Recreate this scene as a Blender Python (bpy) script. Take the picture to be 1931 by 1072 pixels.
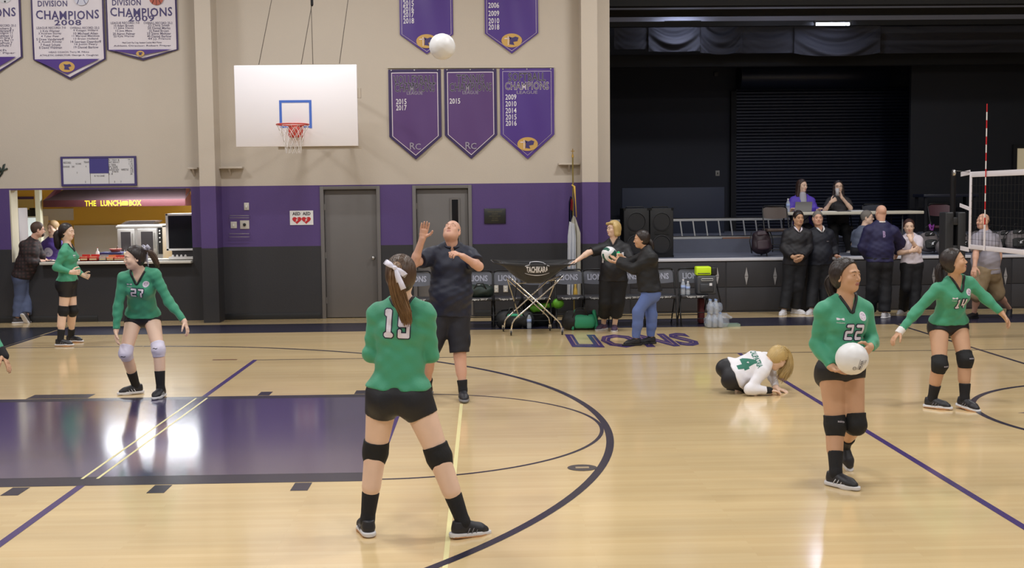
import bpy, bmesh, math, random
import numpy as np
from mathutils import Vector, Matrix
from mathutils.bvhtree import BVHTree
R = math.radians
for o in list(bpy.data.objects): bpy.data.objects.remove(o)
COL = bpy.context.scene.collection
SC = bpy.context.scene
random.seed(7); RNG = np.random.default_rng(7)

# ---------------------------------------------------------------- camera
FPX = 2200.0; CAMH = 2.0
CM = (Matrix.Rotation(R(-1.42), 4, 'Z') @ Matrix.Rotation(R(90 - 4.32), 4, 'X') @ Matrix.Rotation(R(-0.62), 4, 'Z'))
CM.translation = Vector((0, 0, CAMH))
cam = bpy.data.objects.new('camera', bpy.data.cameras.new('camera'))
cam.data.sensor_width = 36.0; cam.data.lens = FPX / 1931 * 36.0
cam.data.clip_start = 0.05; cam.data.clip_end = 200
cam.matrix_world = CM
COL.objects.link(cam); SC.camera = cam

# ---------------------------------------------------------------- world, exposure
SC.view_settings.view_transform = 'Standard'; SC.view_settings.look = 'None'
SC.view_settings.gamma = 1.0; SC.view_settings.use_curve_mapping = False
SC.view_settings.exposure = 0.0
w = bpy.data.worlds.new('world'); SC.world = w; w.use_nodes = True
w.node_tree.nodes['Background'].inputs[0].default_value = (0.95, 0.97, 1.0, 1)
w.node_tree.nodes['Background'].inputs[1].default_value = 0.22

def area(name, loc, size, power, rot=(0, 0, 0), color=(1, 1, 1)):
    l = bpy.data.lights.new(name, 'AREA'); l.shape = 'RECTANGLE'
    l.size, l.size_y = size; l.energy = power; l.color = color
    o = bpy.data.objects.new(name, l); o.location = loc; o.rotation_euler = rot
    COL.objects.link(o); return o
GYM_LIGHTS = [(x, y) for y in (1.5, 8.5, 15.6) for x in (-7.5, -2.4, 3.0, 8.6)]
for gx, gy in GYM_LIGHTS:
    area('ceiling_lamp_light', (gx, gy, 6.86), (1.15, 0.55), 172, color=(0.97, 0.98, 1.0))

# ---------------------------------------------------------------- pixel helpers (used to place things at real positions)
def ray(px, py):
    return (CM.to_3x3() @ Vector(((px - 965.5) / FPX, -(py - 536) / FPX, -1))).normalized()
def P(px, py, Y):
    d = ray(px, py); return Vector((0, 0, CAMH)) + d * (Y / d.y)
def PF(px, py, z=0.0):
    d = ray(px, py); return Vector((0, 0, CAMH)) + d * ((z - CAMH) / d.z)

# ---------------------------------------------------------------- materials
MATS = {}
def lin(c):
    out = []
    for v in c:
        v = v / 255
        out.append(v / 12.92 if v <= .04045 else ((v + .055) / 1.055) ** 2.4)
    return tuple(out)
def mat(name, rgb, rough=.6, metal=0., bump=None, var=None, emit=0., trans=0., sheen=0., alpha=1., spec=.5, stretch=None):
    if name in MATS: return MATS[name]
    m = bpy.data.materials.new(name); m.use_nodes = True
    nt = m.node_tree; b = nt.nodes['Principled BSDF']
    c = lin(rgb) + (1,)
    b.inputs['Base Color'].default_value = c
    b.inputs['Roughness'].default_value = rough; b.inputs['Metallic'].default_value = metal
    b.inputs['Specular IOR Level'].default_value = spec
    if emit: b.inputs['Emission Color'].default_value = c; b.inputs['Emission Strength'].default_value = emit
    if trans: b.inputs['Transmission Weight'].default_value = trans; b.inputs['IOR'].default_value = 1.1
    if sheen: b.inputs['Sheen Weight'].default_value = sheen
    if alpha < 1: b.inputs['Alpha'].default_value = alpha
    tc = nt.nodes.new('ShaderNodeTexCoord'); mp = nt.nodes.new('ShaderNodeMapping')
    nt.links.new(tc.outputs['Object'], mp.inputs[0])
    if stretch: mp.inputs['Scale'].default_value = stretch
    if bump:
        n = nt.nodes.new('ShaderNodeTexNoise'); n.inputs['Scale'].default_value = bump[0]; n.inputs['Detail'].default_value = 3
        nt.links.new(mp.outputs[0], n.inputs['Vector'])
        bp = nt.nodes.new('ShaderNodeBump'); bp.inputs['Strength'].default_value = bump[1]; bp.inputs['Distance'].default_value = .01
        nt.links.new(n.outputs[0], bp.inputs['Height']); nt.links.new(bp.outputs[0], b.inputs['Normal'])
    if var:
        n = nt.nodes.new('ShaderNodeTexNoise'); n.inputs['Scale'].default_value = var[0]; n.inputs['Detail'].default_value = 4
        nt.links.new(mp.outputs[0], n.inputs['Vector'])
        mx = nt.nodes.new('ShaderNodeMix'); mx.data_type = 'RGBA'
        a = var[1]
        mx.inputs[6].default_value = tuple(max(0, v * (1 - a)) for v in c[:3]) + (1,)
        mx.inputs[7].default_value = tuple(min(1, v * (1 + a)) for v in c[:3]) + (1,)
        nt.links.new(n.outputs[0], mx.inputs[0]); nt.links.new(mx.outputs[2], b.inputs['Base Color'])
    MATS[name] = m; return m

# ---------------------------------------------------------------- object helpers
OFF = {}
def tag(o, label=None, cat=None, group=None, kind=None):
    if label: o['label'] = label
    if cat: o['category'] = cat
    if group: o['group'] = group
    if kind: o['kind'] = kind
    return o
def thing(name, loc, label, cat, group=None):
    o = bpy.data.objects.new(name, None); o.empty_display_size = .1
    o.location = loc; COL.objects.link(o); OFF[o.name] = Vector(loc)
    return tag(o, label, cat, group)
def mesh(name, V, F, m, parent=None, smooth=False, mi=None):
    V = np.asarray(V, dtype=np.float64).reshape(-1, 3)
    if parent is not None: off = OFF[parent.name]
    else:
        off = Vector(((V[:, 0].min() + V[:, 0].max()) / 2, (V[:, 1].min() + V[:, 1].max()) / 2, V[:, 2].min()))
    me = bpy.data.meshes.new(name)
    VV = V - np.array(off)
    if isinstance(F, np.ndarray):
        n = len(F); k = F.shape[1]
        me.vertices.add(len(VV)); me.vertices.foreach_set('co', VV.astype(np.float32).ravel())
        me.loops.add(n * k); me.loops.foreach_set('vertex_index', F.astype(np.int32).ravel())
        me.polygons.add(n); me.polygons.foreach_set('loop_start', np.arange(0, n * k, k, dtype=np.int32))
        me.update(calc_edges=True)
    else:
        me.from_pydata(VV.tolist(), [], F); me.update()
    for q in (m if isinstance(m, (list, tuple)) else [m]): me.materials.append(q)
    if mi is not None: me.polygons.foreach_set('material_index', np.asarray(mi, dtype=np.int32))
    if smooth: me.polygons.foreach_set('use_smooth', np.ones(len(me.polygons), dtype=bool))
    o = bpy.data.objects.new(name, me); COL.objects.link(o); OFF[o.name] = off
    if parent is not None: o.parent = parent
    else: o.location = off
    return o
class MB:
    def __init__(s): s.V = []; s.F = []; s.mi = []
    def add(s, V, F, i=0):
        n = len(s.V); s.V += [tuple(v) for v in V]; s.F += [tuple(a + n for a in f) for f in F]; s.mi += [i] * len(F); return s
    def box(s, x0, x1, y0, y1, z0, z1, i=0):
        return s.add([(x, y, z) for z in (z0, z1) for y in (y0, y1) for x in (x0, x1)],
                     [(0, 2, 3, 1), (4, 5, 7, 6), (0, 1, 5, 4), (2, 6, 7, 3), (0, 4, 6, 2), (1, 3, 7, 5)], i)
    def bar(s, a, b, w, h, up=(0, 0, 1), i=0):
        a = Vector(a); b = Vector(b); d = (b - a).normalized(); u = Vector(up)
        sd = d.cross(u)
        if sd.length < 1e-4: sd = d.cross(Vector((1, 0, 0)))
        sd.normalize(); u = sd.cross(d)
        V = [p + sd * (x * w / 2) + u * (z * h / 2) for p in (a, b) for x, z in ((-1, -1), (1, -1), (1, 1), (-1, 1))]
        return s.add(V, [(0, 3, 2, 1), (4, 5, 6, 7), (0, 1, 5, 4), (1, 2, 6, 5), (2, 3, 7, 6), (3, 0, 4, 7)], i)
    def tube(s, pts, r, n=8, i=0, closed=False):
        pts = [Vector(p) for p in pts]; m = len(pts); V = []; F = []
        rr = r if isinstance(r, (list, tuple)) else [r] * m
        prev = None
        for k, p in enumerate(pts):
            if closed: d = pts[(k + 1) % m] - pts[k - 1]
            else: d = pts[min(k + 1, m - 1)] - pts[max(k - 1, 0)]
            if d.length < 1e-9: d = Vector((0, 0, 1))
            d.normalize()
            if prev is None: sd = d.cross(Vector((0, 0, 1)) if abs(d.z) < .9 else Vector((1, 0, 0)))
            else: sd = prev - d * prev.dot(d)
            if sd.length < 1e-6: sd = d.cross(Vector((1, 0, 0)))
            sd.normalize(); prev = sd; u = sd.cross(d)
            for j in range(n):
                a = 2 * math.pi * j / n; V.append(p + sd * math.cos(a) * rr[k] + u * math.sin(a) * rr[k])
        for k in range(m if closed else m - 1):
            k2 = (k + 1) % m
            for j in range(n):
                F.append((k * n + j, k * n + (j + 1) % n, k2 * n + (j + 1) % n, k2 * n + j))
        if not closed: F.append(tuple(range(n - 1, -1, -1))); F.append(tuple((m - 1) * n + j for j in range(n)))
        return s.add(V, F, i)
    def lathe(s, c, prof, n=20, ax=((1, 0, 0), (0, 1, 0), (0, 0, 1)), i=0):
        X, Y, Z = map(Vector, ax); c = Vector(c); V = []; F = []
        for r, z in prof:
            for j in range(n):
                a = 2 * math.pi * j / n; V.append(c + X * r * math.cos(a) + Y * r * math.sin(a) + Z * z)
        for k in range(len(prof) - 1):
            for j in range(n): F.append((k * n + j, k * n + (j + 1) % n, (k + 1) * n + (j + 1) % n, (k + 1) * n + j))
        F.append(tuple(range(n - 1, -1, -1))); F.append(tuple((len(prof) - 1) * n + j for j in range(n)))
        return s.add(V, F, i)
    def poly(s, pts, n, d, i=0):
        """flat polygon extruded by d along n"""
        n = Vector(n) * d; k = len(pts); pts = [Vector(p) for p in pts]
        V = pts + [p + n for p in pts]
        F = [tuple(range(k - 1, -1, -1)), tuple(range(k, 2 * k))] + [(a, (a + 1) % k, (a + 1) % k + k, a + k) for a in range(k)]
        return s.add(V, F, i)
    def build(s, name, m, parent=None, smooth=False, bevel=0, seg=2):
        mm = m if isinstance(m, (list, tuple)) else [m]
        o = mesh(name, s.V, s.F, m, parent, smooth, s.mi if len(mm) > 1 else None)
        bm = bmesh.new(); bm.from_mesh(o.data)
        bmesh.ops.recalc_face_normals(bm, faces=bm.faces)
        if bevel:
            bmesh.ops.bevel(bm, geom=[e for e in bm.edges if len(e.link_faces) == 2 and e.calc_face_angle(0) > .6], offset=bevel, segments=seg, affect='EDGES', profile=.5)
        bm.to_mesh(o.data); bm.free()
        if smooth or bevel:
            if len(o.data.polygons): o.data.polygons.foreach_set('use_smooth', np.ones(len(o.data.polygons), dtype=bool))
            o.data.update()
            if bevel or smooth == 'auto': 
                bm = bmesh.new(); bm.from_mesh(o.data)
                for e in bm.edges:
                    if len(e.link_faces) == 2 and e.calc_face_angle(0) > R(50): e.smooth = False
                bm.to_mesh(o.data); bm.free()
        return o
def box(name, x0, x1, y0, y1, z0, z1, m, parent=None, bevel=0):
    return MB().box(min(x0, x1), max(x0, x1), min(y0, y1), max(y0, y1), min(z0, z1), max(z0, z1)).build(name, m, parent, bevel=bevel)
def coat(m, w, r): b = m.node_tree.nodes['Principled BSDF']; b.inputs['Coat Weight'].default_value = w; b.inputs['Coat Roughness'].default_value = r; return m
def struct(o): o['kind'] = 'structure'; return o
def children(o): return [c for c in bpy.data.objects if c.parent == o]
KIDS = {}
def copy_tree(o, delta, parent=None, kids=None):
    if kids is None:
        kids = {}
        for c in bpy.data.objects:
            if c.parent: kids.setdefault(c.parent.name, []).append(c)
    c = o.copy(); COL.objects.link(c)
    if parent is None: c.location = Vector(o.location) + Vector(delta); OFF[c.name] = OFF[o.name] + Vector(delta)
    else: c.parent = parent; OFF[c.name] = OFF[parent.name]
    for ch in kids.get(o.name, []): copy_tree(ch, delta, c, kids)
    return c
# ---------------------------------------------------------------- text
_TC = {}
def text_mesh(s, off=0., space=1.0):
    k = (s, off, space)
    if k in _TC: return _TC[k]
    cu = bpy.data.curves.new('t', 'FONT'); cu.body = s; cu.align_x = 'CENTER'; cu.align_y = 'CENTER'
    cu.size = 1; cu.offset = off; cu.resolution_u = 2; cu.space_character = space
    o = bpy.data.objects.new('t', cu); COL.objects.link(o)
    bpy.context.view_layer.update()
    me = bpy.data.meshes.new_from_object(o.evaluated_get(bpy.context.evaluated_depsgraph_get()))
    V = [(v.co.x, v.co.y) for v in me.vertices]; F = [tuple(p.vertices) for p in me.polygons]
    bpy.data.objects.remove(o); bpy.data.curves.remove(cu); bpy.data.meshes.remove(me)
    xs = [v[0] for v in V] or [0, 1]; ys = [v[1] for v in V] or [0, 1]
    cx, cy = (min(xs) + max(xs)) / 2, (min(ys) + max(ys)) / 2
    r = ([(x - cx, y - cy) for x, y in V], F, max(xs) - min(xs), max(ys) - min(ys))
    _TC[k] = r; return r
def text_into(mb, s, c, w, h, u=(1, 0, 0), v=(0, 0, 1), off=0.0, arc=0., space=1.0, i=0, base=None):
    """text filling w x h centred on c in plane u,v; h or w may be None to keep the aspect"""
    V, F, tw, th = text_mesh(s, off, space)
    b = text_mesh(s, 0., space) if off else (V, F, tw, th)
    sx = w / b[2] if w else None; sy = h / b[3] if h else None
    if sx is None: sx = sy
    if sy is None: sy = sx
    u = Vector(u); v = Vector(v); c = Vector(c)
    mb.add([c + u * (x * sx) + v * (y * sy + arc * (1 - (2 * x / tw) ** 2)) for x, y in V], F, i)
    return mb
# ---------------------------------------------------------------- implicit surfaces -> one continuous mesh
def A3(v): return np.array(v, dtype=np.float32)
def nrm(v):
    v = np.asarray(v, dtype=float); return v / (np.linalg.norm(v) + 1e-9)
def ecap(a, b, ra, rb, k=.02, side=None, cuts=(), op=1):
    """tapered capsule; ra, rb are radii or (side radius, other radius)"""
    a = np.asarray(a, float); b = np.asarray(b, float)
    ra = ra if isinstance(ra, (tuple, list)) else (ra, ra); rb = rb if isinstance(rb, (tuple, list)) else (rb, rb)
    ax = b - a; L = np.linalg.norm(ax) + 1e-6; ax = ax / L
    if side is None: side = np.cross(ax, [0, 0, 1.]) if abs(ax[2]) < .9 else np.cross(ax, [1., 0, 0])
    side = nrm(np.asarray(side, float) - ax * np.dot(side, ax)); w = np.cross(side, ax)
    M = max(*ra, *rb); round_ = ra[0] == ra[1] and rb[0] == rb[1]
    lo = np.minimum(a, b) - M; hi = np.maximum(a, b) + M
    def f(x, y, z):
        x = x - a[0]; y = y - a[1]; z = z - a[2]
        s = x * ax[0] + y * ax[1] + z * ax[2]
        t = np.clip(s / L, 0, 1)
        if round_:
            e = s - t * L
            d = np.sqrt(np.maximum(x * x + y * y + z * z - s * s, 0) + e * e) - (ra[0] + t * (rb[0] - ra[0]))
        else:
            u = x * side[0] + y * side[1] + z * side[2]; v = x * w[0] + y * w[1] + z * w[2]; e = s - t * L
            ru = ra[0] + t * (rb[0] - ra[0]); rv = ra[1] + t * (rb[1] - ra[1]); rm = np.minimum(ru, rv)
            q = np.sqrt((u / ru) ** 2 + (v / rv) ** 2 + (e / rm) ** 2)
            g = np.sqrt((u / ru ** 2) ** 2 + (v / rv ** 2) ** 2 + (e / rm ** 2) ** 2) + 1e-6
            d = q * (q - 1) / g
        for p, n in cuts:
            d = np.maximum(d, (x + (a[0] - p[0])) * n[0] + (y + (a[1] - p[1])) * n[1] + (z + (a[2] - p[2])) * n[2])
        return d
    return (f, lo, hi, k, op)
def ell(c, r, k=.02, ax=None, cuts=(), op=1):
    c = np.asarray(c, float); r = (r, r, r) if not isinstance(r, (tuple, list)) else r
    E = np.eye(3) if ax is None else np.array([nrm(v) for v in ax]); M = max(r)
    def f(x, y, z):
        x = x - c[0]; y = y - c[1]; z = z - c[2]; q = 0; g = 0
        for i in range(3):
            l = (x * E[i, 0] + y * E[i, 1] + z * E[i, 2]) / r[i]; q = q + l * l; g = g + (l / r[i]) ** 2
        q = np.sqrt(q); d = q * (q - 1) / (np.sqrt(g) + 1e-6)
        for p, n in cuts:
            d = np.maximum(d, (x + (c[0] - p[0])) * n[0] + (y + (c[1] - p[1])) * n[1] + (z + (c[2] - p[2])) * n[2])
        return d
    return (f, c - M, c + M, k, op)
def custom(f, lo, hi, k=.005, op=-1): return (f, np.asarray(lo, float), np.asarray(hi, float), k, op)

def field(prims, res, lo, hi, post=None):
    n = np.ceil((hi - lo) / res).astype(int) + 1
    F = np.full(n, .1, dtype=np.float32)
    ax = [(lo[i] + np.arange(n[i]) * res).astype(np.float32) for i in range(3)]
    for f, pl, ph, k, op in prims:
        m = k + 2 * res
        i0 = np.maximum(np.floor((pl - m - lo) / res).astype(int), 0); i1 = np.minimum(np.ceil((ph + m - lo) / res).astype(int) + 1, n)
        if (i1 <= i0).any(): continue
        sl = tuple(slice(i0[j], i1[j]) for j in range(3))
        d = f(ax[0][sl[0]][:, None, None], ax[1][sl[1]][None, :, None], ax[2][sl[2]][None, None, :]).astype(np.float32)
        G = F[sl]
        if op == 1:
            h = np.maximum(k - np.abs(G - d), 0) / k; F[sl] = np.minimum(G, d) - h * h * (k * .25)
        else:
            d = -d; h = np.maximum(k - np.abs(G - d), 0) / k; F[sl] = np.maximum(G, d) + h * h * (k * .25)
    if post is not None: F = F + post(ax[0][:, None, None], ax[1][None, :, None], ax[2][None, None, :]).astype(np.float32)
    return F, n
def nets(F, lo, res):
    S = F < 0
    C = [(a, b, c) for a in (0, 1) for b in (0, 1) for c in (0, 1)]
    nx, ny, nz = F.shape
    cnt = np.zeros((nx - 1, ny - 1, nz - 1), dtype=np.int8)
    for a, b, c in C: cnt += S[a:nx - 1 + a, b:ny - 1 + b, c:nz - 1 + c]
    act = np.argwhere((cnt > 0) & (cnt < 8))
    if len(act) == 0: return np.zeros((0, 3)), np.zeros((0, 4), int)
    ids = np.full(cnt.shape, -1, dtype=np.int32); ids[tuple(act.T)] = np.arange(len(act))
    val = {c: F[act[:, 0] + c[0], act[:, 1] + c[1], act[:, 2] + c[2]] for c in C}
    pos = np.zeros((len(act), 3)); num = np.zeros(len(act))
    for c in C:
        for d in range(3):
            if c[d]: continue
            e = list(c); e[d] = 1; e = tuple(e)
            f0, f1 = val[c], val[e]; m = (f0 < 0) != (f1 < 0)
            t = f0[m] / (f0[m] - f1[m]); p = np.tile(np.array(c, float), (m.sum(), 1)); p[:, d] += t
            pos[m] += p; num[m] += 1
    V = (act + pos / num[:, None]) * res + lo
    Q = []
    for d in range(3):
        a, b = (d + 1) % 3, (d + 2) % 3
        s0 = [slice(None)] * 3; s1 = [slice(None)] * 3; s0[d] = slice(0, -1); s1[d] = slice(1, None)
        X = S[tuple(s0)] != S[tuple(s1)]
        e = np.argwhere(X); e = e[(e[:, a] > 0) & (e[:, b] > 0) & (e[:, a] < F.shape[a] - 1) & (e[:, b] < F.shape[b] - 1)]
        ins = S[tuple(e.T)]
        def cell(da, db):
            q = e.copy(); q[:, a] += da; q[:, b] += db; return ids[tuple(q.T)]
        q = np.stack([cell(-1, -1), cell(0, -1), cell(0, 0), cell(-1, 0)], 1)
        q[~ins] = q[~ins][:, ::-1]; Q.append(q)
    return V, np.concatenate(Q)
def sdf(prims, res, post=None, lo=None, hi=None, drop=None):
    """drop: list of (lo,hi) boxes whose inside is left to a finer patch"""
    if lo is None:
        adds = [p for p in prims if p[4] == 1]
        lo = np.min([p[1] for p in adds], 0) - 3 * res - .01; hi = np.max([p[2] for p in adds], 0) + 3 * res + .01
    lo = np.asarray(lo, float); hi = np.asarray(hi, float)
    F, n = field(prims, res, lo, hi, post); V, Q = nets(F, lo, res)
    if drop and len(V):
        bad = np.zeros(len(V), bool)
        for l, h in drop: bad |= ((V > l + res * .6) & (V < h - res * .6)).all(1)
        Q = Q[~bad[Q].all(1)]
        used = np.unique(Q); re = np.full(len(V), -1); re[used] = np.arange(len(used)); V = V[used]; Q = re[Q]
    return V, Q
def sdf_multi(prims, res, patches, post=None):
    V, Q = sdf(prims, res, post, drop=[(l, h) for l, h, r in patches]); Vs = [V]; Qs = [Q]; n = len(V)
    for l, h, r in patches:
        near = [p for p in prims if ((p[2] + p[3] + r > l) & (p[1] - p[3] - r < h)).all()]
        v, q = sdf(near, r, post, l, h)
        Vs.append(v); Qs.append(q + n); n += len(v)
    return np.concatenate(Vs), np.concatenate(Qs)
# ---------------------------------------------------------------- people
def npv(v): return np.array([v[0], v[1], v[2]], dtype=float)
def dirv(yaw, pitch=0):
    """yaw 0 looks at the camera side (-Y), +90 looks to +X"""
    y, p = R(yaw), R(pitch); return np.array([math.sin(y) * math.cos(p), -math.cos(y) * math.cos(p), math.sin(p)])
def lerp(a, b, t): return a + (b - a) * t
SKIN = {}
def skin(name, rgb, lip):
    SKIN[name] = (mat('skin_' + name, rgb, .5, bump=(260, .05), var=(14, .06), spec=.35), mat('lips_' + name, lip, .42))
skin('fair', (228, 194, 172), (196, 132, 120)); skin('tan', (196, 154, 124), (158, 102, 92))
skin('ruddy', (212, 166, 144), (176, 118, 106))

def hand_prims(w, d, n, right, s=1., curl=.35, spread=.12, thumb=.6):
    d = nrm(d); n = nrm(n - d * np.dot(n, d)); th = np.cross(d, n) * (1 if right else -1)
    P_ = []
    P_.append(ecap(w - d * .02, w + d * .03 * s, (.026 * s, .019 * s), (.033 * s, .017 * s), .012, side=th))
    P_.append(ecap(w + d * .03 * s, w + d * .078 * s, (.033 * s, .0155 * s), (.038 * s, .0135 * s), .01, side=th))
    for i, (off, L) in enumerate(((.030, .070), (.0105, .078), (-.0095, .073), (-.029, .058))):
        p = w + d * (.084 - abs(off) * .12) * s + th * off * s
        a = 0; f = nrm(d + th * off * spread * 30 * .3)
        for j, (l, r0, r1) in enumerate(((.44, .0092, .0084), (.31, .0084, .0077), (.25, .0077, .0066))):
            a += curl * (1.0 if j else .75)
            v = nrm(f * math.cos(a) + n * math.sin(a)); q = p + v * L * l * s
            P_.append(ecap(p, q, r0 * s, r1 * s, .003)); p = q
    p = w + d * .022 * s + th * .024 * s + n * .004
    for l, r0, r1, v in ((.042, .0145, .011, d * .62 + th * .75 + n * thumb * .4), (.031, .011, .0095, d * .85 + th * .42 + n * thumb * .7), (.026, .0095, .0075, d * .95 + th * .1 + n * thumb)):
        q = p + nrm(v) * l * s; P_.append(ecap(p, q, r0 * s, r1 * s, .006)); p = q
    return P_

def head_frame(face, roll=0):
    f = dirv(*face); up0 = np.array([0, 0, 1.]); s = nrm(np.cross(f, up0)); u = np.cross(s, f)
    if roll: 
        c, q = math.cos(R(roll)), math.sin(R(roll)); s, u = s * c + u * q, u * c - s * q
    return s, f, u            # s = the person's right... (x axis), forward, up
def person(name_label, pos, sk='fair', base=None, Y=None, sex='f', sc=1., res='near', face=(0, 0), roll=0, body=0, hair=None,
           top=None, bottom=None, extra=None, shoes=None, socks=None, pads=None, belly=0., hs=1., curl=(.35, .35), palm=(None, None),
           toes=(0, 0), foot_pitch=(0, 0), glasses=False, front=None, thick=1., brow=(40, 28, 22), group=None, smile=False, eyes=True, beard=None):
    RB, RH, RN, RC = {'near': (.0085, .0042, .0042, .0075), 'mid': (.010, .0052, .0048, .009), 'far': (.013, .0075, .0058, .012)}[res]
    bp = PF(*base) if base else Vector((P(pos['hipA'][0], 500, Y).x, Y, 0))
    if Y is None: Y = bp.y
    J = {}
    for k, v in pos.items():
        if len(v) > 3 and v[3] == 'w': J[k] = np.array(v[:3], float)
        elif len(v) > 2 and v[2] == 'g': J[k] = npv(PF(v[0], v[1], v[3] if len(v) > 3 else .085 * sc))
        else: J[k] = npv(P(v[0], v[1], Y + v[2]))
    root = thing('person', (bp.x, Y, pos.get('z0', (0,))[0] if 'z0' in pos else 0.), name_label, 'person', group)
    skm, lipm = SKIN[sk]
    fem = sex == 'f'
    H = (J['hipA'] + J['hipB']) / 2; N = J['neck']; up = nrm(N - H)
    fr = dirv(body) if front is None else nrm(front); fr = nrm(fr - up * np.dot(fr, up)); sd = np.cross(up, fr)
    L = np.linalg.norm(N - H)
    hw, hd, ww, wd, cw, cd = (.158, .108, .122, .092, .142, .104) if fem else (.160, .115, .150, .112, .172, .122)
    hw, hd, ww, wd, cw, cd = [v * sc for v in (hw, hd, ww, wd, cw, cd)]
    ww += belly * .6; wd += belly * .5
    shs = []
    def torso(i, t0=None, k=.05, brs=True):
        cut = []
        if t0 is not None: cut = [(H + up * L * t0, -up)]
        T = [ecap(H + up * L * .02, H + up * L * .32, (hw + i, hd + i), (ww + i, wd + i), k, side=sd, cuts=cut),
             ecap(H + up * L * .34, H + up * L * .72, (ww + i, wd + i), (cw + i, cd + i), k, side=sd, cuts=cut),
             ecap(H + up * L * .72, H + up * L * .90, (cw + i, cd + i), (cw * .72 + i, cd * .66 + i), k, side=sd),
             ecap(J['shA'] - up * .004, J['shB'] - up * .004, .044 * sc + i, .044 * sc + i, .05)]
        for s_ in ('A', 'B'):
            T.append(ecap(N + nrm(J['sh' + s_] - N) * .034 + up * .050, lerp(N, J['sh' + s_], .82) + up * .004, (.026 + i), (.042 + i), .045))
            T.append(ell(lerp(H + up * L * .72, J['sh' + s_], .60) , .052 * sc + i, .05))
        if belly: T.append(ell(H + up * L * .30 + fr * (wd * .45 + belly * .35), (ww * .82 + i, belly * .9 + .07 + i, .15 + i), .06, ax=(sd, fr, up), cuts=cut))
        if fem and brs:
            for q in (-1, 1): T.append(ell(H + up * L * .67 + fr * (cd * .62) + sd * q * .062 * sc, (.058 * sc + i, .056 * sc + i, .056 * sc + i), .04, ax=(sd, fr, up)))
        return T
    def seat(i, k=.04, cuts=()):
        return [ell(H - fr * (hd * .42) + sd * q * hw * .48 - up * .045, (.086 * sc + i, .082 * sc + i, .096 * sc + i), k, ax=(sd, fr, up), cuts=cuts) for q in (-1, 1)]
    ua0, ua1, fa0, fa1 = [v * sc * (1 if fem else 1.16) for v in (.045, .036, .038, .0235)]
    th0, th1, kn, cf, an = [v * sc * (1 if fem else 1.04) * q for v, q in ((.088, thick), (.056, thick), (.052, thick ** .5), (.058, thick ** .7), (.034, 1.))]
    def seg(a, b, ra, rb, t0, t1, i, k=.02, c0=False, c1=False):
        """part t0..t1 of the limb a-b with flat cut ends where asked"""
        ax = nrm(b - a); p, q = lerp(a, b, t0), lerp(a, b, t1); cu = []
        if c0: cu.append((p, -ax))
        if c1: cu.append((q, ax))
        return ecap(p, q, ra + (rb - ra) * t0 + i, ra + (rb - ra) * t1 + i, k, cuts=cu)
    def arm(s_, i, upto=2., k=.02, puff=0.):
        S, E, W = J['sh' + s_], J['el' + s_], J['wr' + s_]; o = []
        o.append(seg(S, E, ua0 + .004 + puff, ua1 + puff, 0, min(1, upto), i, k, c1=upto < 1))
        if upto > 1:
            t = min(1., upto - 1)
            m = lerp(E, W, .28)
            o.append(seg(E, W, ua1 + puff, fa1 + .003 + puff * .6, 0, t, i, k, c1=t < 1 or upto < 2))
            if t >= .28: o.append(ecap(E, m, ua1 * .9 + i, fa0 + i, k))
        return o
    def leg(s_, i, upto=2., frm=0., k=.03, puff=0., taper=0.):
        Hh, K, An = J['hip' + s_], J['kn' + s_], J['an' + s_]; o = []
        inn = nrm(H - Hh) * .012
        if frm < 1: o.append(seg(Hh + inn, K, th0 + puff, th1 + puff, frm, min(1, upto), i, k, c0=frm > 0, c1=upto < 1))
        if upto > 1:
            t = min(1., upto - 1); f0 = max(0, frm - 1); bk = nrm(np.cross(np.cross(K - An, fr), K - An)) if True else fr
            bk = -nrm(fr - nrm(K - An) * np.dot(fr, nrm(K - An)))
            o.append(seg(K, An, kn + puff, an + puff + taper, f0, t, i, k, c0=f0 > 0, c1=upto < 2))
            if t > .4: o.append(ecap(lerp(K, An, max(.12, f0)) + bk * .012, lerp(K, An, min(t, .5)) + bk * .014, (cf - .004 + i + puff * .8), (cf * .84 + i + puff), .03, cuts=((lerp(K, An, f0), -nrm(An - K)),)))
        return o
    # ---- body
    hc = J['head']; hx, hf, hu = head_frame(face, roll); z = hs * (1. if fem else 1.04)
    def hp(x, y, zz): return hc + (hx * x + hf * y + hu * zz) * z
    hax = (hx, hf, hu)
    def he(x, y, zz, r, k=.01, op=1): return ell(hp(x, y, zz), tuple(v * z for v in r), k, ax=hax, op=op)
    nk = .055 if fem else .063
    B = torso(-.006) + seat(-.006) + [ecap(N - up * .03, hp(0, -.018, -.045), nk * sc, nk * .94 * sc, .03)]
    for s_ in 'AB': B += arm(s_, 0) + leg(s_, 0)
    HD = [he(0, -.016, .036, (.073, .090, .082), .02), he(0, .022, -.030, (.053 if fem else .056, .062, .077), .03), he(0, .050, -.082, (.026, .026, .024), .03),
          he(0, .0, -.045, (.060, .050, .050), .03), he(.036, .054, -.022, (.024, .024, .026), .02), he(-.036, .054, -.022, (.024, .024, .026), .02),
          he(0, .066 if fem else .070, .026, (.050, .017, .014), .014)]
    if not fem: HD += [he(0, .040, -.078, (.042, .034, .026), .03), he(0, .01, -.05, (.066, .05, .045), .03)]
    for q in (-1, 1):
        HD.append(he(q * .031, .088, .006, (.017, .013, .010), .008, -1))
        HD.append(he(q * .077, -.010, -.008, (.008, .019, .031), .006))
        HD.append(he(q * .083, -.004, -.006, (.004, .009, .016), .004, -1))
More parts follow.
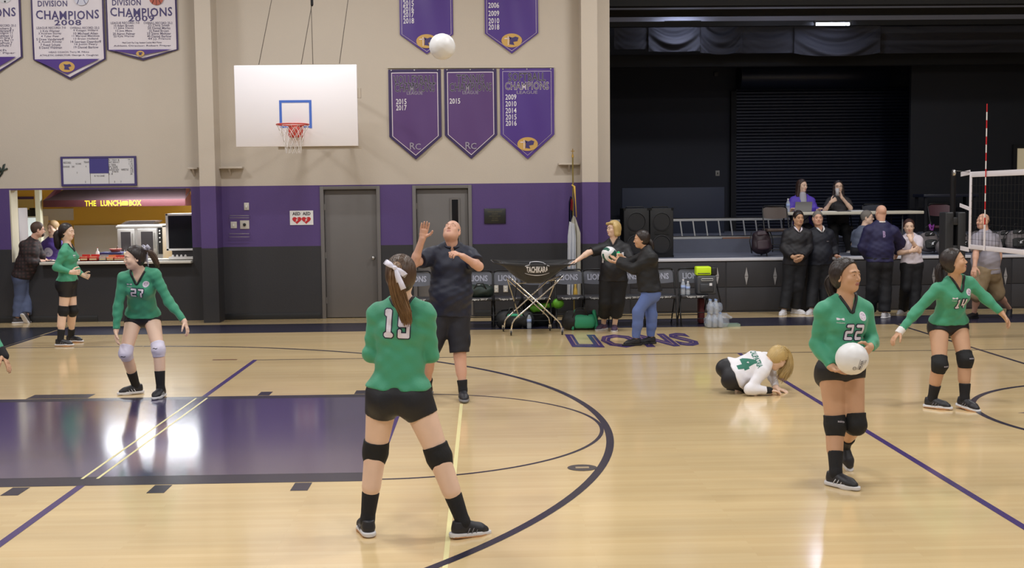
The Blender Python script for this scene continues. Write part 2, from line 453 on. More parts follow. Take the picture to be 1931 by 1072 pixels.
    HD += [ecap(hp(0, .079, .010), hp(0, .0955 if fem else .0985, -.024), (.0060 if fem else .0072) * z, (.0090 if fem else .0108) * z, .010), he(.0105, .088, -.029, (.0065, .008, .0055), .005), he(-.0105, .088, -.029, (.0065, .008, .0055), .005),
           he(0, .0805, -.052, (.021, .0100, .0050), .005), he(0, .0790, -.0615, (.018, .0098, .0058), .005)]
    if eyes:
        for q in (-1, 1):
            HD.append(he(q * .0305, .0705, .0055, (.0158, .0130, .0125), .004))
            HD.append(he(q * .0305, .0860, .0050, (.0115, .0075, .0038), .0012, -1))
    B += HD
    patches = []
    cc = hp(0, .005, 0); patches.append((cc - .135 * z, cc + np.array([.135, .135, .14]) * z, RH))
    for s_, cu, pn in (('A', curl[0], palm[0]), ('B', curl[1], palm[1])):
        W = J['wr' + s_]; d = nrm(J['ha' + s_] - W)
        if pn is None:
            pn = (H + up * L * .3) - W; pn = pn - fr * np.dot(pn, fr) * .5
        pn = np.asarray(pn, float); pn = nrm(pn - d * np.dot(pn, d) + 1e-4)
        right = np.dot(J['sh' + s_] - N, sd) > 0      # sd = up x front = the person's left
        right = not right
        hs_ = (.98 if fem else 1.1) * sc
        B += hand_prims(W, d, pn, right, hs_, cu)
        c = W + d * .085 * hs_; patches.append((c - .115, c + .115, RN))
    # feet inside the shoes
    SH = []
    for s_, ty, fp in (('A', toes[0], foot_pitch[0]), ('B', toes[1], foot_pitch[1])):
        An = J['an' + s_]; f = dirv(ty, fp); s2 = nrm(np.cross(f, [0, 0, 1.])); u = np.cross(s2, f)
        if fp <= -60: pass
        hgt = (.085 if fem else .09) * sc
        o = An - u * hgt
        B.append(ecap(o + u * .045 - f * .03, o + f * .13 * sc + u * .028, (.026, .03), (.026, .018), .03, side=s2))
        SH.append((o, f, s2, u))
    def bodymesh():
        V, Q = sdf_multi(B, RB, patches)
        c = V[Q].mean(1) - hp(0, .088, -.057); l = np.stack([(c @ hx) / (.025 * z), (c @ hf) / (.016 * z), (c @ hu) / (.0125 * z)], 1)
        mi = (np.sum(l * l, 1) < 1).astype(int)
        mats = [skm, lipm]
        return mesh('body', V, Q, mats, root, True, mi)
    bo = bodymesh()
    if eyes and res != 'far':
        for q in (-1, 1):
            e = MB(); e.lathe(hp(q * .031, .0715, .006), [(.0002, -.012), (.006, -.0105), (.0105, -.006), (.0122, 0), (.0105, .006), (.006, .0105), (.0002, .012)], 12, (hx, hu, hf))
            V, F = e.V, e.F
            cen = npv(hp(q * .0305, .0712, .0052)); V = [tuple(cen + (np.array(v) - npv(hp(q * .031, .0715, .006))) * z * .80) for v in V]
            eo = mesh('eye', V, F, mat('eye_white', (196, 188, 182), .35), root, True)
            cen2 = cen + hf * .0080 * z
            i2 = MB(); i2.lathe(cen2, [(.0056 * z, 0), (.005 * z, .0014 * z), (.002 * z, .0022 * z)], 12, (hx, hu, hf)); OFF[eo.name] = OFF[root.name]
            i2.build('iris', mat('iris_dark', (38, 24, 18), .15), eo, True)
    elif eyes:
        for q in (-1, 1):
            e = MB(); c0 = hp(q * .031, .0775, .006)
            e.lathe(c0, [(.011 * z, 0), (.009 * z, .004 * z), (.003 * z, .0065 * z)], 8, (hx * 1.1, hu * .55, hf)); e.build('eye', mat('eye_far', (62, 44, 36), .4), root, True)
    if eyes:
        for q in (-1, 1):
            m = MB(); m.tube([hp(q * .013, .0860, .0250), hp(q * .03, .0845, .0305), hp(q * .047, .0735, .0250)], ([.0016 * z, .0021 * z, .0009 * z] if fem else [.0022 * z, .0030 * z, .0012 * z]), 6)
            m.build('eyebrow', mat('brow_%d_%d_%d' % brow, brow, .8), root, True)
    if smile:
        V, Q = sdf([he(0, .0925, -.0565, (.015, .0035, .0032), .002)], .0035)
        if len(V): mesh('teeth', V, Q, mat('teeth', (228, 222, 212), .3), root, True)
    if glasses:
        g = MB()
        for q in (-1, 1):
            g.tube([hp(q * .031 + .021 * math.cos(a), .098, .004 + .017 * math.sin(a)) for a in np.linspace(0, 2 * math.pi, 14)[:-1]], .0016, 5, closed=True)
            g.tube([hp(q * .052, .098, .008), hp(q * .078, .03, .008), hp(q * .08, -.01, .0)], .0016, 5)
        g.tube([hp(-.01, .1, .006), hp(.01, .1, .006)], .0016, 5)
        g.build('glasses', mat('glasses_frame', (30, 26, 26), .3), root, True)
    # ---- clothes
    def wr(amp, fx=38., fz=60., ph=0.):
        a1 = nrm(up * 1. + sd * .35); a2 = nrm(up * .8 - sd * .55)
        def f(x, y, zz):
            p = x * a1[0] + y * a1[1] + zz * a1[2]; q = x * a2[0] + y * a2[1] + zz * a2[2]; s_ = x * sd[0] + y * sd[1] + zz * sd[2]
            n = np.sin(p * fz + 1.7 * np.sin(s_ * 17 + ph) + ph) * np.sin(s_ * fx * .5 + p * 9 + ph * 2) + .6 * np.sin(q * fz * 1.4 + 2.1 * np.sin(p * 13 + ph))
            return n * amp
        return f
    parts = {}
    if top:
        i = top.get('i', .008); hem = top.get('hem', .05); sl = top.get('sleeve', 2.)
        pf = top.get('puff', .001)
        C = torso(i, hem - .03 if hem > 0 else None)
        if hem < .1: C = [p for p in C] 
        cutH = (H + up * L * hem, -up)
        flare = top.get('flare', .012)
        C = [ecap(H + up * L * hem, H + up * L * .32, (hw * 1.0 + i + flare, hd + i + flare), (ww + i + .004, wd + i + .004), .05, side=sd, cuts=[cutH]),
             ecap(H + up * L * .34, H + up * L * .72, (ww + i + .004, wd + i + .004), (cw + i, cd + i), .05, side=sd, cuts=[cutH])] + torso(i)[2:]
        if hem < .12:
            C += seat(i + .004, cuts=[cutH])
            for s_ in 'AB': C.append(ell(J['hip' + s_] + nrm(H - J['hip' + s_]) * .010, th0 + i + .002, .05, cuts=[cutH]))
        # everything of the shirt ends at the hem
        for s_ in 'AB':
            C += arm(s_, i, sl, .03, pf)
            if sl < 1:
                e = lerp(J['sh' + s_], J['el' + s_], sl); 
        if top.get('collar'): C.append(ecap(N - up * .02, lerp(N, hp(0, -.018, -.045), .42), nk * sc + .012, nk * sc + .010, .02, cuts=[(lerp(N, hp(0, -.018, -.045), .42), nrm(hp(0, -.018, -.045) - N))]))
        nt_ = top.get('neck', 'v'); nw, nd = top.get('nw', .062), top.get('nd', .115)
        N0 = N + up * top.get('nu', .062)
        def vneck(x, y, zz):
            x = x - N0[0]; y = y - N0[1]; zz = zz - N0[2]
            u = x * sd[0] + y * sd[1] + zz * sd[2]; v = x * fr[0] + y * fr[1] + zz * fr[2]; h = -(x * up[0] + y * up[1] + zz * up[2])
            wv = nw * (1 - h / nd)
            d = np.maximum(np.abs(u) - wv, -v - .0); d = d * .8
            r = np.sqrt(u * u + v * v) - nw * .97; r = np.maximum(r, h - .035)
            return np.minimum(np.maximum(d, v - .2), r)
        def crew(x, y, zz):
            x = x - N0[0]; y = y - N0[1]; zz = zz - N0[2]
            u = x * sd[0] + y * sd[1] + zz * sd[2]; v = x * fr[0] + y * fr[1] + zz * fr[2]; h = -(x * up[0] + y * up[1] + zz * up[2])
            return np.maximum(np.sqrt(u * u + v * v) - nw, h - .028 - .25 * np.maximum(v, 0))
        if nt_ in ('v', 'crew'): C.append(custom(vneck if nt_ == 'v' else crew, N0 - .2, N0 + .2, .004))
        V, Q = sdf(C, RC, wr(top.get('wr', .0026), ph=float(len(name_label))))
        so = mesh('shirt' if not top.get('name') else top['name'], V, Q, top['mat'], root, True); parts['shirt'] = (V, Q, so)
        OFF[so.name] = OFF[root.name]
        if top.get('label'): so['label'] = top['label']
        if nt_ == 'v' and top.get('trim'):
            bv = BVHTree.FromPolygons([Vector(v) for v in V], [tuple(q) for q in Q.tolist()])
            pts = []
            def onto(u, h):
                o = N0 + sd * u - up * h + fr * .35; hit = bv.ray_cast(Vector(o), Vector(-fr), .6); return hit[0]
            for t in np.linspace(0, 1, 8):
                h = .012 + (nd - .012) * t; u = nw * (1 - h / nd) + .010; q = onto(u, h)
                if q: pts.append(q + Vector(fr) * .0015)
            pr = []
            for t in np.linspace(1, 0, 8):
                h = .012 + (nd - .012) * t; u = -(nw * (1 - h / nd) + .010); q = onto(u, h)
                if q: pr.append(q + Vector(fr) * .0015)
            bk = []
            for a in np.linspace(200, 340, 10)[::-1]:
                q = N0 + sd * math.cos(R(a)) * nw * -1.0 * -1 + fr * math.sin(R(a)) * nw * .95 + up * -.006; bk.append(Vector(q))
            ring = []
            for a in np.linspace(200, 340, 11):
                dd = sd * math.cos(R(a)) + fr * math.sin(R(a)); h_ = bv.ray_cast(Vector(N0 + dd * nw * 1.10 + up * .15), Vector(-up), .4)
                if h_[0]: ring.append(h_[0] + Vector(up) * .002)
            if len(ring) > 4: m = MB(); m.tube(ring, .0085, 6); m.build('collar', top['trim'], so, True)
            if len(pts) > 3 and len(pr) > 3:
                m = MB(); m.tube(pts + [onto(0, nd + .006) or pts[-1]] + pr, .0105, 6); m.build('collar', top['trim'], so, True)
        if top.get('polo'):
            m = MB(); cn = lerp(N, hp(0, -.018, -.045), .25)
            rg = nk * sc + .017
            pc = [Vector(cn + sd * math.cos(R(a)) * rg + fr * math.sin(R(a)) * rg + up * (.0 - .022 * math.sin(R(a)))) for a in np.linspace(100, 440, 18)]
            m.tube(pc, .011, 6); m.build('collar', top['polo'], so, True)
        for sp in top.get('print', []):
            decal(so, V, Q, sp, H, N, up, fr, sd, L)
    if bottom:
        i = bottom.get('i', .006); ln = bottom.get('len', .35); pf = bottom.get('puff', 0.); wst = bottom.get('waist', .16)
        cutW = (H + up * L * wst, up)
        C = [ecap(H + up * L * .02, H + up * L * wst, (hw + i + .002, hd + i + .002), (ww + i + .004, wd + i + .004), .05, side=sd, cuts=[cutW])] + seat(i + .002)
        for s_ in 'AB': C += leg(s_, i, ln, k=.035, puff=pf, taper=bottom.get('taper', 0))
        V, Q = sdf(C, RC, wr(bottom.get('wr', .0006), 30, 44, 2.))
        bo_ = mesh(bottom.get('name', 'shorts'), V, Q, bottom['mat'], root, True); OFF[bo_.name] = OFF[root.name]
        for sp in bottom.get('print', []): decal(bo_, V, Q, sp, H, N, up, fr, sd, L)
    if pads:
        for s_ in 'AB':
            Hh, K, An = J['hip' + s_], J['kn' + s_], J['an' + s_]
            r = th1 + .010; ax1 = nrm(K - Hh); ax2 = nrm(An - K)
            C = [ecap(K - ax1 * .075, K, r + .004, r + .002, .02, cuts=[(K - ax1 * .075, -ax1)]), ecap(K, K + ax2 * .075, r + .002, kn + .008, .02, cuts=[(K + ax2 * .075, ax2)]),
                 ell(K + nrm(fr - ax2 * np.dot(fr, ax2)) * .028, .05, .03)]
            V, Q = sdf(C, RC * .8, wr(.0008, 60, 90)); ko = mesh('knee_pad', V, Q, pads['mat'], root, True); OFF[ko.name] = OFF[root.name]
            if pads.get('logo'): 
                sf = nrm(fr - ax2 * np.dot(fr, ax2))
                decal(ko, V, Q, dict(t=pads['logo'], w=.05, h=.014, m=pads['lm'], c=K + ax1 * -.02, f=sf, u=nrm(np.cross(-ax2, sf)), v=-ax2), H, N, up, fr, sd, L)
    if socks:
        for s_ in 'AB':
            K, An = J['kn' + s_], J['an' + s_]; t = socks.get('h', .14) / np.linalg.norm(K - An); a0 = lerp(K, An, 1 - t)
            V, Q = sdf([ecap(a0, An, an + .014 + t * .012, an + .007, .02, cuts=[(a0, -nrm(An - K))]), ecap(An, An - np.array([0, 0, .04]), an + .006, an + .004, .02)], RC * .8)
            mesh('sock', V, Q, socks['mat'], root, True)
    if shoes:
        for (o, f, s2, u) in SH:
            k_ = (.255 if fem else .295) * sc / .27
            C = [ecap(o - f * .035 * k_ + u * .045, o + f * .12 * k_ + u * .036, (.038, .044), (.043, .034), .03, side=s2, cuts=[(o + u * .018, -u)]),
                 ecap(o + f * .12 * k_ + u * .034, o + f * .158 * k_ + u * .03, (.041, .032), (.03, .022), .02, side=s2, cuts=[(o + u * .018, -u)]),
                 ecap(o - f * .018 * k_ + u * .06, o + u * .085 - f * .022, (.036, .044), (.036, .044), .02, side=s2, cuts=[(o + u * (.092 if shoes.get('high') is None else .12), u)]),
                 ecap(o + u * .075 + f * .02, o + f * .10 * k_ + u * .045, (.03, .022), (.034, .02), .03, side=s2)]
            V, Q = sdf(C, RC * .7); so = mesh('shoe', V, Q, shoes['mat'], root, True); OFF[so.name] = OFF[root.name]
            C = [ecap(o - f * .045 * k_ + u * .014, o + f * .10 * k_ + u * .014, (.042, .05), (.048, .05), .02, side=s2, cuts=[(o + u * .026, u), (o + u * .0, -u)]),
                 ecap(o + f * .10 * k_ + u * .014, o + f * .168 * k_ + u * .014, (.048, .05), (.032, .05), .02, side=s2, cuts=[(o + u * .024, u), (o + u * .0, -u)])]
            V, Q = sdf(C, RC * .7); mesh('sole', V, Q, shoes['sole'], so, True)
            if shoes.get('gum'):
                C = [ecap(o - f * .042 * k_ + u * .004, o + f * .10 * k_ + u * .004, (.043, .05), (.049, .05), .02, side=s2, cuts=[(o + u * .010, u), (o - u * .001, -u)]),
                     ecap(o + f * .10 * k_ + u * .004, o + f * .166 * k_ + u * .004, (.049, .05), (.033, .05), .02, side=s2, cuts=[(o + u * .010, u), (o - u * .001, -u)])]
                V, Q = sdf(C, RC * .6); mesh('outsole', V, Q, shoes['gum'], so, True)
            if res != 'far' and shoes.get('lace'):
                m = MB()
                for j in range(5):
                    c = o + f * (.03 + .017 * j) * k_ + u * (.094 - .0085 * j)
                    m.tube([c - s2 * .026 - u * .012, c + u * .002, c + s2 * .026 + f * .008 - u * .012], .0035, 5)
                m.build('lace', shoes['lace'], so, True)
                m = MB()
                for q in (-1, 1):
                    for j in range(4):
                        m.tube([o + f * (.012 + .03 * j) * k_ + s2 * q * .0465 + u * .026, o + f * (.03 + .028 * j) * k_ + s2 * q * .040 + u * .055], .003, 5)
                m.build('stripe', shoes['lace'], so, True)
    # ---- hair
    if hair:
        hm = hair['mat']; st = hair['style']; o_ = hair.get('i', .012)
        tilt = hair.get('cut', (.052, .062)); n0 = nrm(hf * .82 - hu * .58)
        cut = [(hp(0, tilt[0], tilt[1]), n0)]
        C = []
        if st in ('tail', 'long', 'bob'):
            C.append(ell(hp(0, -.0225, .034), ((.075 + o_) * z, (.090 + o_) * z, (.083 + o_) * z), .02, ax=hax, cuts=cut))
            C.append(ell(hp(0, -.035, -.01), ((.070 + o_) * z, (.068 + o_) * z, (.075 + o_) * z), .03, ax=hax, cuts=[(hp(0, -.005, 0), hf)]))
        elif st == 'short':
            C.append(ell(hp(0, -.018, .038), ((.074 + o_ * .7) * z, (.092 + o_ * .7) * z, (.083 + o_) * z), .02, ax=hax, cuts=[(hp(0, .062, .062), nrm(hf * .86 - hu * .5)), (hp(0, 0, -.045), -hu)]))
            C.append(ell(hp(0, -.04, -.005), (.068 * z, .062 * z, .062 * z), .02, ax=hax, cuts=[(hp(0, -.018, 0), hf), (hp(0, 0, -.06), -hu)]))
        elif st == 'fringe':      # bald crown, short hair round the sides
            C.append(ell(hp(0, -.02, .03), (.0765 * z, .094 * z, .084 * z), .01, ax=hax, cuts=[(hp(0, .0, .022), hu), (hp(0, 0, -.05), -hu), (hp(0, .022, 0), hf)]))
        if st == 'bob':
            for q in (-1, 1):
                C.append(ecap(hp(q * .066, .005, .03), hp(q * .078, -.012, -.075), .032, .036, .03)); 
            C.append(ecap(hp(0, -.07, 0), hp(0, -.075, -.075), (.07, .04), (.078, .036), .03, side=hx))
            C.append(ecap(hp(-.045, .06, .085), hp(.05, .07, .072), .02, .022, .02))
        if st == 'long':
            for q in (-1, 1): C.append(ecap(hp(q * .07, -.01, .0), hp(q * .085, -.02, -.18), .03, .034, .03))
            C.append(ecap(hp(0, -.07, 0), hp(0, -.09, -.2), (.075, .04), (.09, .03), .03, side=hx))
        def hw_(x, y, zz):
            p = x * hx[0] + y * hx[1] + zz * hx[2]; q = x * hu[0] + y * hu[1] + zz * hu[2]; r = x * hf[0] + y * hf[1] + zz * hf[2]
            return .0007 * np.sin(p * 420 + 3 * np.sin(q * 30)) + .0006 * np.sin((p * .6 + r) * 300 + 2 * np.sin(q * 40))
        if C:
            V, Q = sdf(C, RH if res != 'far' else .0075, hw_ if st != 'fringe' else None)
            ho = mesh('hair', V, Q, hm, root, True); OFF[ho.name] = OFF[root.name]
        else: ho = root
        if hair.get('tail'):
            g = [npv(hp(*t)) if len(t) == 3 else npv(P(t[0], t[1], Y + t[2])) for t in hair['tail']]
            rr = hair.get('tr', .035); n = hair.get('n', 220)
            m = MB(); ns = 9
            def curve(t):
                x = t * (len(g) - 1); i = min(int(x), len(g) - 2); u_ = x - i
                p0 = g[max(i - 1, 0)]; p1 = g[i]; p2 = g[i + 1]; p3 = g[min(i + 2, len(g) - 1)]
                return .5 * ((2 * p1) + (-p0 + p2) * u_ + (2 * p0 - 5 * p1 + 4 * p2 - p3) * u_ ** 2 + (-p0 + 3 * p1 - 3 * p2 + p3) * u_ ** 3)
            for j in range(n):
                off = RNG.normal(size=3); off /= np.linalg.norm(off); off *= rr * (RNG.random() ** .4)
                T = .72 + .28 * RNG.random(); pts = []; rad = []; ph = RNG.random() * 6
                for q in range(ns):
                    t = q / (ns - 1) * T
                    wdt = hair.get('prof', lambda t: .35 + 1.9 * t * (1.15 - t))(t)
                    pts.append(curve(t) + off * wdt + np.array([math.sin(t * 7 + ph), math.cos(t * 6 + ph), 0]) * .003)
                    rad.append(.0032 * (1 - .75 * q / (ns - 1)) + .0004)
                m.tube(pts, rad, 4)
            to = m.build('ponytail', hair.get('tmat', hm), ho, True)
            if len(g) > 2:
                V, Q = sdf([ecap(curve(t), curve(t + .1), rr * .75 * (.35 + 1.9 * t * (1.15 - t)), rr * .75 * (.35 + 1.9 * (t + .1) * (1.05 - t)), .02) for t in np.arange(0, .85, .1)], .008)
                mesh('ponytail_core', V, Q, hair.get('tmat', hm), ho, True)
        if hair.get('strands'):
            m = MB()
            for j in range(hair['strands']):
                a = RNG.uniform(-1.45, 1.45); b0 = RNG.uniform(.1, .9); pts = []
                for q in range(8):
                    t = q / 7; b = 1.15 - 2.2 * t * b0 - .25   # sweep from the hairline to the back
                    x = math.sin(a) * math.cos(b * .5) ; r1 = .0765 + o_; 
                    ang = (70 - (150 * t * (.5 + b0 * .5)) ) 
                    yy = math.sin(R(ang)) ; zz_ = math.cos(R(ang))
                    v = np.array([math.sin(a) * (1 - .25 * t), yy * math.cos(a * .8), zz_ * math.cos(a * .8) ]); v = v / np.linalg.norm(v)
                    pt = hp(v[0] * (.075 + o_), -.0225 + v[1] * (.090 + o_), .034 + v[2] * (.083 + o_))
                    if np.dot(pt - cut[0][0], n0) < 0: pts.append(pt)
                if len(pts) > 3: m.tube(pts, .0010, 4)
            if m.V: m.build('hair_strands', hair.get('smat', hm), ho, True)
        if hair.get('bow'):
            c, bm_, sz = npv(hp(*hair['bow'])), hair['bmat'], hair.get('bs', 1.)
            m = MB()
            bp_ = hair.get('bpts')
            if bp_: K_, A_, B_, T_ = [npv(P(x, y, Y + dz)) for x, y, dz in bp_]
            else:
                r_, u_ = hair.get('bax', (hx, hu)); r_ = npv(r_); u_ = npv(u_); K_ = c; A_ = c - r_ * .055 * sz + u_ * .02; B_ = c + r_ * .05 * sz + u_ * .01; T_ = c + r_ * .03 - u_ * .10 * sz
            bn = nrm(K_ - hc)
            def ribbon(pts, wd):
                n_ = len(pts); V = []; F = []
                for k in range(n_):
                    d_ = nrm(pts[min(k + 1, n_ - 1)] - pts[max(k - 1, 0)] + 1e-6); wv_ = nrm(np.cross(d_, bn) + 1e-6) * wd[k]; nn_ = np.cross(wv_, d_); nn_ = nrm(nn_) * .0015
                    V += [pts[k] - wv_ - nn_, pts[k] + wv_ - nn_, pts[k] + wv_ + nn_, pts[k] - wv_ + nn_]
                for k in range(n_ - 1):
                    for j in range(4): F.append((4 * k + j, 4 * k + (j + 1) % 4, 4 * k + 4 + (j + 1) % 4, 4 * k + 4 + j))
                F += [(3, 2, 1, 0), (4 * n_ - 4, 4 * n_ - 3, 4 * n_ - 2, 4 * n_ - 1)]; m.add(V, F)
            for E_ in (A_, B_):
                v = E_ - K_; ribbon([K_ + bn * .006, K_ + v * .4 + bn * .020, K_ + v * .85 + bn * .018, E_ + bn * .006, K_ + v * .8 - bn * .002, K_ + v * .35 + bn * .0, K_], [.006, .013 * sz, .014 * sz, .013 * sz, .013 * sz, .012 * sz, .006])
            v = T_ - K_; ribbon([K_ + bn * .008, K_ + v * .3 + bn * .016, K_ + v * .7 + bn * .014, T_ + bn * .016], [.006, .011 * sz, .013 * sz, .014 * sz])
            v = v * .75 + (A_ - K_) * .3; ribbon([K_ + bn * .004, K_ + v * .5 + bn * .008, K_ + v + bn * .004], [.005, .009 * sz, .011 * sz])
            V_, Q_ = sdf([ell(K_ + bn * .008, .012 * sz, .01)], .005); m.add([tuple(q) for q in V_], [tuple(q) for q in Q_.tolist()])
            m.build('bow', bm_, ho, True)
    if beard:
        V, Q = sdf([he(0, .045, -.07, (.054, .05, .042), .02), ell(hp(0, .06, .02), (.09, .1, .055), .01, ax=hax, op=-1)], .008)
        if len(V): mesh('beard', V, Q, beard, root, True)
    if extra: extra(root, J, dict(H=H, N=N, up=up, fr=fr, sd=sd, hp=hp, L=L, hx=hx, hf=hf, hu=hu, z=z, parts=parts))
    return root

def decal(obj, V, Q, sp, H, N, up, fr, sd, L):
    """flat print that follows the cloth: sp = dict(t=text or None, disc=r, u,v offsets, w,h, m, back)"""
    f = np.asarray(sp.get('f', -fr if sp.get('back') else fr)); u = np.asarray(sp['u']) if 'u' in sp and not np.isscalar(sp['u']) else -sd * (1 if not sp.get('back') else -1) * -1
    if sp.get('back'): u = nrm(np.cross(up, f)); 
    elif 'f' not in sp: u = nrm(np.cross(up, f))
    v = np.asarray(sp['v']) if 'v' in sp else up
    c = np.asarray(sp['c']) if 'c' in sp else H + up * L * sp['at'][1] + u * sp['at'][0]
    key = id(Q)
    if key not in _BV: _BV[key] = BVHTree.FromPolygons([Vector(q) for q in V], [tuple(q) for q in Q.tolist()]); _KEEP.append(Q)
    bv = _BV[key]
    for layer, (m_, o_) in enumerate(([(sp['om'], .055)] if sp.get('om') else []) + [(sp['m'], sp.get('bold', .0))]):
        mb = MB()
        if sp.get('om'): digits_into(mb, sp['t'], sp['w'], sp['h'], .0065 if layer == 0 else .0)
        elif sp.get('t'): text_into(mb, sp['t'], (0, 0, 0), sp['w'], sp['h'], (1, 0, 0), (0, 1, 0), off=o_, space=1.12 if sp.get('om') else 1.)
        else:
            n = 24; mb.add([(math.cos(2 * math.pi * j / n) * sp['r'], math.sin(2 * math.pi * j / n) * sp['r'], 0) for j in range(n)], [tuple(range(n))])
        bm = bmesh.new(); vs = [bm.verts.new(q) for q in mb.V]
        for fc in mb.F:
            try: bm.faces.new([vs[a] for a in fc])
            except ValueError: pass
        xs = [q[0] for q in mb.V]; ys = [q[1] for q in mb.V]
        st = sp.get('step', .012)
        for d, (l, h) in (((1, 0, 0), (min(xs), max(xs))), ((0, 1, 0), (min(ys), max(ys)))):
            t = l + st
            while t < h:
                bmesh.ops.bisect_plane(bm, geom=bm.verts[:] + bm.edges[:] + bm.faces[:], plane_co=Vector(d) * t, plane_no=d); t += st
        bad = []
        for q in bm.verts:
            o = Vector(c + u * q.co.x + v * q.co.y + f * .3); hit = bv.ray_cast(o, Vector(-f), .7)
            if hit[0] is None: bad.append(q)
            else: q.co = hit[0] + Vector(f) * (sp.get('lift', 0) + .0015 + .004 * layer + (q.co.z if sp.get('om') else 0))
        if bad: bmesh.ops.delete(bm, geom=bad, context='VERTS')
        bm.verts.ensure_lookup_table(); bm.verts.index_update()
        if len(bm.faces): mesh('print', [tuple(q.co) for q in bm.verts], [tuple(a.index for a in fc.verts) for fc in bm.faces], m_, obj)
        bm.free()
_BV = {}; _KEEP = []
DIG = {'1': [(.3, .7, 0, 1.4), (.12, .5, 1.05, 1.4), (.1, .9, 0, .26)], '2': [(0, 1, 1.14, 1.4), (.72, 1, .7, 1.4), (0, 1, .57, .83), (0, .28, 0, .7), (0, 1, 0, .26)],
       '4': [(0, .28, .55, 1.4), (0, 1.05, .36, .62), (.6, .9, 0, 1.4)], '7': [(0, 1, 1.14, 1.4), (.68, 1, .75, 1.4), (.42, .74, 0, .85)],
       '8': [(0, .28, 0, 1.4), (.72, 1, 0, 1.4), (0, 1, 0, .26), (0, 1, .57, .83), (0, 1, 1.14, 1.4)], '9': [(0, .28, .57, 1.4), (.72, 1, 0, 1.4), (0, 1, 0, .26), (0, .28, 0, .45), (0, 1, .57, .83), (0, 1, 1.14, 1.4)]}
def digits_into(mb, t, w, h, e):
    n = len(t); tw = n + .32 * (n - 1); sx = w / tw; sy = h / 1.4
    for k, ch in enumerate(t):
        ox = -w / 2 + k * 1.32 * sx
        for si_, (x0, x1, y0, y1) in enumerate(DIG[ch]):
            zz = .0003 * (si_ + 7 * k)
            a, b, c, d = ox + x0 * sx - e, ox + x1 * sx + e, -h / 2 + y0 * sy - e, -h / 2 + y1 * sy + e; q = min(.18 * sx, (b - a) * .3, (d - c) * .3)
            mb.add([(a + q, c, zz), (b - q, c, zz), (b, c + q, zz), (b, d - q, zz), (b - q, d, zz), (a + q, d, zz), (a, d - q, zz), (a, c + q, zz)], [tuple(range(8))])
# ================================================================ setting
CREAM = mat('cream_paint', (190, 179, 165), .75, bump=(60, .12), var=(1.2, .03))
PURPLE = mat('purple_paint', (80, 59, 114), .6, bump=(60, .12), var=(1.5, .06))
BLACKP = mat('black_paint', (44, 43, 46), .6, bump=(60, .12), var=(1.5, .08))
DARKST = mat('stage_black', (24, 27, 38), .7, bump=(40, .1))
DARK2 = mat('stage_dark', (17, 19, 27), .75)
LINEK = mat('line_black', (44, 42, 60), .25); LINEP = mat('line_purple', (72, 56, 112), .22)
KEYP = mat('key_purple', (80, 70, 112), .16, var=(2, .05), spec=.8); coat(KEYP, 1., .12); LINEY = mat('line_yellow', (234, 224, 166), .3)
GREYM = mat('door_grey', (104, 100, 98), .5, bump=(30, .05)); STEEL = mat('steel', (186, 184, 182), .3, .9)
WHITE = mat('white_plastic', (224, 222, 220), .4); BLK = mat('black_plastic', (24, 24, 26), .45); TXW = mat('print_white', (226, 222, 226), .6)
BLKMET = mat('black_metal', (20, 20, 22), .35, .4)

# floor material: pale varnished maple with faint boards
fm = coat(mat('maple_floor', (222, 190, 142), .2, spec=.5), .5, .1)
nt = fm.node_tree; b = nt.nodes['Principled BSDF']; mp = [n for n in nt.nodes if n.type == 'MAPPING'][0]
br = nt.nodes.new('ShaderNodeTexBrick'); br.inputs['Scale'].default_value = 1; br.inputs['Brick Width'].default_value = 1.8
br.inputs['Row Height'].default_value = .057; br.inputs['Mortar Size'].default_value = .0006
br.inputs['Color1'].default_value = lin((226, 200, 152)) + (1,); br.inputs['Color2'].default_value = lin((220, 192, 143)) + (1,); br.inputs['Mortar'].default_value = lin((212, 182, 134)) + (1,)
nt.links.new(mp.outputs[0], br.inputs[0])
n = nt.nodes.new('ShaderNodeTexNoise'); n.inputs['Scale'].default_value = .9; n.inputs['Detail'].default_value = 5
m2 = nt.nodes.new('ShaderNodeMapping'); m2.inputs['Scale'].default_value = (.35, 2.2, 1); tc = [q for q in nt.nodes if q.type == 'TEX_COORD'][0]
nt.links.new(tc.outputs['Object'], m2.inputs[0]); nt.links.new(m2.outputs[0], n.inputs[0])
mx = nt.nodes.new('ShaderNodeMix'); mx.data_type = 'RGBA'; mx.blend_type = 'MULTIPLY'; mx.inputs[0].default_value = .35
nt.links.new(br.outputs[0], mx.inputs[6]); nt.links.new(n.outputs[0], mx.inputs[7]); 
rp = nt.nodes.new('ShaderNodeMapRange'); rp.inputs[1].default_value = .3; rp.inputs[2].default_value = .7; rp.inputs[3].default_value = .9; rp.inputs[4].default_value = 1.1
nt.links.new(n.outputs[0], rp.inputs[0]); vm = nt.nodes.new('ShaderNodeVectorMath'); vm.operation = 'SCALE'
nt.links.new(br.outputs[0], vm.inputs[0]); nt.links.new(rp.outputs[0], vm.inputs['Scale']); nt.links.new(vm.outputs[0], b.inputs['Base Color'])
bpn = nt.nodes.new('ShaderNodeBump'); bpn.inputs['Strength'].default_value = .035; bpn.inputs['Distance'].default_value = .02
n3 = nt.nodes.new('ShaderNodeTexNoise'); n3.inputs['Scale'].default_value = 6; nt.links.new(mp.outputs[0], n3.inputs[0])
nt.links.new(n3.outputs[0], bpn.inputs['Height']); nt.links.new(bpn.outputs[0], b.inputs['Normal'])

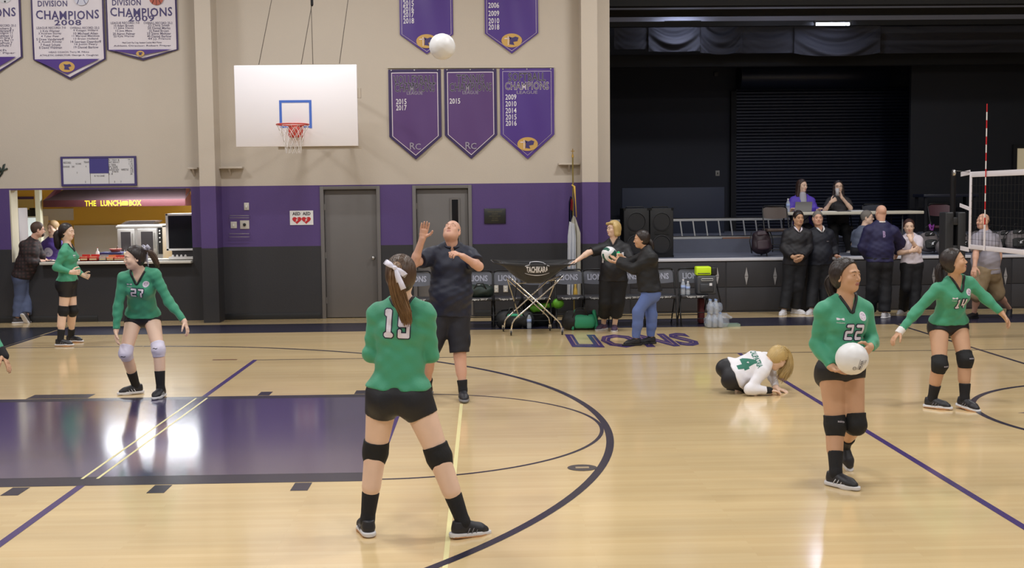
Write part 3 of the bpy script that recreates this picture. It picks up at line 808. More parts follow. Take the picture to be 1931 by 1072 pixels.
YW = 19.35            # front face of the gym's end wall
XL, XR = -10.2, 15.0
floor = struct(box('floor', XL, XR, -2.5, YW + 4.6, -.12, 0, fm))
ceil = struct(box('ceiling', XL, XR, -2.5, YW + .3, 7.2, 7.35, mat('ceiling_paint', (190, 186, 178), .9)))
for gx, gy in GYM_LIGHTS:
    t = thing('ceiling_light', (gx, gy, 6.9), 'rectangular lamp housing under the gym ceiling, out of view', 'light', 'gym ceiling lights')
    MB().box(gx - .62, gx + .62, gy - .32, gy + .32, 6.9, 7.0).build('housing', WHITE, t)
    MB().box(gx - .45, gx - .43, gy - .01, gy + .01, 7.0, 7.2).box(gx + .43, gx + .45, gy - .01, gy + .01, 7.0, 7.2).build('hanger', STEEL, t)

# ---- floor markings (paint layers a fraction of a millimetre thick)
def X_(px, Y): return P(px, 500, Y).x
YC = 9.97; XFT = -.78; XB = XFT - 5.79; XRIM = XFT - 4.19; XNET = 6.40
def paint(name, pts, m, z=.0006, d=.0006):
    return MB().poly([(x, y, z) for x, y in pts], (0, 0, 1), d).build(name, m, floor)
def strip(name, x0, x1, y0, y1, m, z=.0006): return paint(name, [(x0, y0), (x1, y0), (x1, y1), (x0, y1)], m, z)
def arcband(name, cx, cy, r, wd, a0, a1, m, z=.0012, n=72, r2=None):
    mb = MB(); V = []; F = []
    for k in range(n + 1):
        a = R(a0 + (a1 - a0) * k / n)
        for q in (r - wd, r): V.append((cx + q * math.cos(a), cy + q * math.sin(a), z))
    for k in range(n): F.append((2 * k, 2 * k + 1, 2 * k + 3, 2 * k + 2))
    return mb.add(V, F).build(name, m, floor)
strip('border_stripe', XB - .02, XR - .02, 17.42, 18.6, LINEK)
strip('border_stripe', XL + .02, XB - .05, -2.4, 18.6, mat('apron_black', (40, 40, 46), .22))
strip('baseline', XB - .035, XB + .02, .2, 17.42, LINEK, .0014)
KH = 1.83
strip('key_paint', XB + .02, XFT, YC - KH + .26, YC + KH - .17, KEYP)
strip('key_border', XB + .02, XFT, YC - KH, YC - KH + .26, LINEK, .0008)
strip('key_border', XB + .02, XFT, YC + KH - .17, YC + KH, LINEK, .0008)
strip('free_throw_line', XFT - .05, XFT, YC - KH, YC + KH, LINEP, .0014)
arcband('free_throw_circle', XFT, YC, 1.80, .032, -90, 90, LINEK)
arcband('three_point_arc', XRIM, YC, 6.05, .062, -87, 87, LINEK, .0016, 110)
strip('three_point_line', XB + .02, XRIM + .3, YC + 6.0, YC + 6.04, LINEK, .0012); strip('three_point_line', XB + .02, XRIM + .3, YC - 6.04, YC - 6.0, LINEK, .0012)
XE = -2.87
strip('service_line', XE, XE + .055, YC + KH, YC + 4.5, LINEP, .0012); strip('service_line', XE, XE + .055, YC - 4.5, YC - KH, LINEP, .0012)
for q in (-.035, .075): strip('key_crossing_line', XE + q - .008, XE + q + .012, YC - KH + .2, YC + KH - .1, LINEY, .0018)
strip('volleyball_sideline', XE, XR - .1, YC + 4.47, YC + 4.5, LINEK, .001); strip('volleyball_sideline', XE, XR - .1, YC - 4.5, YC - 4.45, LINEK, .001)
strip('attack_line', 3.17, 3.225, YC - 4.5, YC + 4.47, LINEP, .0012)
strip('attack_line', 9.4, 9.45, YC - 4.5, YC + 4.5, LINEP, .0012)
strip('centre_line', 6.22, 6.27, YC + 1.83, 17.42, LINEK, .0012); strip('centre_line', 6.22, 6.27, -1, YC - 1.83, LINEK, .0012)
arcband('centre_circle', 6.25, YC + .08, 1.83, .055, 0, 360, LINEK, .0012, 120)
# emblem inside the centre circle: a four pointed star
paint('centre_emblem', [(6.25 + r * math.cos(R(a)), YC + .3 + r * math.sin(R(a))) for a, r in ((180, 1.45), (210, .42), (270, 1.3), (300, .42), (0, 1.45), (60, .42), (90, 1.1), (135, .42))], LINEP, .001)
x0 = X_(862, 11.)
strip('yellow_line', -.240, -.210, 3., 11.15, LINEY, .0009)
for px, py in ((500, 743), (680, 742)):
    q = PF(px, py); strip('lane_mark', q.x - .06, q.x + .06, YC + KH + .02, YC + KH + .24, LINEK, .001)
q = PF(120, 747); strip('lane_block', q.x - .32, q.x + .3, YC + KH + .02, YC + KH + .26, LINEK, .001)
for px in (38, 302, 566):
    q = PF(px, 922); strip('lane_mark', q.x - .06, q.x + .06, YC - KH - .24, YC - KH - .02, LINEK, .001)
q = PF(424, 679); strip('floor_mark', q.x - .15, q.x + .15, q.y - .04, q.y + .04, mat('brown_mark', (120, 84, 60), .3), .001)
q = PF(1098, 883); e = [(q.x + .115 * math.cos(a) * 2 * .5 * 1.9 * .5, q.y + .1 * math.sin(a)) for a in np.linspace(0, 2 * math.pi, 25)[:-1]]
paint('round_badge', e, mat('badge_grey', (74, 70, 72), .3), .002); paint('badge_centre', [(q.x - .05, q.y - .025), (q.x + .05, q.y - .025), (q.x + .05, q.y + .025), (q.x - .05, q.y + .025)], mat('badge_tan', (170, 150, 120), .3), .003)
# LIONS lettering on the floor, readable from the court
tl = MB(); a, b_ = PF(1072, 641), PF(1304, 641); yc = (PF(1190, 654).y + PF(1190, 629).y) / 2; hh = PF(1190, 629).y - PF(1190, 653).y
text_into(tl, 'LIONS', ((a.x + b_.x) / 2 + .02, yc, .0022), b_.x - a.x, hh * .9, (1, 0, 0), (0, 1, 0), off=.045, arc=-.12); tl.build('floor_lettering', LINEP, floor)
tl = MB(); text_into(tl, 'LIONS', ((a.x + b_.x) / 2 + .02, yc, .003), (b_.x - a.x) * .99, hh * .84, (1, 0, 0), (0, 1, 0), off=-.035, arc=-.12); tl.build('floor_lettering', mat('floor_lettering_tan', (150, 120, 120), .3), floor)

# ---- end wall with a serving hatch and two doors
ZB, ZP = 1.21, 2.21    # top of the black band, top of the purple band
zf = lambda px, py: P(px, py, YW).z
xf = lambda px: P(px, 400, YW).x
hx0, hx1, hz0, hz1 = xf(19), xf(361), 1.0, zf(200, 357)
d1 = (xf(604), xf(717), 2.19); d2 = (xf(778), xf(890), 2.19)
XE_ = xf(1151)
def wall(name, xs, zs, y0, y1, holes, matf, reveal=None):
    mb = MB()
    for i in range(len(xs) - 1):
        for j in range(len(zs) - 1):
            cx, cz = (xs[i] + xs[i + 1]) / 2, (zs[j] + zs[j + 1]) / 2
            if any(h[0] < cx < h[1] and h[2] < cz < h[3] for h in holes): continue
            mb.box(xs[i], xs[i + 1], y0, y1, zs[j], zs[j + 1], matf(cz))
    return struct(mb.build(name, [BLACKP, PURPLE, CREAM], None))
holes = [(hx0, hx1, hz0, hz1), (d1[0], d1[1], 0, 2.19), (d2[0], d2[1], 0, 2.19)]
xs = sorted([XL, hx0, hx1, d1[0], d1[1], d2[0], d2[1], XE_]); zs = sorted([0, hz0, ZB, 2.19, ZP, hz1, 7.2])
wall('wall_back', xs, zs, YW, YW + .28, holes, lambda z: 0 if z < ZB else (1 if z < ZP else 2))
struct(MB().box(XL - .2, XL, -2.5, YW + .28, 0, ZB, 0).box(XL - .2, XL, -2.5, YW + .28, ZB, ZP, 1).box(XL - .2, XL, -2.5, YW + .28, ZP, 7.2, 2).build('wall_left', [BLACKP, PURPLE, CREAM]))
struct(MB().box(XR, XR + .2, -2.5, YW + .2, 0, ZB, 0).box(XR, XR + .2, -2.5, YW + .2, ZB, ZP, 1).box(XR, XR + .2, -2.5, YW + .2, ZP, 7.2, 2).build('wall_right', [BLACKP, PURPLE, CREAM]))
def pilaster(n, px0, px1, dep):
    a, b_ = P(px0, 400, YW - dep).x, P(px1, 400, YW - dep).x; m = MB()
    m.box(a, b_, YW - dep, YW, 0, ZB, 0); m.box(a, b_, YW - dep, YW, ZB, ZP, 1); m.box(a, b_, YW - dep, YW, ZP, 7.2, 2)
    return struct(m.build(n, [BLACKP, PURPLE, CREAM], bevel=0))
pilaster('trim_1', 372 + 6, 408, .42); pilaster('trim_2', 1098, 1128, .42)
bb = MB(); 
for a, c in ((XL, XB + .2), (xf(418), d1[0] - .03), (d1[1] + .03, d2[0] - .03), (d2[1] + .03, xf(1092))): bb.box(a, c, YW - .012, YW, 0, .1)
struct(bb.build('baseboard_back', mat('rubber_base', (30, 30, 32), .5), bevel=.003))
def door(n, d, lite=False):
    x0, x1, z1 = d; o = struct(box(n, x0 + .065, x1 - .065, YW + .05, YW + .1, .012, z1 - .06, GREYM, bevel=.003))
    f = MB().box(x0, x0 + .06, YW - .02, YW + .2, 0, z1).box(x1 - .06, x1, YW - .02, YW + .2, 0, z1).box(x0 + .06, x1 - .06, YW - .02, YW + .2, z1 - .055, z1)
    f.build('door_frame', GREYM, o, bevel=.004)
    k = MB(); kx = x1 - .13 if not lite else x0 + .13
    k.lathe((kx, YW + .05, 1.0), [(.032, 0), (.032, .008), (.012, .012), (.012, .04), (.028, .05), (.03, .066), (.02, .078)], 16, ((1, 0, 0), (0, 0, 1), (0, -1, 0))); k.build('door_knob', STEEL, o, True)
    for z in (.3, 1.05, 1.85): MB().lathe((x0 + .066, YW + .045, z - .05), [(.008, 0), (.008, .1)], 8).build('hinge', STEEL, o)
    if lite:
        wx0, wx1 = xf(852), xf(864); MB().box(wx0, wx1, YW + .03, YW + .05, 1.25, 1.95).build('door_window', mat('dark_glass', (16, 16, 18), .1), o)
        MB().box(wx0 - .03, wx0, YW + .03, YW + .055, 1.22, 1.98).box(wx1, wx1 + .03, YW + .03, YW + .055, 1.22, 1.98).box(wx0, wx1, YW + .03, YW + .055, 1.95, 1.98).box(wx0, wx1, YW + .03, YW + .055, 1.22, 1.25).build('window_trim', GREYM, o)
    MB().box(x0 + .06, x1 - .06, YW + .12, YW + .28, 0, z1).build('door_backing', BLK, o)
    return o
door('door_1', d1); door('door_2', d2, True)

# ---- serving hatch: room behind, counter, hood, ovens
MUST = mat('mustard_paint', (226, 182, 78), .7); KY = YW + 3.4
YEL2 = mat('cream_yellow', (222, 206, 150), .7)
ko = struct(MB().box(hx0 - 1.2, hx1 + .9, KY, KY + .15, 0, 2.47, 0).build('wall_kitchen', [MUST]))
struct(MB().box(hx0 - 1.35, hx0 - 1.2, YW + .28, KY + .15, 0, 2.47).build('wall_kitchen_left', YEL2)); struct(MB().box(hx1 + .9, hx1 + 1.05, YW + .28, KY + .15, 0, 2.47).build('wall_kitchen_right', YEL2))
struct(MB().box(hx0 - 1.35, hx1 + 1.05, YW + .28, KY + .15, 2.47, 2.57).build('ceiling_kitchen', WHITE))
area('kitchen_lamp_light', ((hx0 + hx1) / 2 + .5, YW + 1.35, 2.40), (2.1, .8), 130, color=(.92, .96, 1.))
t = thing('kitchen_light', ((hx0 + hx1) / 2 + .5, YW + 1.35, 2.41), 'fluorescent lamp housing on the kitchen ceiling, out of view', 'light')
MB().box((hx0 + hx1) / 2 - .6, (hx0 + hx1) / 2 + 1.6, YW + .93, YW + 1.77, 2.41, 2.468).build('housing', WHITE, t)
ct = thing('serving_counter', ((hx0 + hx1) / 2, YW, 0), 'pale serving counter sill along the hatch in the black wall', 'counter')
MB().box(xf(76), hx1, YW - .14, YW + .75, .955, 1.0).build('worktop', mat('counter_top', (206, 200, 188), .35), ct, bevel=.008)
MB().box(hx0 + .5, hx1 - .02, YW + .3, YW + .7, 0, .955).build('base', BLACKP, ct)
hw_ = lambda px, Y: P(px, 430, Y).x
hz_ = lambda px, py, Y: P(px, py, Y).z
# jamb pieces and lit panel at the hatch's left
struct(MB().box(hx0, hx0 + .02, YW, YW + .28, 1.0, hz1).build('trim_3', mat('jamb_cream', (196, 188, 166), .6)))
Y1 = YW + 1.9
o = struct(box('trim_4', hw_(68, Y1), hw_(77, Y1), Y1, Y1 + .12, 0, 2.46, mat('post_cream', (238, 238, 214), .5)))
Y2 = YW + 2.2
o = thing('wall_cabinet', (hw_(35, Y2), Y2, 1.2), 'grey metal cabinet at the left end of the kitchen hatch', 'cabinet')
x0, x1 = hw_(20, Y1 - .7), hw_(45, Y1 - .7)
MB().box(x0, x1, Y1 - .9, Y1 - .5, hz_(30, 458, Y1), hz_(30, 392, Y1)).build('body', mat('cabinet_grey', (176, 172, 176), .4), o, bevel=.01)
MB().box(x1 - .16, x1 - .02, Y1 - .92, Y1 - .9, hz_(30, 450, Y1), hz_(30, 402, Y1)).build('poster', mat('poster_white', (214, 212, 220), .5), o)
o = thing('fridge', (hw_(58, Y2), Y2, 0), 'white glowing drinks fridge behind the bearded man in the plaid shirt', 'fridge')
MB().box(hw_(46, Y2), hw_(73, Y2), Y2, Y2 + .5, 0, hz_(60, 408, Y2)).build('body', WHITE, o, bevel=.01)
MB().box(hw_(48, Y2), hw_(71, Y2), Y2 - .02, Y2, .3, hz_(60, 411, Y2)).build('door', mat('fridge_glow', (226, 240, 244), .3, emit=.55), o)
o = thing('coffee_maker', (hw_(57, Y2), Y2 + .2, hz_(60, 408, Y2)), 'black appliance standing on the white fridge in the kitchen', 'appliance')
zt = hz_(60, 408, Y2); MB().box(hw_(49, Y2), hw_(66, Y2), Y2 + .05, Y2 + .3, zt, zt + .12).build('body', BLK, o, bevel=.01); MB().box(hw_(52, Y2), hw_(62, Y2), Y2 + .1, Y2 + .25, zt + .12, zt + .15).build('lid', BLK, o, bevel=.01)
box('purple_stripe', hw_(30, KY), hw_(66, KY), KY - .01, KY, hz_(50, 376, KY), hz_(50, 371, KY), PURPLE, ko)
box('cream_panel', hw_(30, KY), hw_(66, KY), KY - .008, KY, 1.0, hz_(50, 376, KY), YEL2, ko)
# awning
YA = YW + 1.9
aw = thing('awning', (hw_(215, YA), YA, 2.0), 'maroon awning lettered THE LUNCH BOX above the kitchen hatch', 'awning')
MAR = mat('maroon_canvas', (82, 36, 42), .65, bump=(80, .1), var=(5, .1)); MAR2 = mat('maroon_top', (70, 52, 56), .7, bump=(80, .1))
ax0, ax1 = hw_(83, YA), hw_(351, YA); az0, az1, az2 = hz_(200, 390, YA), hz_(200, 377, YA), min(2.44, hz_(200, 358, YA) + .2)
m = MB(); m.add([(ax0, YA, az1), (ax1, YA, az1), (ax1 - .12, KY - .0, az2), (ax0 + .2, KY - .0, az2), (ax0, YA + .02, az1), (ax1, YA + .02, az1), (ax1 - .12, KY - .0, az2 - .02), (ax0 + .2, KY - .0, az2 - .02)],
    [(0, 1, 2, 3), (7, 6, 5, 4), (0, 4, 5, 1), (1, 5, 6, 2), (2, 6, 7, 3), (3, 7, 4, 0)]); m.build('canopy', MAR2, aw)
MB().box(ax0, ax1, YA - .005, YA + .02, az0, az1).build('valance', MAR, aw, bevel=.004)
m = MB(); m.add([(ax0, YA + .02, az0), (ax0, YA + .02, az1), (ax0 + .2, KY - .9, az2), (ax0, KY - .9, az0)], [(0, 1, 2, 3)]); m.add([(ax1, YA + .02, az0), (ax1, YA + .02, az1), (ax1 - .12, KY - .9, az2), (ax1, KY - .9, az0)], [(0, 1, 2, 3)]); m.build('side_flap', MAR, aw)
LY = mat('letter_yellow', (250, 206, 50), .5)
tz = hz_(200, 383.5, YA); m = MB()
text_into(m, 'THE', ((hw_(162, YA) + hw_(183, YA)) / 2, YA - .008, tz), hw_(183, YA) - hw_(162, YA), .095, off=.02)
text_into(m, 'LUNCH', ((hw_(192, YA) + hw_(230, YA)) / 2, YA - .008, tz), hw_(230, YA) - hw_(192, YA), .095, off=.02)
text_into(m, 'BOX', ((hw_(246, YA) + hw_(268, YA)) / 2, YA - .008, tz), hw_(268, YA) - hw_(246, YA), .095, off=.02); m.build('lettering', LY, aw)
x0, x1 = hw_(231, YA), hw_(244, YA); m = MB()
m.poly([(x0, YA - .009, tz - .04), (x1 - .01, YA - .009, tz - .04), (x1, YA - .009, tz), (x0 + .005, YA - .009, tz)], (0, -1, 0), .003)
m.poly([(x0 + .005, YA - .009, tz + .006), (x1, YA - .009, tz + .006), (x1 - .02, YA - .009, tz + .038), (x0 + .02, YA - .009, tz + .034)], (0, -1, 0), .003); m.build('sandwich_emblem', LY, aw)
MB().box(hw_(78, KY), hw_(140, KY), KY - .03, KY, hz_(100, 416, KY), hz_(100, 394, KY)).build('notice_panel', mat('notice_grey', (206, 204, 214), .5), ko)
MB().box(hw_(140, KY), hw_(235, KY), KY - .03, KY, .9, hz_(180, 425, KY)).build('steel_splashback', mat('splash_steel', (206, 206, 212), .5, .15), ko)
SS = mat('oven_steel', (196, 192, 188), .35, .5)
YO = YW + 1.3
def zo(py): return hz_(270, py, YO)
ov = thing('double_oven', (hw_(262, YO), YO, 0), 'steel convection oven with two glass doors behind the hatch counter', 'oven')
ox0, ox1 = hw_(221, YO), hw_(306, YO)
MB().box(ox0, ox1, YO, YO + .7, 0, zo(424)).box(ox0 - .02, ox1, YO - .02, YO + .72, zo(430), zo(426)).build('body', SS, ov, bevel=.006)
for a, c in ((222, 254), (260, 296)):
    MB().box(hw_(a, YO), hw_(c, YO), YO - .035, YO - .004, 1.02, zo(432)).build('door', SS, ov, bevel=.006)
    MB().box(hw_(a + 6.5, YO), hw_(c - 7, YO), YO - .04, YO - .034, 1.1, zo(437)).build('door_window', mat('oven_glass', (80, 76, 78), .15), ov)
    MB().tube([(hw_(c - 3, YO), YO - .065, 1.15), (hw_(c - 3, YO), YO - .065, zo(440))], .008).build('handle', STEEL, ov)
MB().box(hw_(298, YO), hw_(306, YO), YO - .03, YO, 1.05, zo(430)).build('control_panel', BLK, ov)
for py in (436, 441, 449, 457): 
    m = MB(); m.lathe((hw_(301.5, YO), YO - .03, zo(py)), [(.014, 0), (.012, .012)], 10, ((1, 0, 0), (0, 0, 1), (0, -1, 0))); m.build('knob', WHITE, ov)
tr = thing('tray_stack', (hw_(262, YO), YO + .2, zo(424)), 'stack of dark baking trays lying on top of the steel oven', 'trays')
for k in range(4): MB().box(hw_(226 + 3 * k, YO), hw_(286 + 2 * k, YO), YO + .05, YO + .5, zo(424) + .002 + .017 * k, zo(424) + .014 + .017 * k).build('tray', mat('tray_dark', (92, 84, 82), .45, .4), tr)
YM = YW + .55
mo = thing('display_case', (hw_(337, YM), YM, 1.0), 'white framed dark glass display case at the right end of the hatch', 'display case')
mx0, mx1 = hw_(312.5, YM), hw_(375, YM); mz0, mz1 = hz_(340, 473, YM), hz_(340, 403, YM)
MB().box(mx0, mx0 + .04, YM, YM + .5, mz0, mz1).box(mx1 - .04, mx1, YM, YM + .5, mz0, mz1).box(mx0, mx1, YM, YM + .5, mz1 - .035, mz1).box(mx0, mx1, YM, YM + .5, mz0, mz0 + .035).build('frame', WHITE, mo, bevel=.004)
MB().box(mx0 + .04, mx1 - .04, YM + .02, YM + .03, mz0 + .035, mz1 - .035).build('glass', mat('display_glass', (34, 34, 38), .08), mo)
MB().box(mx0 + .04, mx1 - .04, YM + .35, YM + .48, mz0 + .035, mz1 - .035).build('back', BLK, mo)
MB().box(mx0 + .08, mx1, YM + .05, YM + .4, 1.0, mz0).build('base', mat('case_base', (60, 58, 60), .5), mo)
tq = MB(); 
for k in range(4): tq.lathe((mx0 + .12 + .07 * k, YM - .05, 1.035), [(.02, 0), (.02, .02), (.008, .035)], 8)
o = thing('cup_lids', (mx0 + .2, YM - .05, 1.0), 'white tray of cup lids on the counter below the display case', 'lids'); tq.build('lid', WHITE, o); MB().box(mx0 + .06, mx1, YM - .1, YM - .0, 1.0, 1.035).build('tray', WHITE, o)
# counter goods
RED = mat('snack_red', (190, 44, 38), .5); ORG = mat('snack_orange', (214, 120, 70), .5); NAV = mat('tray_navy', (40, 44, 96), .5)
YG = YW + .12
gm = lambda px: P(px, 480, YG).x
for px0, px1, h, m_, lb, dy in ((150, 165, .07, RED, 'red snack box on the counter just right of the standing player', 0), (167, 183, .07, RED, 'red and white sweet box beside the first red one', 0),
        (151, 172, .05, ORG, 'orange lidded box standing behind the red snack boxes', .16), (186, 200, .065, mat('snack_grey', (150, 146, 146), .5), 'grey carton between red and orange boxes on counter', 0),
        (200, 214, .06, ORG, 'orange snack carton left of the rightmost red box', 0), (214, 236, .055, RED, 'rightmost red snack box, beside the head of player 27', 0)):
    a, c = gm(px0), gm(px1); t = thing('snack_box', ((a + c) / 2, YG + dy, 1.0), lb, 'box', 'snack boxes on the serving counter')
    b0 = MB(); y0, y1 = YG + dy, YG + dy + .13
    b0.box(a, c, y0, y1, 1.0, 1.008).box(a, a + .006, y0, y1, 1.0, 1.0 + h).box(c - .006, c, y0, y1, 1.0, 1.0 + h).box(a, c, y0, y0 + .006, 1.0, 1.0 + h * .85).box(a, c, y1 - .006, y1, 1.0, 1.0 + h * 1.5); b0.build('carton', m_, t)
    MB().box(a + .01, c - .01, y0 - .003, y0, 1.0 + h * .25, 1.0 + h * .6).build('label_strip', mat('label_cream', (226, 200, 150), .5), t)
    nn = MB(); 
    for k in range(4): nn.box(a + .012 + (c - a - .03) * k / 4, a + .012 + (c - a - .03) * (k + .7) / 4, y0 + .02, y1 - .02, 1.01, 1.0 + h * .95)
    nn.build('snack', mat('snack_wrap', (200, 150, 110), .4), t)
t = thing('food_tray', (gm(195), YG + .25, 1.0), 'navy blue tray raised on a riser behind the snack boxes', 'tray')
MB().box(gm(180), gm(222), YG + .2, YG + .5, 1.09, 1.13).build('tray', NAV, t, bevel=.008); MB().box(gm(184), gm(218), YG + .24, YG + .46, 1.0, 1.09).build('riser', STEEL, t)
t = thing('serving_dish', (gm(210), YG + .3, 1.13), 'red rimmed serving dish with a spoon on the navy tray', 'dish')
m = MB(); m.lathe((gm(206), YG + .34, 1.13), [(.07, 0), (.10, .05), (.105, .055), (.09, .05), (.06, .012)], 20); m.build('dish', mat('dish_pink', (206, 110, 90), .4), t, True); MB().tube([(gm(207), YG + .34, 1.15), (gm(212), YG + .3, 1.23)], .006).build('spoon', BLK, t)
t = thing('napkin_cup', (gm(229), YG + .22, 1.0), 'pale yellow cup with straws standing on the serving counter', 'cup')
m = MB(); m.lathe((gm(230), YG + .24, 1.0), [(.03, 0), (.042, .13), (.039, .13), (.028, .01)], 16); m.build('cup', mat('cup_cream', (232, 226, 190), .4), t, True)
m = MB(); [m.tube([(gm(230) + q, YG + .24, 1.03), (gm(230) + q * 2.2, YG + .24 + q, 1.17)], .003, 5) for q in (-.012, 0, .014)]; m.build('straw', WHITE, t)
t = thing('squeeze_bottle', (gm(171), YG + .2, 1.0), 'white squeeze bottle with pointed cap on the counter', 'bottle')
m = MB(); m.lathe((gm(171), YG + .35, 1.0), [(.028, 0), (.03, .02), (.03, .13), (.012, .155), (.010, .17), (.003, .20)], 14); m.build('bottle', WHITE, t, True); MB().lathe((gm(171), YG + .35, 1.2), [(.006, 0), (.004, .012)], 8).build('cap', RED, t)

# ---- stage
SZ = .915; YS = YW + .15
XSL, XSR = XE_, XR
CARP = mat('stage_carpet', (104, 108, 124), .9, bump=(200, .3), var=(8, .08)); SKIRT = mat('stage_skirt', (52, 51, 55), .7, bump=(80, .15), var=(3, .08))
stage = struct(MB().box(XSL, XSR, YS + .02, 26.5, 0, SZ, 0).box(XSL, XSR, YW + 2.1, 26.5, SZ, SZ + .25, 0).build('floor_stage', [CARP]))
box('stage_front', XSL, XSR, YS, YS + .02, 0, SZ - .05, SKIRT, stage)
for a in range(8):
    x = XSL + .35 + a * 1.62; MB().box(x, x + 1.6, YS - .012, YS, .03, .42).build('front_panel', SKIRT, stage, bevel=.003); MB().box(x, x + 1.6, YS - .012, YS, .43, SZ - .055).build('front_panel', SKIRT, stage, bevel=.003)
MB().box(XSL, XSR, YS - .03, YS + .05, SZ - .045, SZ + .006).build('edge_trim', mat('edge_white', (212, 212, 220), .35), stage, bevel=.006)
DIA = mat('diamond_silver', (176, 174, 176), .35, .4)
for px in (1352, 1407, 1461, 1515, 1646, 1895, 1560 + 45, 1760, 2010):
    c = P(px, 521, YS); 
    for q in (-1, 1):
        m = MB(); m.poly([(c.x - .03, YS - .02, c.z + .004 * q), (c.x + .03, YS - .02, c.z + .004 * q), (c.x, YS - .02, c.z + q * .15)], (0, -1, 0), .006); m.build('diamond_hinge', DIA, stage)
YBK = 26.0
sb = lambda px, py: P(px, py, YBK)
back = struct(MB().box(XSL - .5, XSR, YBK, YBK + .2, SZ, 7.4).build('wall_stage', mat('stage_wall', (27, 30, 43), .7, bump=(5, .1))))
struct(MB().box(XSL - .25, XSL - .02, YW + .28, YBK, 0, 7.4).build('wall_stage_left', DARKST)); struct(MB().box(XSR, XSR + .2, YW + .2, YBK + .2, 0, 7.4).build('wall_stage_right', DARK2))
struct(MB().box(XSL - .25, XSR + .2, YW + .3, YBK + .2, 7.2, 7.35).build('ceiling_stage', DARK2))
# roll-up shutter with slats
sh = thing('roll_up_shutter', (sb(1520, 400).x, YBK - .1, SZ + .25), 'dark navy roll-up shutter with horizontal slats behind the officials table', 'shutter')
sx0, sx1 = sb(1386, 300).x, sb(1790, 300).x; SLT = mat('shutter_slat', (32, 37, 56), .42, .3); z = SZ + .26; zt = sb(1500, 172).z; k = 0
while z < zt:
    m = MB(); m.add([(x, y, zz) for x in (sx0, sx1) for y, zz in ((YBK - .06, z), (YBK - .085, z + .015), (YBK - .085, z + .052), (YBK - .06, z + .067), (YBK - .04, z + .067), (YBK - .04, z))],
                 [(0, 1, 7, 6), (1, 2, 8, 7), (2, 3, 9, 8), (3, 4, 10, 9), (4, 5, 11, 10), (5, 0, 6, 11), (5, 4, 3, 2, 1, 0), (6, 7, 8, 9, 10, 11)]); m.build('slat', SLT, sh); z += .07; k += 1
m = MB(); n_ = 14; hz0_, hz1_ = sb(1500, 172).z, sb(1500, 120).z; rr_ = (hz1_ - hz0_) / 2
m.lathe((sx0, YBK - .05 - rr_, (hz0_ + hz1_) / 2), [(rr_ * .98, 0), (rr_, .01), (rr_, sb(1660, 150).x - sx0), (rr_ * .98, sb(1660, 150).x - sx0 + .01)], 28, ((0, 1, 0), (0, 0, 1), (1, 0, 0))); m.build('housing', mat('shutter_housing', (34, 38, 54), .35, .4), sh, 'auto')
MB().box(sx0 - .12, sx0, YBK - .15, YBK, SZ + .25, hz0_).build('guide', DARK2, sh)
bpn_ = thing('flat_panel', (sb(1270, 380).x, YBK - 1, SZ + .25), 'low dark grey panel leaning behind the loudspeaker on stage', 'panel')
YP_ = YBK - 1.2; MB().box(P(1173, 380, YP_).x, P(1366, 380, YP_).x, YP_, YP_ + .05, SZ + .25, P(1270, 354, YP_).z).build('board', mat('panel_slate', (44, 50, 68), .6), bpn_, bevel=.004)
for q in (1180, 1355): MB().bar((P(q, 380, YP_).x, YP_ + .05, SZ + 1.0), (P(q, 380, YP_).x, YP_ + .5, SZ + .26), .04, .04).build('brace', DARK2, bpn_)
t = thing('light_switch', tuple(sb(1353, 327)), 'small pale switch plate on the dark stage back wall', 'switch'); c = sb(1353, 327); MB().box(c.x - .045, c.x + .045, YBK - .012, YBK, c.z - .06, c.z + .06).build('plate', mat('plate_grey', (150, 146, 140), .5), t, bevel=.003); MB().box(c.x - .01, c.x + .01, YBK - .03, YBK - .012, c.z - .02, c.z + .02).build('toggle', BLK, t)
t = thing('wall_sensor', tuple(sb(1350, 140)), 'small dark box high on the stage back wall', 'sensor'); c = sb(1350, 140); MB().box(c.x - .05, c.x + .05, YBK - .06, YBK, c.z - .05, c.z + .05).build('body', mat('sensor_grey', (52, 50, 54), .5), t, bevel=.01)
# beams, tube lamps and valance
BEAM = mat('beam_grey', (118, 118, 128), .8); BD = mat('beam_black', (12, 12, 15), .8)
def sbeam(py0, py1, Y, m_, dep, nm, n):
    x0, x1 = XSL, XSR; z0, z1 = P(1400, py1, Y).z, P(1400, py0, Y).z
    return struct(box('trim_%d' % n, x0, x1, Y, Y + dep, z0, z1, m_))
sbeam(-30, 10, 20.2, BD, .2, 'b', 5); sbeam(17, 29, 20.9, BD, .12, 'b', 6); b2 = sbeam(9, 44, 22.72, BEAM, .1, 'b', 7); sbeam(39.5, 49, 22.2, BD, .12, 'b', 8); 
sbeam(103, 125, 23.4, BD, .2, 'b', 9)
def tubelamp(px, Y, z, ln, pw, lb):
    c = P(px, 30, Y); t = thing('tube_lamp', (c.x, Y, z), lb, 'lamp', 'tube lamps over the stage')
    m = MB(); m.tube([(c.x - ln / 2, Y, z), (c.x + ln / 2, Y, z)], .018, 10); m.build('tube', mat('tube_glow', (214, 224, 255), .3, emit=90.), t, True)
    MB().box(c.x - ln / 2 - .03, c.x + ln / 2 + .03, Y - .04, Y + .04, z + .03, z + .07).box(c.x - ln / 2 - .03, c.x - ln / 2, Y - .02, Y + .02, z - .02, z + .03).box(c.x + ln / 2, c.x + ln / 2 + .03, Y - .02, Y + .02, z - .02, z + .03).build('fitting', BLK, t)
    area('tube_lamp_light', (c.x, Y, z - .025), (ln, .06), pw, color=(.82, .86, 1.))
tubelamp(1570, 22.1, P(1570, 46, 22.1).z, .64, 5, 'glowing white tube lamp under the stage beams above the valance')
tubelamp(1287, 22.42, P(1287, 46.6, 22.42).z, .64, 5, 'tube lamp hidden behind the stage beam, left of the glowing one')
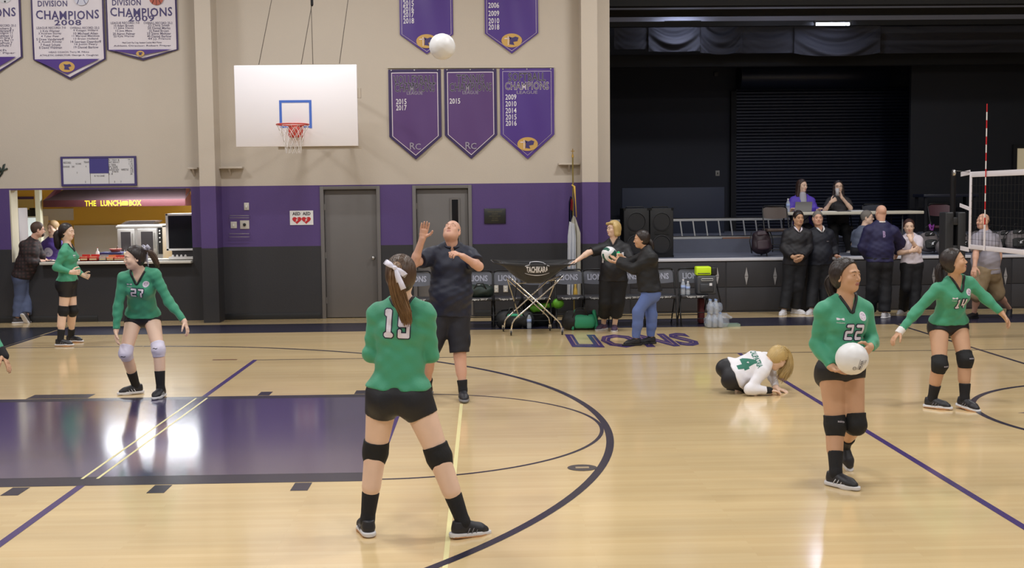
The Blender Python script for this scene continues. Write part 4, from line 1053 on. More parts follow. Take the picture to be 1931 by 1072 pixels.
tubelamp(1490, 21.05, P(1490, 26, 21.05).z, .5, 4, 'tube lamp hidden behind the upper stage beam')
VAL = mat('valance_cloth', (40, 40, 47), .85, bump=(30, .2))
def drape(px0, px1, py0, py1, sag, Y, lb, seed, swag=True):
    x0, x1 = P(px0, 80, Y).x, P(px1, 80, Y).x; z1, z0 = P((px0 + px1) / 2, py0, Y).z, P((px0 + px1) / 2, py1, Y).z; nx, nz = 60, 22; V = []; F = []
    for s_ in (0, .012):
        for j in range(nz + 1):
            for i in range(nx + 1):
                u, v = i / nx, j / nz; cen = (2 * u - 1)
                fold = (.06 * math.sin(9 * (v * .9 - .55 * (1 - cen * cen) * (1 if swag else 0)) + seed) + .02 * math.sin(23 * (v - .5 * (1 - cen * cen)) + seed * 2)) * (1 if swag else .35)
                V.append((x0 + (x1 - x0) * u, Y + s_ - fold * (.2 + math.sin(math.pi * u)), z1 + (z0 - z1) * v - sag * (1 - cen * cen) * v))
    N_ = (nx + 1) * (nz + 1)
    for s_ in (0, 1):
        for j in range(nz):
            for i in range(nx):
                a = s_ * N_ + j * (nx + 1) + i; F.append((a, a + 1, a + nx + 2, a + nx + 1) if not s_ else (a, a + nx + 1, a + nx + 2, a + 1))
    o = mesh('valance_cloth', V, F, VAL, None, True); return tag(o, lb, 'drape', 'valance cloths over the stage')
drape(1158, 1225, 50, 93, .0, 22.9, 'plain black valance cloth at the left end over the stage', .3, False)
drape(1223, 1320, 49, 97, .0, 22.85, 'valance cloth with slanting folds, left of the narrow one', 1.2)
drape(1320, 1400, 49, 99, .03, 22.87, 'narrow valance cloth gathered in a V over the stage', 2.4)
drape(1398, 1500, 50, 100, .0, 22.9, 'flat black valance cloth between the two swagged ones', 4.0, False)
drape(1498, 1660, 49, 100, .07, 22.85, 'wide swagged valance cloth below the glowing tube lamp', 5.1)
drape(1658, 1935, 49, 100, .0, 22.95, 'plain valance cloth at the far right over the stage', 6.2, False)
# lit window in the stage's right wall
cw = P(1923, 300, 24.); wn = struct(box('window_1', P(1917, 300, 24.).x, P(1917, 300, 24.).x + 1.0, 24.0, 24.05, P(1920, 322, 24.).z, P(1920, 280, 24.).z, mat('lit_pane', (196, 182, 150), .5, emit=.32)))
x0 = P(1917, 300, 24.).x; zz0, zz1 = P(1920, 322, 24.).z, P(1920, 280, 24.).z
MB().box(x0 - .08, x0, 23.97, 24.05, zz0 - .08, zz1 + .08).box(x0, x0 + 1.08, 23.97, 24.05, zz0 - .08, zz0).box(x0, x0 + 1.08, 23.97, 24.05, zz1, zz1 + .08).build('window_frame', BD, wn)
struct(MB().box(x0 - 2.2, XSR, 24.06, 24.16, SZ + .25, 7.2).build('wall_stage_wing', DARK2))
dk = thing('dark_bench', (P(1790, 365, 24.).x - .4, 23.3, SZ + .25), 'dark table standing at the right rear of the stage', 'table')
dx0, dx1 = P(1735, 365, 23.2).x, P(1838, 365, 23.2).x; dz = P(1790, 366, 23.2).z
MB().box(dx0, dx1, 23.0, 23.6, dz - .06, dz).build('top', mat('bench_top', (30, 34, 50), .35), dk, bevel=.005)
for x in (dx0 + .06, dx1 - .06):
    for y in (23.06, 23.54): MB().box(x - .025, x + .025, y - .025, y + .025, SZ + .25, dz - .06).build('leg', DARK2, dk)

# ---- ledges beside the pilasters
for (px0, px1, py, lb) in ((360, 378, 318, 'small cream ledge left of the wall pier near the scoreboard'), (412, 462, 317, 'small cream ledge right of the wall pier near the scoreboard'), (1053, 1093, 310, 'small cream ledge left of the wall pier by the flag')):
    a, c = xf(px0), xf(px1); z = zf(px0, py); t = thing('wall_ledge', ((a + c) / 2, YW, z), lb, 'ledge')
    MB().box(a, c, YW - .14, YW, z - .015, z + .015).build('shelf', CREAM, t, bevel=.003); m = MB(); mid = (a + c) / 2; m.poly([(mid - .015, YW, z - .015), (mid - .015, YW - .12, z - .015), (mid - .015, YW, z - .13)], (1, 0, 0), .03); m.build('bracket', CREAM, t)
# ================================================================ things on the end wall
PV = mat('banner_purple', (74, 46, 128), .42, bump=(6, .1)); PVD = mat('banner_plum', (86, 56, 112), .5, bump=(6, .1)); PVE = mat('banner_edge', (52, 36, 84), .5)
CLW = mat('banner_white', (214, 206, 212), .45, bump=(6, .1)); LPK = mat('banner_line', (226, 214, 222), .5); LGR = mat('banner_grey_letter', (150, 142, 158), .55)
LNV = mat('letter_navy', (60, 48, 104), .5); GOLD = mat('emblem_gold', (196, 156, 84), .45); LBK = mat('letter_black', (36, 32, 44), .5)
def banner(pts_px, cloth, edge, lab, lines, emblem=None, ins=.05, lw=.012, grp=None, extra=None, yo=.03):
    """pts_px: x0,x1,ytop,yshoulder,(xtip,ytip)"""
    x0p, x1p, yt, ysd, xt, yti = pts_px
    Y = YW - yo
    cor = [P(x0p, yt, Y), P(x1p, yt, Y), P(x1p, ysd, Y), P(xt, yti, Y), P(x0p, ysd, Y)]
    x0, x1 = (cor[0].x + cor[4].x) / 2, (cor[1].x + cor[2].x) / 2; zt = (cor[0].z + cor[1].z) / 2; zsd = (cor[2].z + cor[4].z) / 2; zti = cor[3].z
    cx = (x0 + x1) / 2; W = x1 - x0
    t = thing('banner', (cx, Y, zti), lab, 'banner', grp)
    sd_ = random.random() * 6
    def off(u, v): return .008 * math.sin(5 * u + 3 * v + sd_) * math.sin(2.6 * v + sd_) + .005 * math.sin(13 * u - 6 * v + sd_)
    def sheet(name, m_, i, y):
        nx, nz = 26, 34; V = []; F = []
        for s_ in (0, .006):
            for j in range(nz + 1):
                for k in range(nx + 1):
                    u, v = k / nx, j / nz; lim = 1 - 2 * abs(u - .5)
                    X = x0 + i + (W - 2 * i) * u
                    zb = zsd + i * .2 + (zti + i * 1.25 - zsd - i * .2) * lim; Z = zt - i + (zb - zt + i) * v
                    V.append((X, Y - y + s_ + off((X - x0) / W, (zt - Z) / (zt - zti)), Z))
        N_ = (nx + 1) * (nz + 1)
        for s_ in (0, 1):
            for j in range(nz):
                for k in range(nx):
                    a = s_ * N_ + j * (nx + 1) + k; F.append((a, a + 1, a + nx + 2, a + nx + 1) if not s_ else (a, a + nx + 1, a + nx + 2, a + 1))
        return mesh(name, V, F, m_, t, True)
    sheet('backing', edge, 0, 0); sheet('border', LPK, ins, .004); sheet('cloth', cloth, ins + lw, .008)
    def put(mb, s, fx, fz, w, h, **k):
        n0 = len(mb.V); text_into(mb, s, (0, 0, 0), w * W, h, (1, 0, 0), (0, 0, 1), **k)
        for q in range(n0, len(mb.V)):
            v = mb.V[q]; X = x0 + W * fx + v[0]; Z = zt - fz + v[2]
            mb.V[q] = (X, Y - .0105 - (.0012 if k.get('off', 0) <= .01 else 0) + off((X - x0) / W, (zt - Z) / (zt - zti)), Z)
    groups = {}
    for L_ in lines:
        s, fx, fz, w, h, m_ = L_[:6]; o_ = L_[6] if len(L_) > 6 else {}
        if 'ol' in o_:
            kk_ = o_['ol'].name + s; groups.setdefault(kk_, (MB(), o_['ol'])); put(groups[kk_][0], s, fx, fz, w, h, off=.03, arc=o_.get('arc', 0.), space=1.1)
        kk_ = m_.name + s + str(fz); groups.setdefault(kk_, (MB(), m_)); put(groups[kk_][0], s, fx, fz, w, h, off=(.006 if m_ is LNV else .0) if 'ol' in o_ else .008, arc=o_.get('arc', 0.), space=1.1 if 'ol' in o_ else 1.)
    for mb, m_ in groups.values(): mb.build('lettering', m_, t)
    if emblem:
        ex, ez, er = emblem; c = Vector((x0 + W * ex, Y - .016, zt - ez))
        m = MB(); m.lathe(c, [(er, 0), (er, .003)], 28, ((1.35, 0, 0), (0, 0, .9), (0, -1, 0))); m.build('emblem', GOLD, t)
        m = MB()
        m.box(c.x - .5 * er, c.x - .42 * er, c.y - .006, c.y - .003, c.z - .6 * er, c.z + .55 * er); m.box(c.x - .95 * er, c.x - .1 * er, c.y - .006, c.y - .003, c.z + .2 * er, c.z + .3 * er)
        m.build('emblem_cross', LPK, t)
        m = MB(); m.poly([(c.x + a * er, c.y - .003, c.z + b_ * er) for a, b_ in ((-.3, -.5), (.35, -.6), (.2, -.2), (.75, -.1), (.9, .35), (.5, .5), (.1, .35), (-.35, .5), (-.25, 0))], (0, -1, 0), .003); m.build('emblem_lion', LNV, t)
    if emblem is None or extra == 'rc':
        m = MB(); cxx = x0 + W * .5; zz = zti + .22 * 1.0
        text_into(m, 'R', (cxx - .05, Y - .02, zz), None, .11, off=.01); text_into(m, 'C', (cxx + .04, Y - .02, zz - .01), None, .10, off=.01); 
        if extra == 'rc': m.build('monogram', LGR, t)
    if callable(extra): extra(t, x0, W, zt, Y)
    m = MB(); 
    for q in (.06, .5, .94): m.lathe((x0 + W * q, Y - .002, zt - .012), [(.011, 0), (.011, .008)], 8, ((1, 0, 0), (0, 0, 1), (0, -1, 0)))
    m.build('eyelet', STEEL, t)
    return t
G = 'purple championship banners on the end wall'
yr = lambda rows, x=.27: [(s, x, z, .2, .085, TXW) for s, z in rows]
tt = lambda s, w, z, **k: (s, .5, z, w, .135, LBK, dict(ol=LGR, **k))
banner((733, 832, 131, 258, 785, 301), PVD, PVE, 'dull purple volleyball champions banner, leftmost of the lower three, with 2015 and 2017', [tt('VOLLEYBALL', .80, .17), tt('CHAMPIONS', .76, .295), ('LEAGUE', .5, .385, .3, .05, LGR)] + yr([('2015', .52), ('2017', .62)], .24), None, grp=G, extra='rc')
banner((838, 937, 130, 255, 889, 300), PVD, PVE, 'dull purple tennis champions banner, middle of the lower three, with one year 2015', [tt('TENNIS', .52, .16), tt('CHAMPIONS', .80, .295), ('LEAGUE', .5, .385, .3, .05, LGR)] + yr([('2015', .52)], .2), None, grp=G, extra='rc')
banner((943, 1045, 129, 254, 996, 300), PV, PV, 'bright purple softball champions banner, rightmost of the lower three, with five years', [tt('SOFTBALL', .68, .14, arc=.0), ('CHAMPIONS', .5, .285, .8, .12, LBK, dict(ol=LPK)), ('LEAGUE', .5, .39, .38, .05, LGR)] + yr([('2009', .465), ('2010', .575), ('2014', .685), ('2015', .79), ('2016', .89)], .2), (.5, 1.235, .125), ins=.045, lw=.006, grp=G)
banner((752, 853, -165, 65, 802, 102), PV, PV, 'upper purple banner left, partly behind the volleyball in the air', yr([('2013', 1.26), ('2014', 1.36), ('2015', 1.45), ('2016', 1.54), ('2017', 1.63), ('2018', 1.73)], .17), (.5, 2.06, .125), ins=.03, lw=.006, grp=G)
banner((913, 1014, -166, 63, 964, 101), PV, PV, 'upper purple banner right, listing 2009, 2010 and 2018', yr([('2005', 1.35), ('2006', 1.49), ('2009', 1.62), ('2010', 1.74), ('2018', 1.84)], .17), (.5, 2.06, .125), ins=.03, lw=.006, grp=G)
m = MB(); m.bar((xf(736), YW - .02, zf(736, 128)), (xf(1046), YW - .02, zf(1046, 127)), .02, .012)
t = tag(m.build('banner_rail', mat('rail_cream', (204, 196, 180), .5)), 'thin cream rail that holds the three lower purple banners', 'rail')
SMT = mat('small_print', (92, 84, 108), .6)
def bigball(kind, fx, fz, r):
    def f(t, x0, W, zt, Y):
        c = Vector((x0 + W * fx, Y - .022, zt - fz)); m = MB(); m.lathe(c, [(r, 0), (r, .003)], 30, ((1, 0, 0), (0, 0, 1), (0, -1, 0)))
        m.build('printed_ball', mat('ball_' + kind, {'baseball': (196, 196, 210), 'basketball': (176, 84, 62), 'soccer': (206, 206, 210)}[kind], .4), t)
        m = MB(); dk = {'baseball': (90, 90, 130), 'basketball': (90, 42, 34), 'soccer': (30, 28, 30)}[kind]
        if kind == 'soccer':
            m.lathe(c + Vector((0, -.003, .0)), [(r * .3, 0), (r * .3, .002)], 5, ((1, 0, 0), (0, 0, 1), (0, -1, 0)))
            for a in range(5): m.lathe(c + Vector((r * .78 * math.sin(a * 1.257 + .6), -.003, r * .78 * math.cos(a * 1.257 + .6))), [(r * .16, 0), (r * .16, .002)], 5, ((1, 0, 0), (0, 0, 1), (0, -1, 0)))
        else:
            for q in (-1, 1): m.tube([c + Vector((q * r * (.35 + .28 * a * a), -.003, r * .8 * a)) for a in np.linspace(-1, 1, 9)], .006, 5)
            if kind == 'basketball': m.tube([c + Vector((0, -.003, -r)), c + Vector((0, -.003, r))], .005, 5)
        m.build('ball_seams', mat('seam_' + kind, dk, .5), t)
    return f
def wbanner(px, lab, year, rows1, rows2, foot, kind, fx, sc_, zsh, head=True, zy=0.):
    H_ = zsh
    L_ = [('NSCIF', .36, H_ - .975 * sc_, .26, .085, LNV, dict(ol=LGR)), ('DIVISION', .3, H_ - .87 * sc_, .40, .09, LNV, dict(ol=LGR)), ('CHAMPIONS', .5, H_ - .70 * sc_, .86, .135, LNV, dict(ol=LGR, arc=-.02)), (year, .5, H_ - .565 * sc_, .36, .085, LNV, dict(ol=LGR)),
          ('LEAGUE RECORD: 7-0', .27, H_ - .485 * sc_, .40, .035, SMT), ('OVERALL RECORD: 25-2', .73, H_ - .48 * sc_, .40, .035, SMT)]
    n1 = max(len(rows1), len(rows2)); st = .31 * sc_ / n1
    for k, s in enumerate(rows1): L_.append((s, .25, H_ - .435 * sc_ + st * k, .011 * len(s) * 1.9, .038, SMT))
    for k, s in enumerate(rows2): L_.append((s, .74, H_ - .435 * sc_ + st * k, .011 * len(s) * 1.9, .038, SMT))
    for k, s in enumerate(foot): L_.append((s, .5, H_ - .09 + .05 * k, .8 if k else .55, .035, SMT))
    def ex(t, x0, W, zt, Y):
        bigball(kind, fx, H_ - .95 * sc_, .115)(t, x0, W, zt, Y)
    return L_, ex
def wb(px, lab, year, r1, r2, foot, kind, fx, sc_):
    Y = YW - .03; H_ = P(px[0], px[2], Y).z - P(px[0], px[3], Y).z - .02
    L_, ex = wbanner(px, lab, year, r1, r2, foot, kind, fx, sc_, H_)
    t = banner(px, CLW, PVE, lab, L_, None, ins=.03, lw=.012, grp='white championship banners on the end wall', extra=ex)
    x0, x1 = P(px[0], px[3], Y).x, P(px[1], px[3], Y).x; zs_ = P((px[0] + px[1]) / 2, px[3], Y).z; zt_ = P(px[4], px[5], Y).z; m = MB(); i = .06
    m.poly([(x0 + i, Y - .03, zs_ + .0), (x1 - i, Y - .03, zs_ + .0), ((x0 + x1) / 2, Y - .03, zt_ + i * 1.3)], (0, -1, 0), .004); m.build('purple_point', PV, t)
    c = Vector(((x0 + x1) / 2, Y - .036, zs_ * .62 + zt_ * .38)); r = (zs_ - zt_) * .27
    m = MB(); m.lathe(c, [(r, 0), (r, .003)], 24, ((1.45, 0, 0), (0, 0, 1), (0, -1, 0))); m.build('emblem', GOLD, t); m = MB(); m.poly([(c.x + a * r, c.y - .003, c.z + b_ * r) for a, b_ in ((-.5, -.5), (.55, -.6), (.3, -.1), (.85, .1), (.6, .5), (0, .4), (-.6, .5), (-.4, 0))], (0, -1, 0), .003); m.build('emblem_lion', LNV, t)
wb((58, 196, -90, 112, 126, 150), 'white baseball champions banner of 2008, middle of the three white banners', '2008', ['2 Kris Warner', '3 Andrew Storey', '4 Tyler Peer', '5 Drew Vanderwerff', '6 Austin Kinsey', '7 Reed Schutz', '8 David Wahlman'], ['9 Keegan Willard', '10 Michael Allen', '11 Marquel Mendoza', '13 Bryan Holland', '14 Sevrean Deardorff', '16 Justin Peery', '19 Daniel Barlow'], ['HEAD COACH: Terry M. Filkins', 'ATHLETIC DIRECTOR: George A. Caughran'], 'baseball', .70, 1.)
wb((198, 333, -110, 94, 267, 114), 'white basketball champions banner of 2009, rightmost of the three white banners', '2009', ['10 Adam Brown', '11 Jake Davis', '12 Joe Mata', '20 Aaron Palmer', '22 Kyle Warner'], ['23 Chris Smith', '24 Daniel Marks', '32 Reed Brown', '33 Steve Meltzer', '40 Daniel Barlow', '44 J.J. Francis'], ['Head Coach: Ray Craig  Assistant Coaches: Mark Warner', 'Athletic Director: Robert Freyer'], 'basketball', .72, .845)
wb((-95, 39, -70, 108, -28, 150), 'white soccer champions banner cut off by the left edge', '2007', ['2 Johnson 5', '4 Smith 7', '6 Brown 9'], ['8 Banchero 8', '9 Vanderwerff 7', '11 Hudgins 11', '12 Wahlman 11', '13 Kim Jang 7', '14 Gary Bay 17', '15 DePrunt 7', '16 Schutz 7'], ['Head Coach', 'Athletic Director Piper'], 'soccer', .79, 1.)
# ---- whiteboard above the hatch
YB = YW - .03; t = thing('notice_board', (xf(186), YB, zf(186, 350)), 'long white board with purple frame above the lunch hatch', 'board')
wx = lambda px: P(px, 320, YB).x; wz = lambda px, py: P(px, py, YB).z
m = MB(); a, c, z0, z1 = wx(114.5), wx(257), wz(186, 351), wz(186, 295); m.box(a, c, YB, YB + .03, z0, z0 + .035).box(a, c, YB, YB + .03, z1 - .03, z1).box(a, a + .035, YB, YB + .03, z0 + .035, z1 - .03).box(c - .035, c, YB, YB + .03, z0 + .035, z1 - .03); m.build('frame', mat('frame_navy', (62, 52, 104), .5), t)
MB().box(a + .03, wx(169), YB + .01, YB + .028, z0 + .03, z1 - .03).box(wx(170), wx(204), YB + .01, YB + .028, z0 + .03, wz(186, 327)).box(wx(205), c - .03, YB + .01, YB + .028, z0 + .03, z1 - .03).build('panel', mat('board_white', (206, 204, 206), .35), t)
MB().box(wx(168.5), wx(204.5), YB + .005, YB + .028, wz(186, 327), z1 - .02).build('purple_panel', mat('board_purple', (64, 58, 124), .5), t)
m = MB(); 
for s, px, py, w, h in (('RECORD', 127, 307, .12, .03), ('SCORE', 148, 309, .09, .026), ('TEAM', 163, 306, .08, .03), ('LEAGUE', 125, 314.5, .1, .028), ('DIV', 138, 314.5, .04, .028), ('4', 162, 314, .012, .028), ('0', 145, 326, .012, .028), ('2', 160, 343, .015, .028), ('R TO ONE', 187, 332, .16, .026),
                      ('W TRY 8', 214, 302, .19, .026), ('MAT RESULT', 215, 306, .18, .026), ('H TEN', 211, 310.5, .12, .026), ('SEA TOTAL', 213, 314, .16, .026), ('T 4 PTS', 213, 317.5, .15, .026), ('LEAGUE OUT', 214, 320.5, .18, .026), ('8 MATE', 217, 324, .1, .026), ('2  8', 208, 328, .07, .026), ('WRESTLE', 235, 320, .12, .03), ('3', 215, 343, .014, .03), ('7', 227, 343, .014, .03),
                      ('14-15', 246, 301, .07, .026), ('1-475', 247, 305, .06, .026), ('1 25', 247, 309, .06, .026), ('2-35', 248, 313, .05, .026), ('40', 248, 317, .04, .026), ('2-45', 248, 320.5, .05, .026), ('2-50', 248, 324, .05, .026), ('28', 247, 328, .035, .026)):
    m = MB(); text_into(m, s, (wx(px), YB + .006, wz(px, py)), w, h); m.build('lettering', mat('pen_black', (60, 58, 66), .6), t)
# script letter at the left edge
m = MB(); q = [(-14, 322), (-6, 312), (0, 318), (3, 324), (8, 310), (4, 326), (-2, 336)]
m.tube([P(a, b_, YW - .01) for a, b_ in q], [.01, .02, .022, .02, .022, .018, .008], 6); m.tube([P(-2, 325, YW - .012), P(14, 318, YW - .012)], .014, 6)
tag(m.build('wall_lettering', mat('script_green', (40, 52, 44), .6), None, True), 'dark painted script letter on the cream wall at the left edge', 'lettering')
# ---- AED sign, plates, plaque
t = thing('safety_sign', tuple(P(568, 411, YW - .01)), 'white AED sign with two red hearts on the purple wall', 'sign')
a, c, z0, z1 = xf(546.5), xf(590.5), zf(568, 424.5), zf(568, 397.5); MB().box(a, c, YW - .008, YW, z0, z1).build('plate', WHITE, t)
for k in (.28, .72): m = MB(); text_into(m, 'AED', (a + (c - a) * k, YW - .0095, z1 - .05), .125, .05, off=.03); m.build('lettering', LBK, t)
HR = mat('heart_red', (190, 36, 44), .4)
for k in (.3, .7):
    x = a + (c - a) * k; zc = z0 + .082; pts = []
    for j in range(24):
        q = 2 * math.pi * j / 24; pts.append((x + .0048 * 16 * math.sin(q) ** 3 , YW - .0085, zc + .0042 * (13 * math.cos(q) - 5 * math.cos(2 * q) - 2 * math.cos(3 * q) - math.cos(4 * q))))
    m = MB(); m.poly(pts, (0, -1, 0), .002); m.build('heart', HR, t)
    m = MB(); m.poly([(x + u, YW - .0105, zc + v) for u, v in ((.03, .035), (-.022, .0), (-.002, -.002), (-.03, -.038), (.02, .0), (.002, .004))], (0, -1, 0), .002); m.build('bolt', WHITE, t)
PLT = mat('plate_white', (196, 190, 180), .5)
def plate(px, py, w, h, lab, kind='button', cat='switch'):
    p = P(px, py, YW); t = thing('wall_plate', tuple(p), lab, cat)
    MB().box(p.x - w / 2, p.x + w / 2, YW - .012, YW, p.z - h / 2, p.z + h / 2).build('plate', PLT, t, bevel=.003)
    if kind == 'button': m = MB(); m.lathe((p.x, YW - .012, p.z), [(.025, 0), (.025, .02), (.012, .022), (.01, .03)], 12, ((1, 0, 0), (0, 0, 1), (0, -1, 0))); m.build('button', BLK, t)
    elif kind == 'toggle': MB().box(p.x - .008, p.x + .008, YW - .03, YW - .012, p.z - .02, p.z + .02).build('toggle', WHITE, t)
    elif kind == 'outlet': MB().box(p.x - .015, p.x + .015, YW - .016, YW - .012, p.z + .012, p.z + .04).box(p.x - .015, p.x + .015, YW - .016, YW - .012, p.z - .04, p.z - .012).build('socket', WHITE, t)
plate(465, 389.5, .08, .12, 'blank pale switch plate above the two control boxes by the pier', 'toggle'); plate(441, 424.5, .10, .11, 'small white control box left of the square button plate', 'toggle'); plate(461.5, 424, .15, .14, 'square plate with black button right of the wall pier', 'button')
plate(953.5, 545, .075, .11, 'pale outlet plate low on the black wall behind the ball cart', 'outlet', 'outlet'); plate(936, 545, .07, .12, 'left outlet plate behind the ball cart frame', 'outlet', 'outlet')
t = thing('wire_guard', tuple(P(452, 430, YW)), 'thin clear wire guard around the control boxes on purple wall', 'guard'); m = MB()
for py in (407, 411, 441, 447): m.tube([P(432, py, YW - .0), P(433, py, YW - .08), P(470, py, YW - .08), P(471, py, YW)], .004, 5)
m.build('wire', STEEL, t)
t = thing('plaque', tuple(P(933, 407, YW)), 'small dark memorial plaque on the purple wall right of the doors', 'plaque'); a, c = xf(913), xf(953.5)
MB().box(a, c, YW - .02, YW, zf(933, 422), zf(933, 393.5)).build('plate', mat('plaque_black', (34, 34, 32), .35), t, bevel=.004); m = MB()
for k, (w, s) in enumerate(((.24, 'PARADISE ADVENTIST'), (.1, 'ACADEMY'), (.19, 'DEDICATED TO THE GLORY'), (.09, 'OF GOD'), (.12, 'AND FAMILY'))): text_into(m, s, ((a + c) / 2, YW - .0215, zf(933, 399.5) - k * .036), w, .022 if k else .028)
m.build('lettering', mat('plaque_gold', (96, 88, 62), .4), t)
# ---- basketball backboard
YH = 17.2; bx = lambda px, py=200: P(px, py, YH).x; bz = lambda px, py: P(px, py, YH).z
t = thing('basketball_hoop', (bx(557), YH, bz(557, 278)), 'white rectangular backboard with blue taped square, red rim and net', 'hoop')
x0, x1, z0, z1 = bx(443), bx(674), bz(557, 276.5), bz(557, 122.5)
MB().box(x0, x1, YH, YH + .04, z0, z1).build('backboard', mat('backboard_white', (232, 228, 232), .4), t, bevel=.006)
BT = mat('blue_tape', (66, 104, 190), .5); tw = .036
def tape(a, c, e, g): MB().box(bx(a), bx(c), YH - .002, YH, bz(557, g), bz(557, e)).build('tape', BT, t)
m = MB(); ux0, ux1, uz1, uz0 = bx(526.5), bx(587.5), bz(557, 189), bz(557, 241)
for q in ((ux0, ux0 + tw, uz0, uz1), (ux1 - tw, ux1, uz0 - .01, uz1), (ux0 + tw, ux1 - tw, uz1 - tw, uz1), (ux0 + tw, ux1 - tw, uz0, uz0 + tw * .6)):
    MB().box(q[0], q[1], YH - .003, YH, q[2], q[3]).build('tape', BT, t)
RIM = mat('rim_red', (186, 62, 50), .4); rc = P(552, 238, YH - .38); rr = .228
m = MB(); m.tube([(rc.x + rr * math.cos(a), rc.y + rr * math.sin(a), 3.05) for a in np.linspace(0, 2 * math.pi, 33)[:-1]], .010, 8, closed=True); 
m.bar((rc.x - .09, rc.y + rr * .9, 3.045), (rc.x - .09, YH, 3.045), .02, .02); m.bar((rc.x + .09, rc.y + rr * .9, 3.045), (rc.x + .09, YH, 3.045), .02, .02); m.build('rim', RIM, t, True)
MB().box(rc.x - .10, rc.x + .10, YH - .16, YH - .0, 2.88, 3.055).build('rim_mount', RIM, t, bevel=.01)
m = MB(); nn = 12; NETM = mat('net_cord', (206, 200, 196), .7)
prof = [(rr, 3.04), (.19, 2.96), (.155, 2.88), (.13, 2.80), (.115, 2.72), (.112, 2.64)]
for k in range(nn):
    for s_ in (-1, 1):
        m.tube([(rc.x + r * math.cos(2 * math.pi * (k + s_ * .5 * j) / nn), rc.y + r * math.sin(2 * math.pi * (k + s_ * .5 * j) / nn), z) for j, (r, z) in enumerate(prof)], .0035, 4)
m.build('net', NETM, t)
CAB = mat('cable', (92, 84, 76), .5, .3)
m = MB()
for (a, e, g, h) in ((488, 122, 516, -20), (568, 121, 592, -14), (590, 121, 586, -14), (640, 120, 659, -20)):
    m.tube([P(a, e, YH + .05), P(g, h, YH + .05)], .006, 5)
m.build('suspension_cable', CAB, t)
m = MB(); q = P(588, -4, YH + .05); m.lathe((q.x, q.y, q.z - .12), [(.012, 0), (.02, .02), (.02, .3), (.012, .32)], 8); m.build('turnbuckle', BLKMET, t)
m = MB()
for x in (x0 + .7, x1 - .35): 
    m.bar((x, YH + .04, (z0 + z1) / 2 + .3), (x, YW, (z0 + z1) / 2 + .3), .05, .05); m.bar((x, YH + .04, z0 + .25), (x, YW, z0 + .25), .05, .05)
m.bar((x0 + .6, YH + .08, z0 - .02), (x1 + .04, YH + .08, z0 - .02), .04, .04); m.box(x1, x1 + .05, YH + .03, YH + .08, z1 - .48, z1 - .34)
m.build('support_frame', mat('frame_cream', (176, 164, 148), .5), t)
# ---- flag
FX = P(1082, 500, YW - .5); t = thing('flag_stand', (FX.x, YW - .5, 0), 'white and blue church flag on a gold topped pole beside the wall pier', 'flag')
YF = YW - .5; zt = P(1083, 283, YF).z; m = MB(); m.lathe((FX.x, YF, 0), [(.15, 0), (.15, .02), (.04, .05), (.02, .12)], 20); m.build('base', mat('brass', (170, 134, 62), .35, .8), t, True)
m = MB(); a = Vector((FX.x, YF, .05)); q = Vector((P(1080, 300, YF).x, YF, zt - .12)); m.tube([a, q], .0125, 10); m.build('pole', mat('pole_brown', (128, 112, 58), .4, .3), t)
m = MB(); m.tube([q, q + Vector((0, 0, .05))], [.02, .012], 8); m.tube([q + Vector((0, 0, .04)), q + Vector((0, 0, .14))], .007, 6); m.bar(q + Vector((-.03, 0, .10)), q + Vector((.03, 0, .10)), .012, .012); m.build('finial', mat('brass', (170, 134, 62), .35, .8), t)
def flagcloth(px_top, px_bot, w0, w1, py0, py1, dy, m_, nm, n=34, ph=0):
    V = []; F = []; nz = 30
    for s_ in (0, 1):
        for j in range(nz + 1):
            v = j / nz; cx = P(px_top + (px_bot - px_top) * v, 450, YF).x; z = P(1082, py0 + (py1 - py0) * v, YF).z; w_ = (w0 + (w1 - w0) * min(1, v * 5)) / 2
            for i in range(n + 1):
                u = i / n * 2 - 1; V.append((cx + w_ * u, YF + dy + .035 * math.sin(u * 8 + ph + v * .8) * (.4 + v) + s_ * .006, z - .02 * u))
    N_ = (nz + 1) * (n + 1)
    for s_ in (0, 1):
        for j in range(nz):
            for i in range(n):
                a = s_ * N_ + j * (n + 1) + i; F.append((a, a + 1, a + n + 2, a + n + 1) if not s_ else (a, a + n + 1, a + n + 2, a + 1))
    return mesh(nm, V, F, m_, t, True)
flagcloth(1083, 1083, .04, .20, 408, 556, -.03, mat('flag_cream', (188, 184, 172), .7, bump=(30, .1)), 'cloth', ph=.4)
flagcloth(1078, 1076, .08, .13, 420, 557, -.075, mat('flag_white', (206, 208, 214), .7, bump=(30, .1)), 'cloth', ph=2.)
flagcloth(1079, 1078, .05, .10, 372, 430, .02, mat('flag_navy', (34, 36, 74), .7), 'canton'); flagcloth(1079.5, 1078, .04, .05, 376, 397, -.0, mat('flag_red', (160, 30, 44), .7), 'cross_patch', ph=1)
m = MB(); m.tube([P(1078, 349, YF - .03), P(1083, 352, YF - .04), P(1085, 375, YF - .04), P(1087, 410, YF - .05)], [.012, .02, .009, .008], 6); m.build('gold_cord', mat('gold_cord', (200, 164, 72), .6), t, True)
m = MB(); m.lathe(P(1085, 548, YF - .1), [(.02, -.12), (.035, -.06), (.03, .0), (.015, .06), (.02, .1), (.008, .12)], 10); m.build('tassel', mat('gold_cord', (200, 164, 72), .6), t, True)
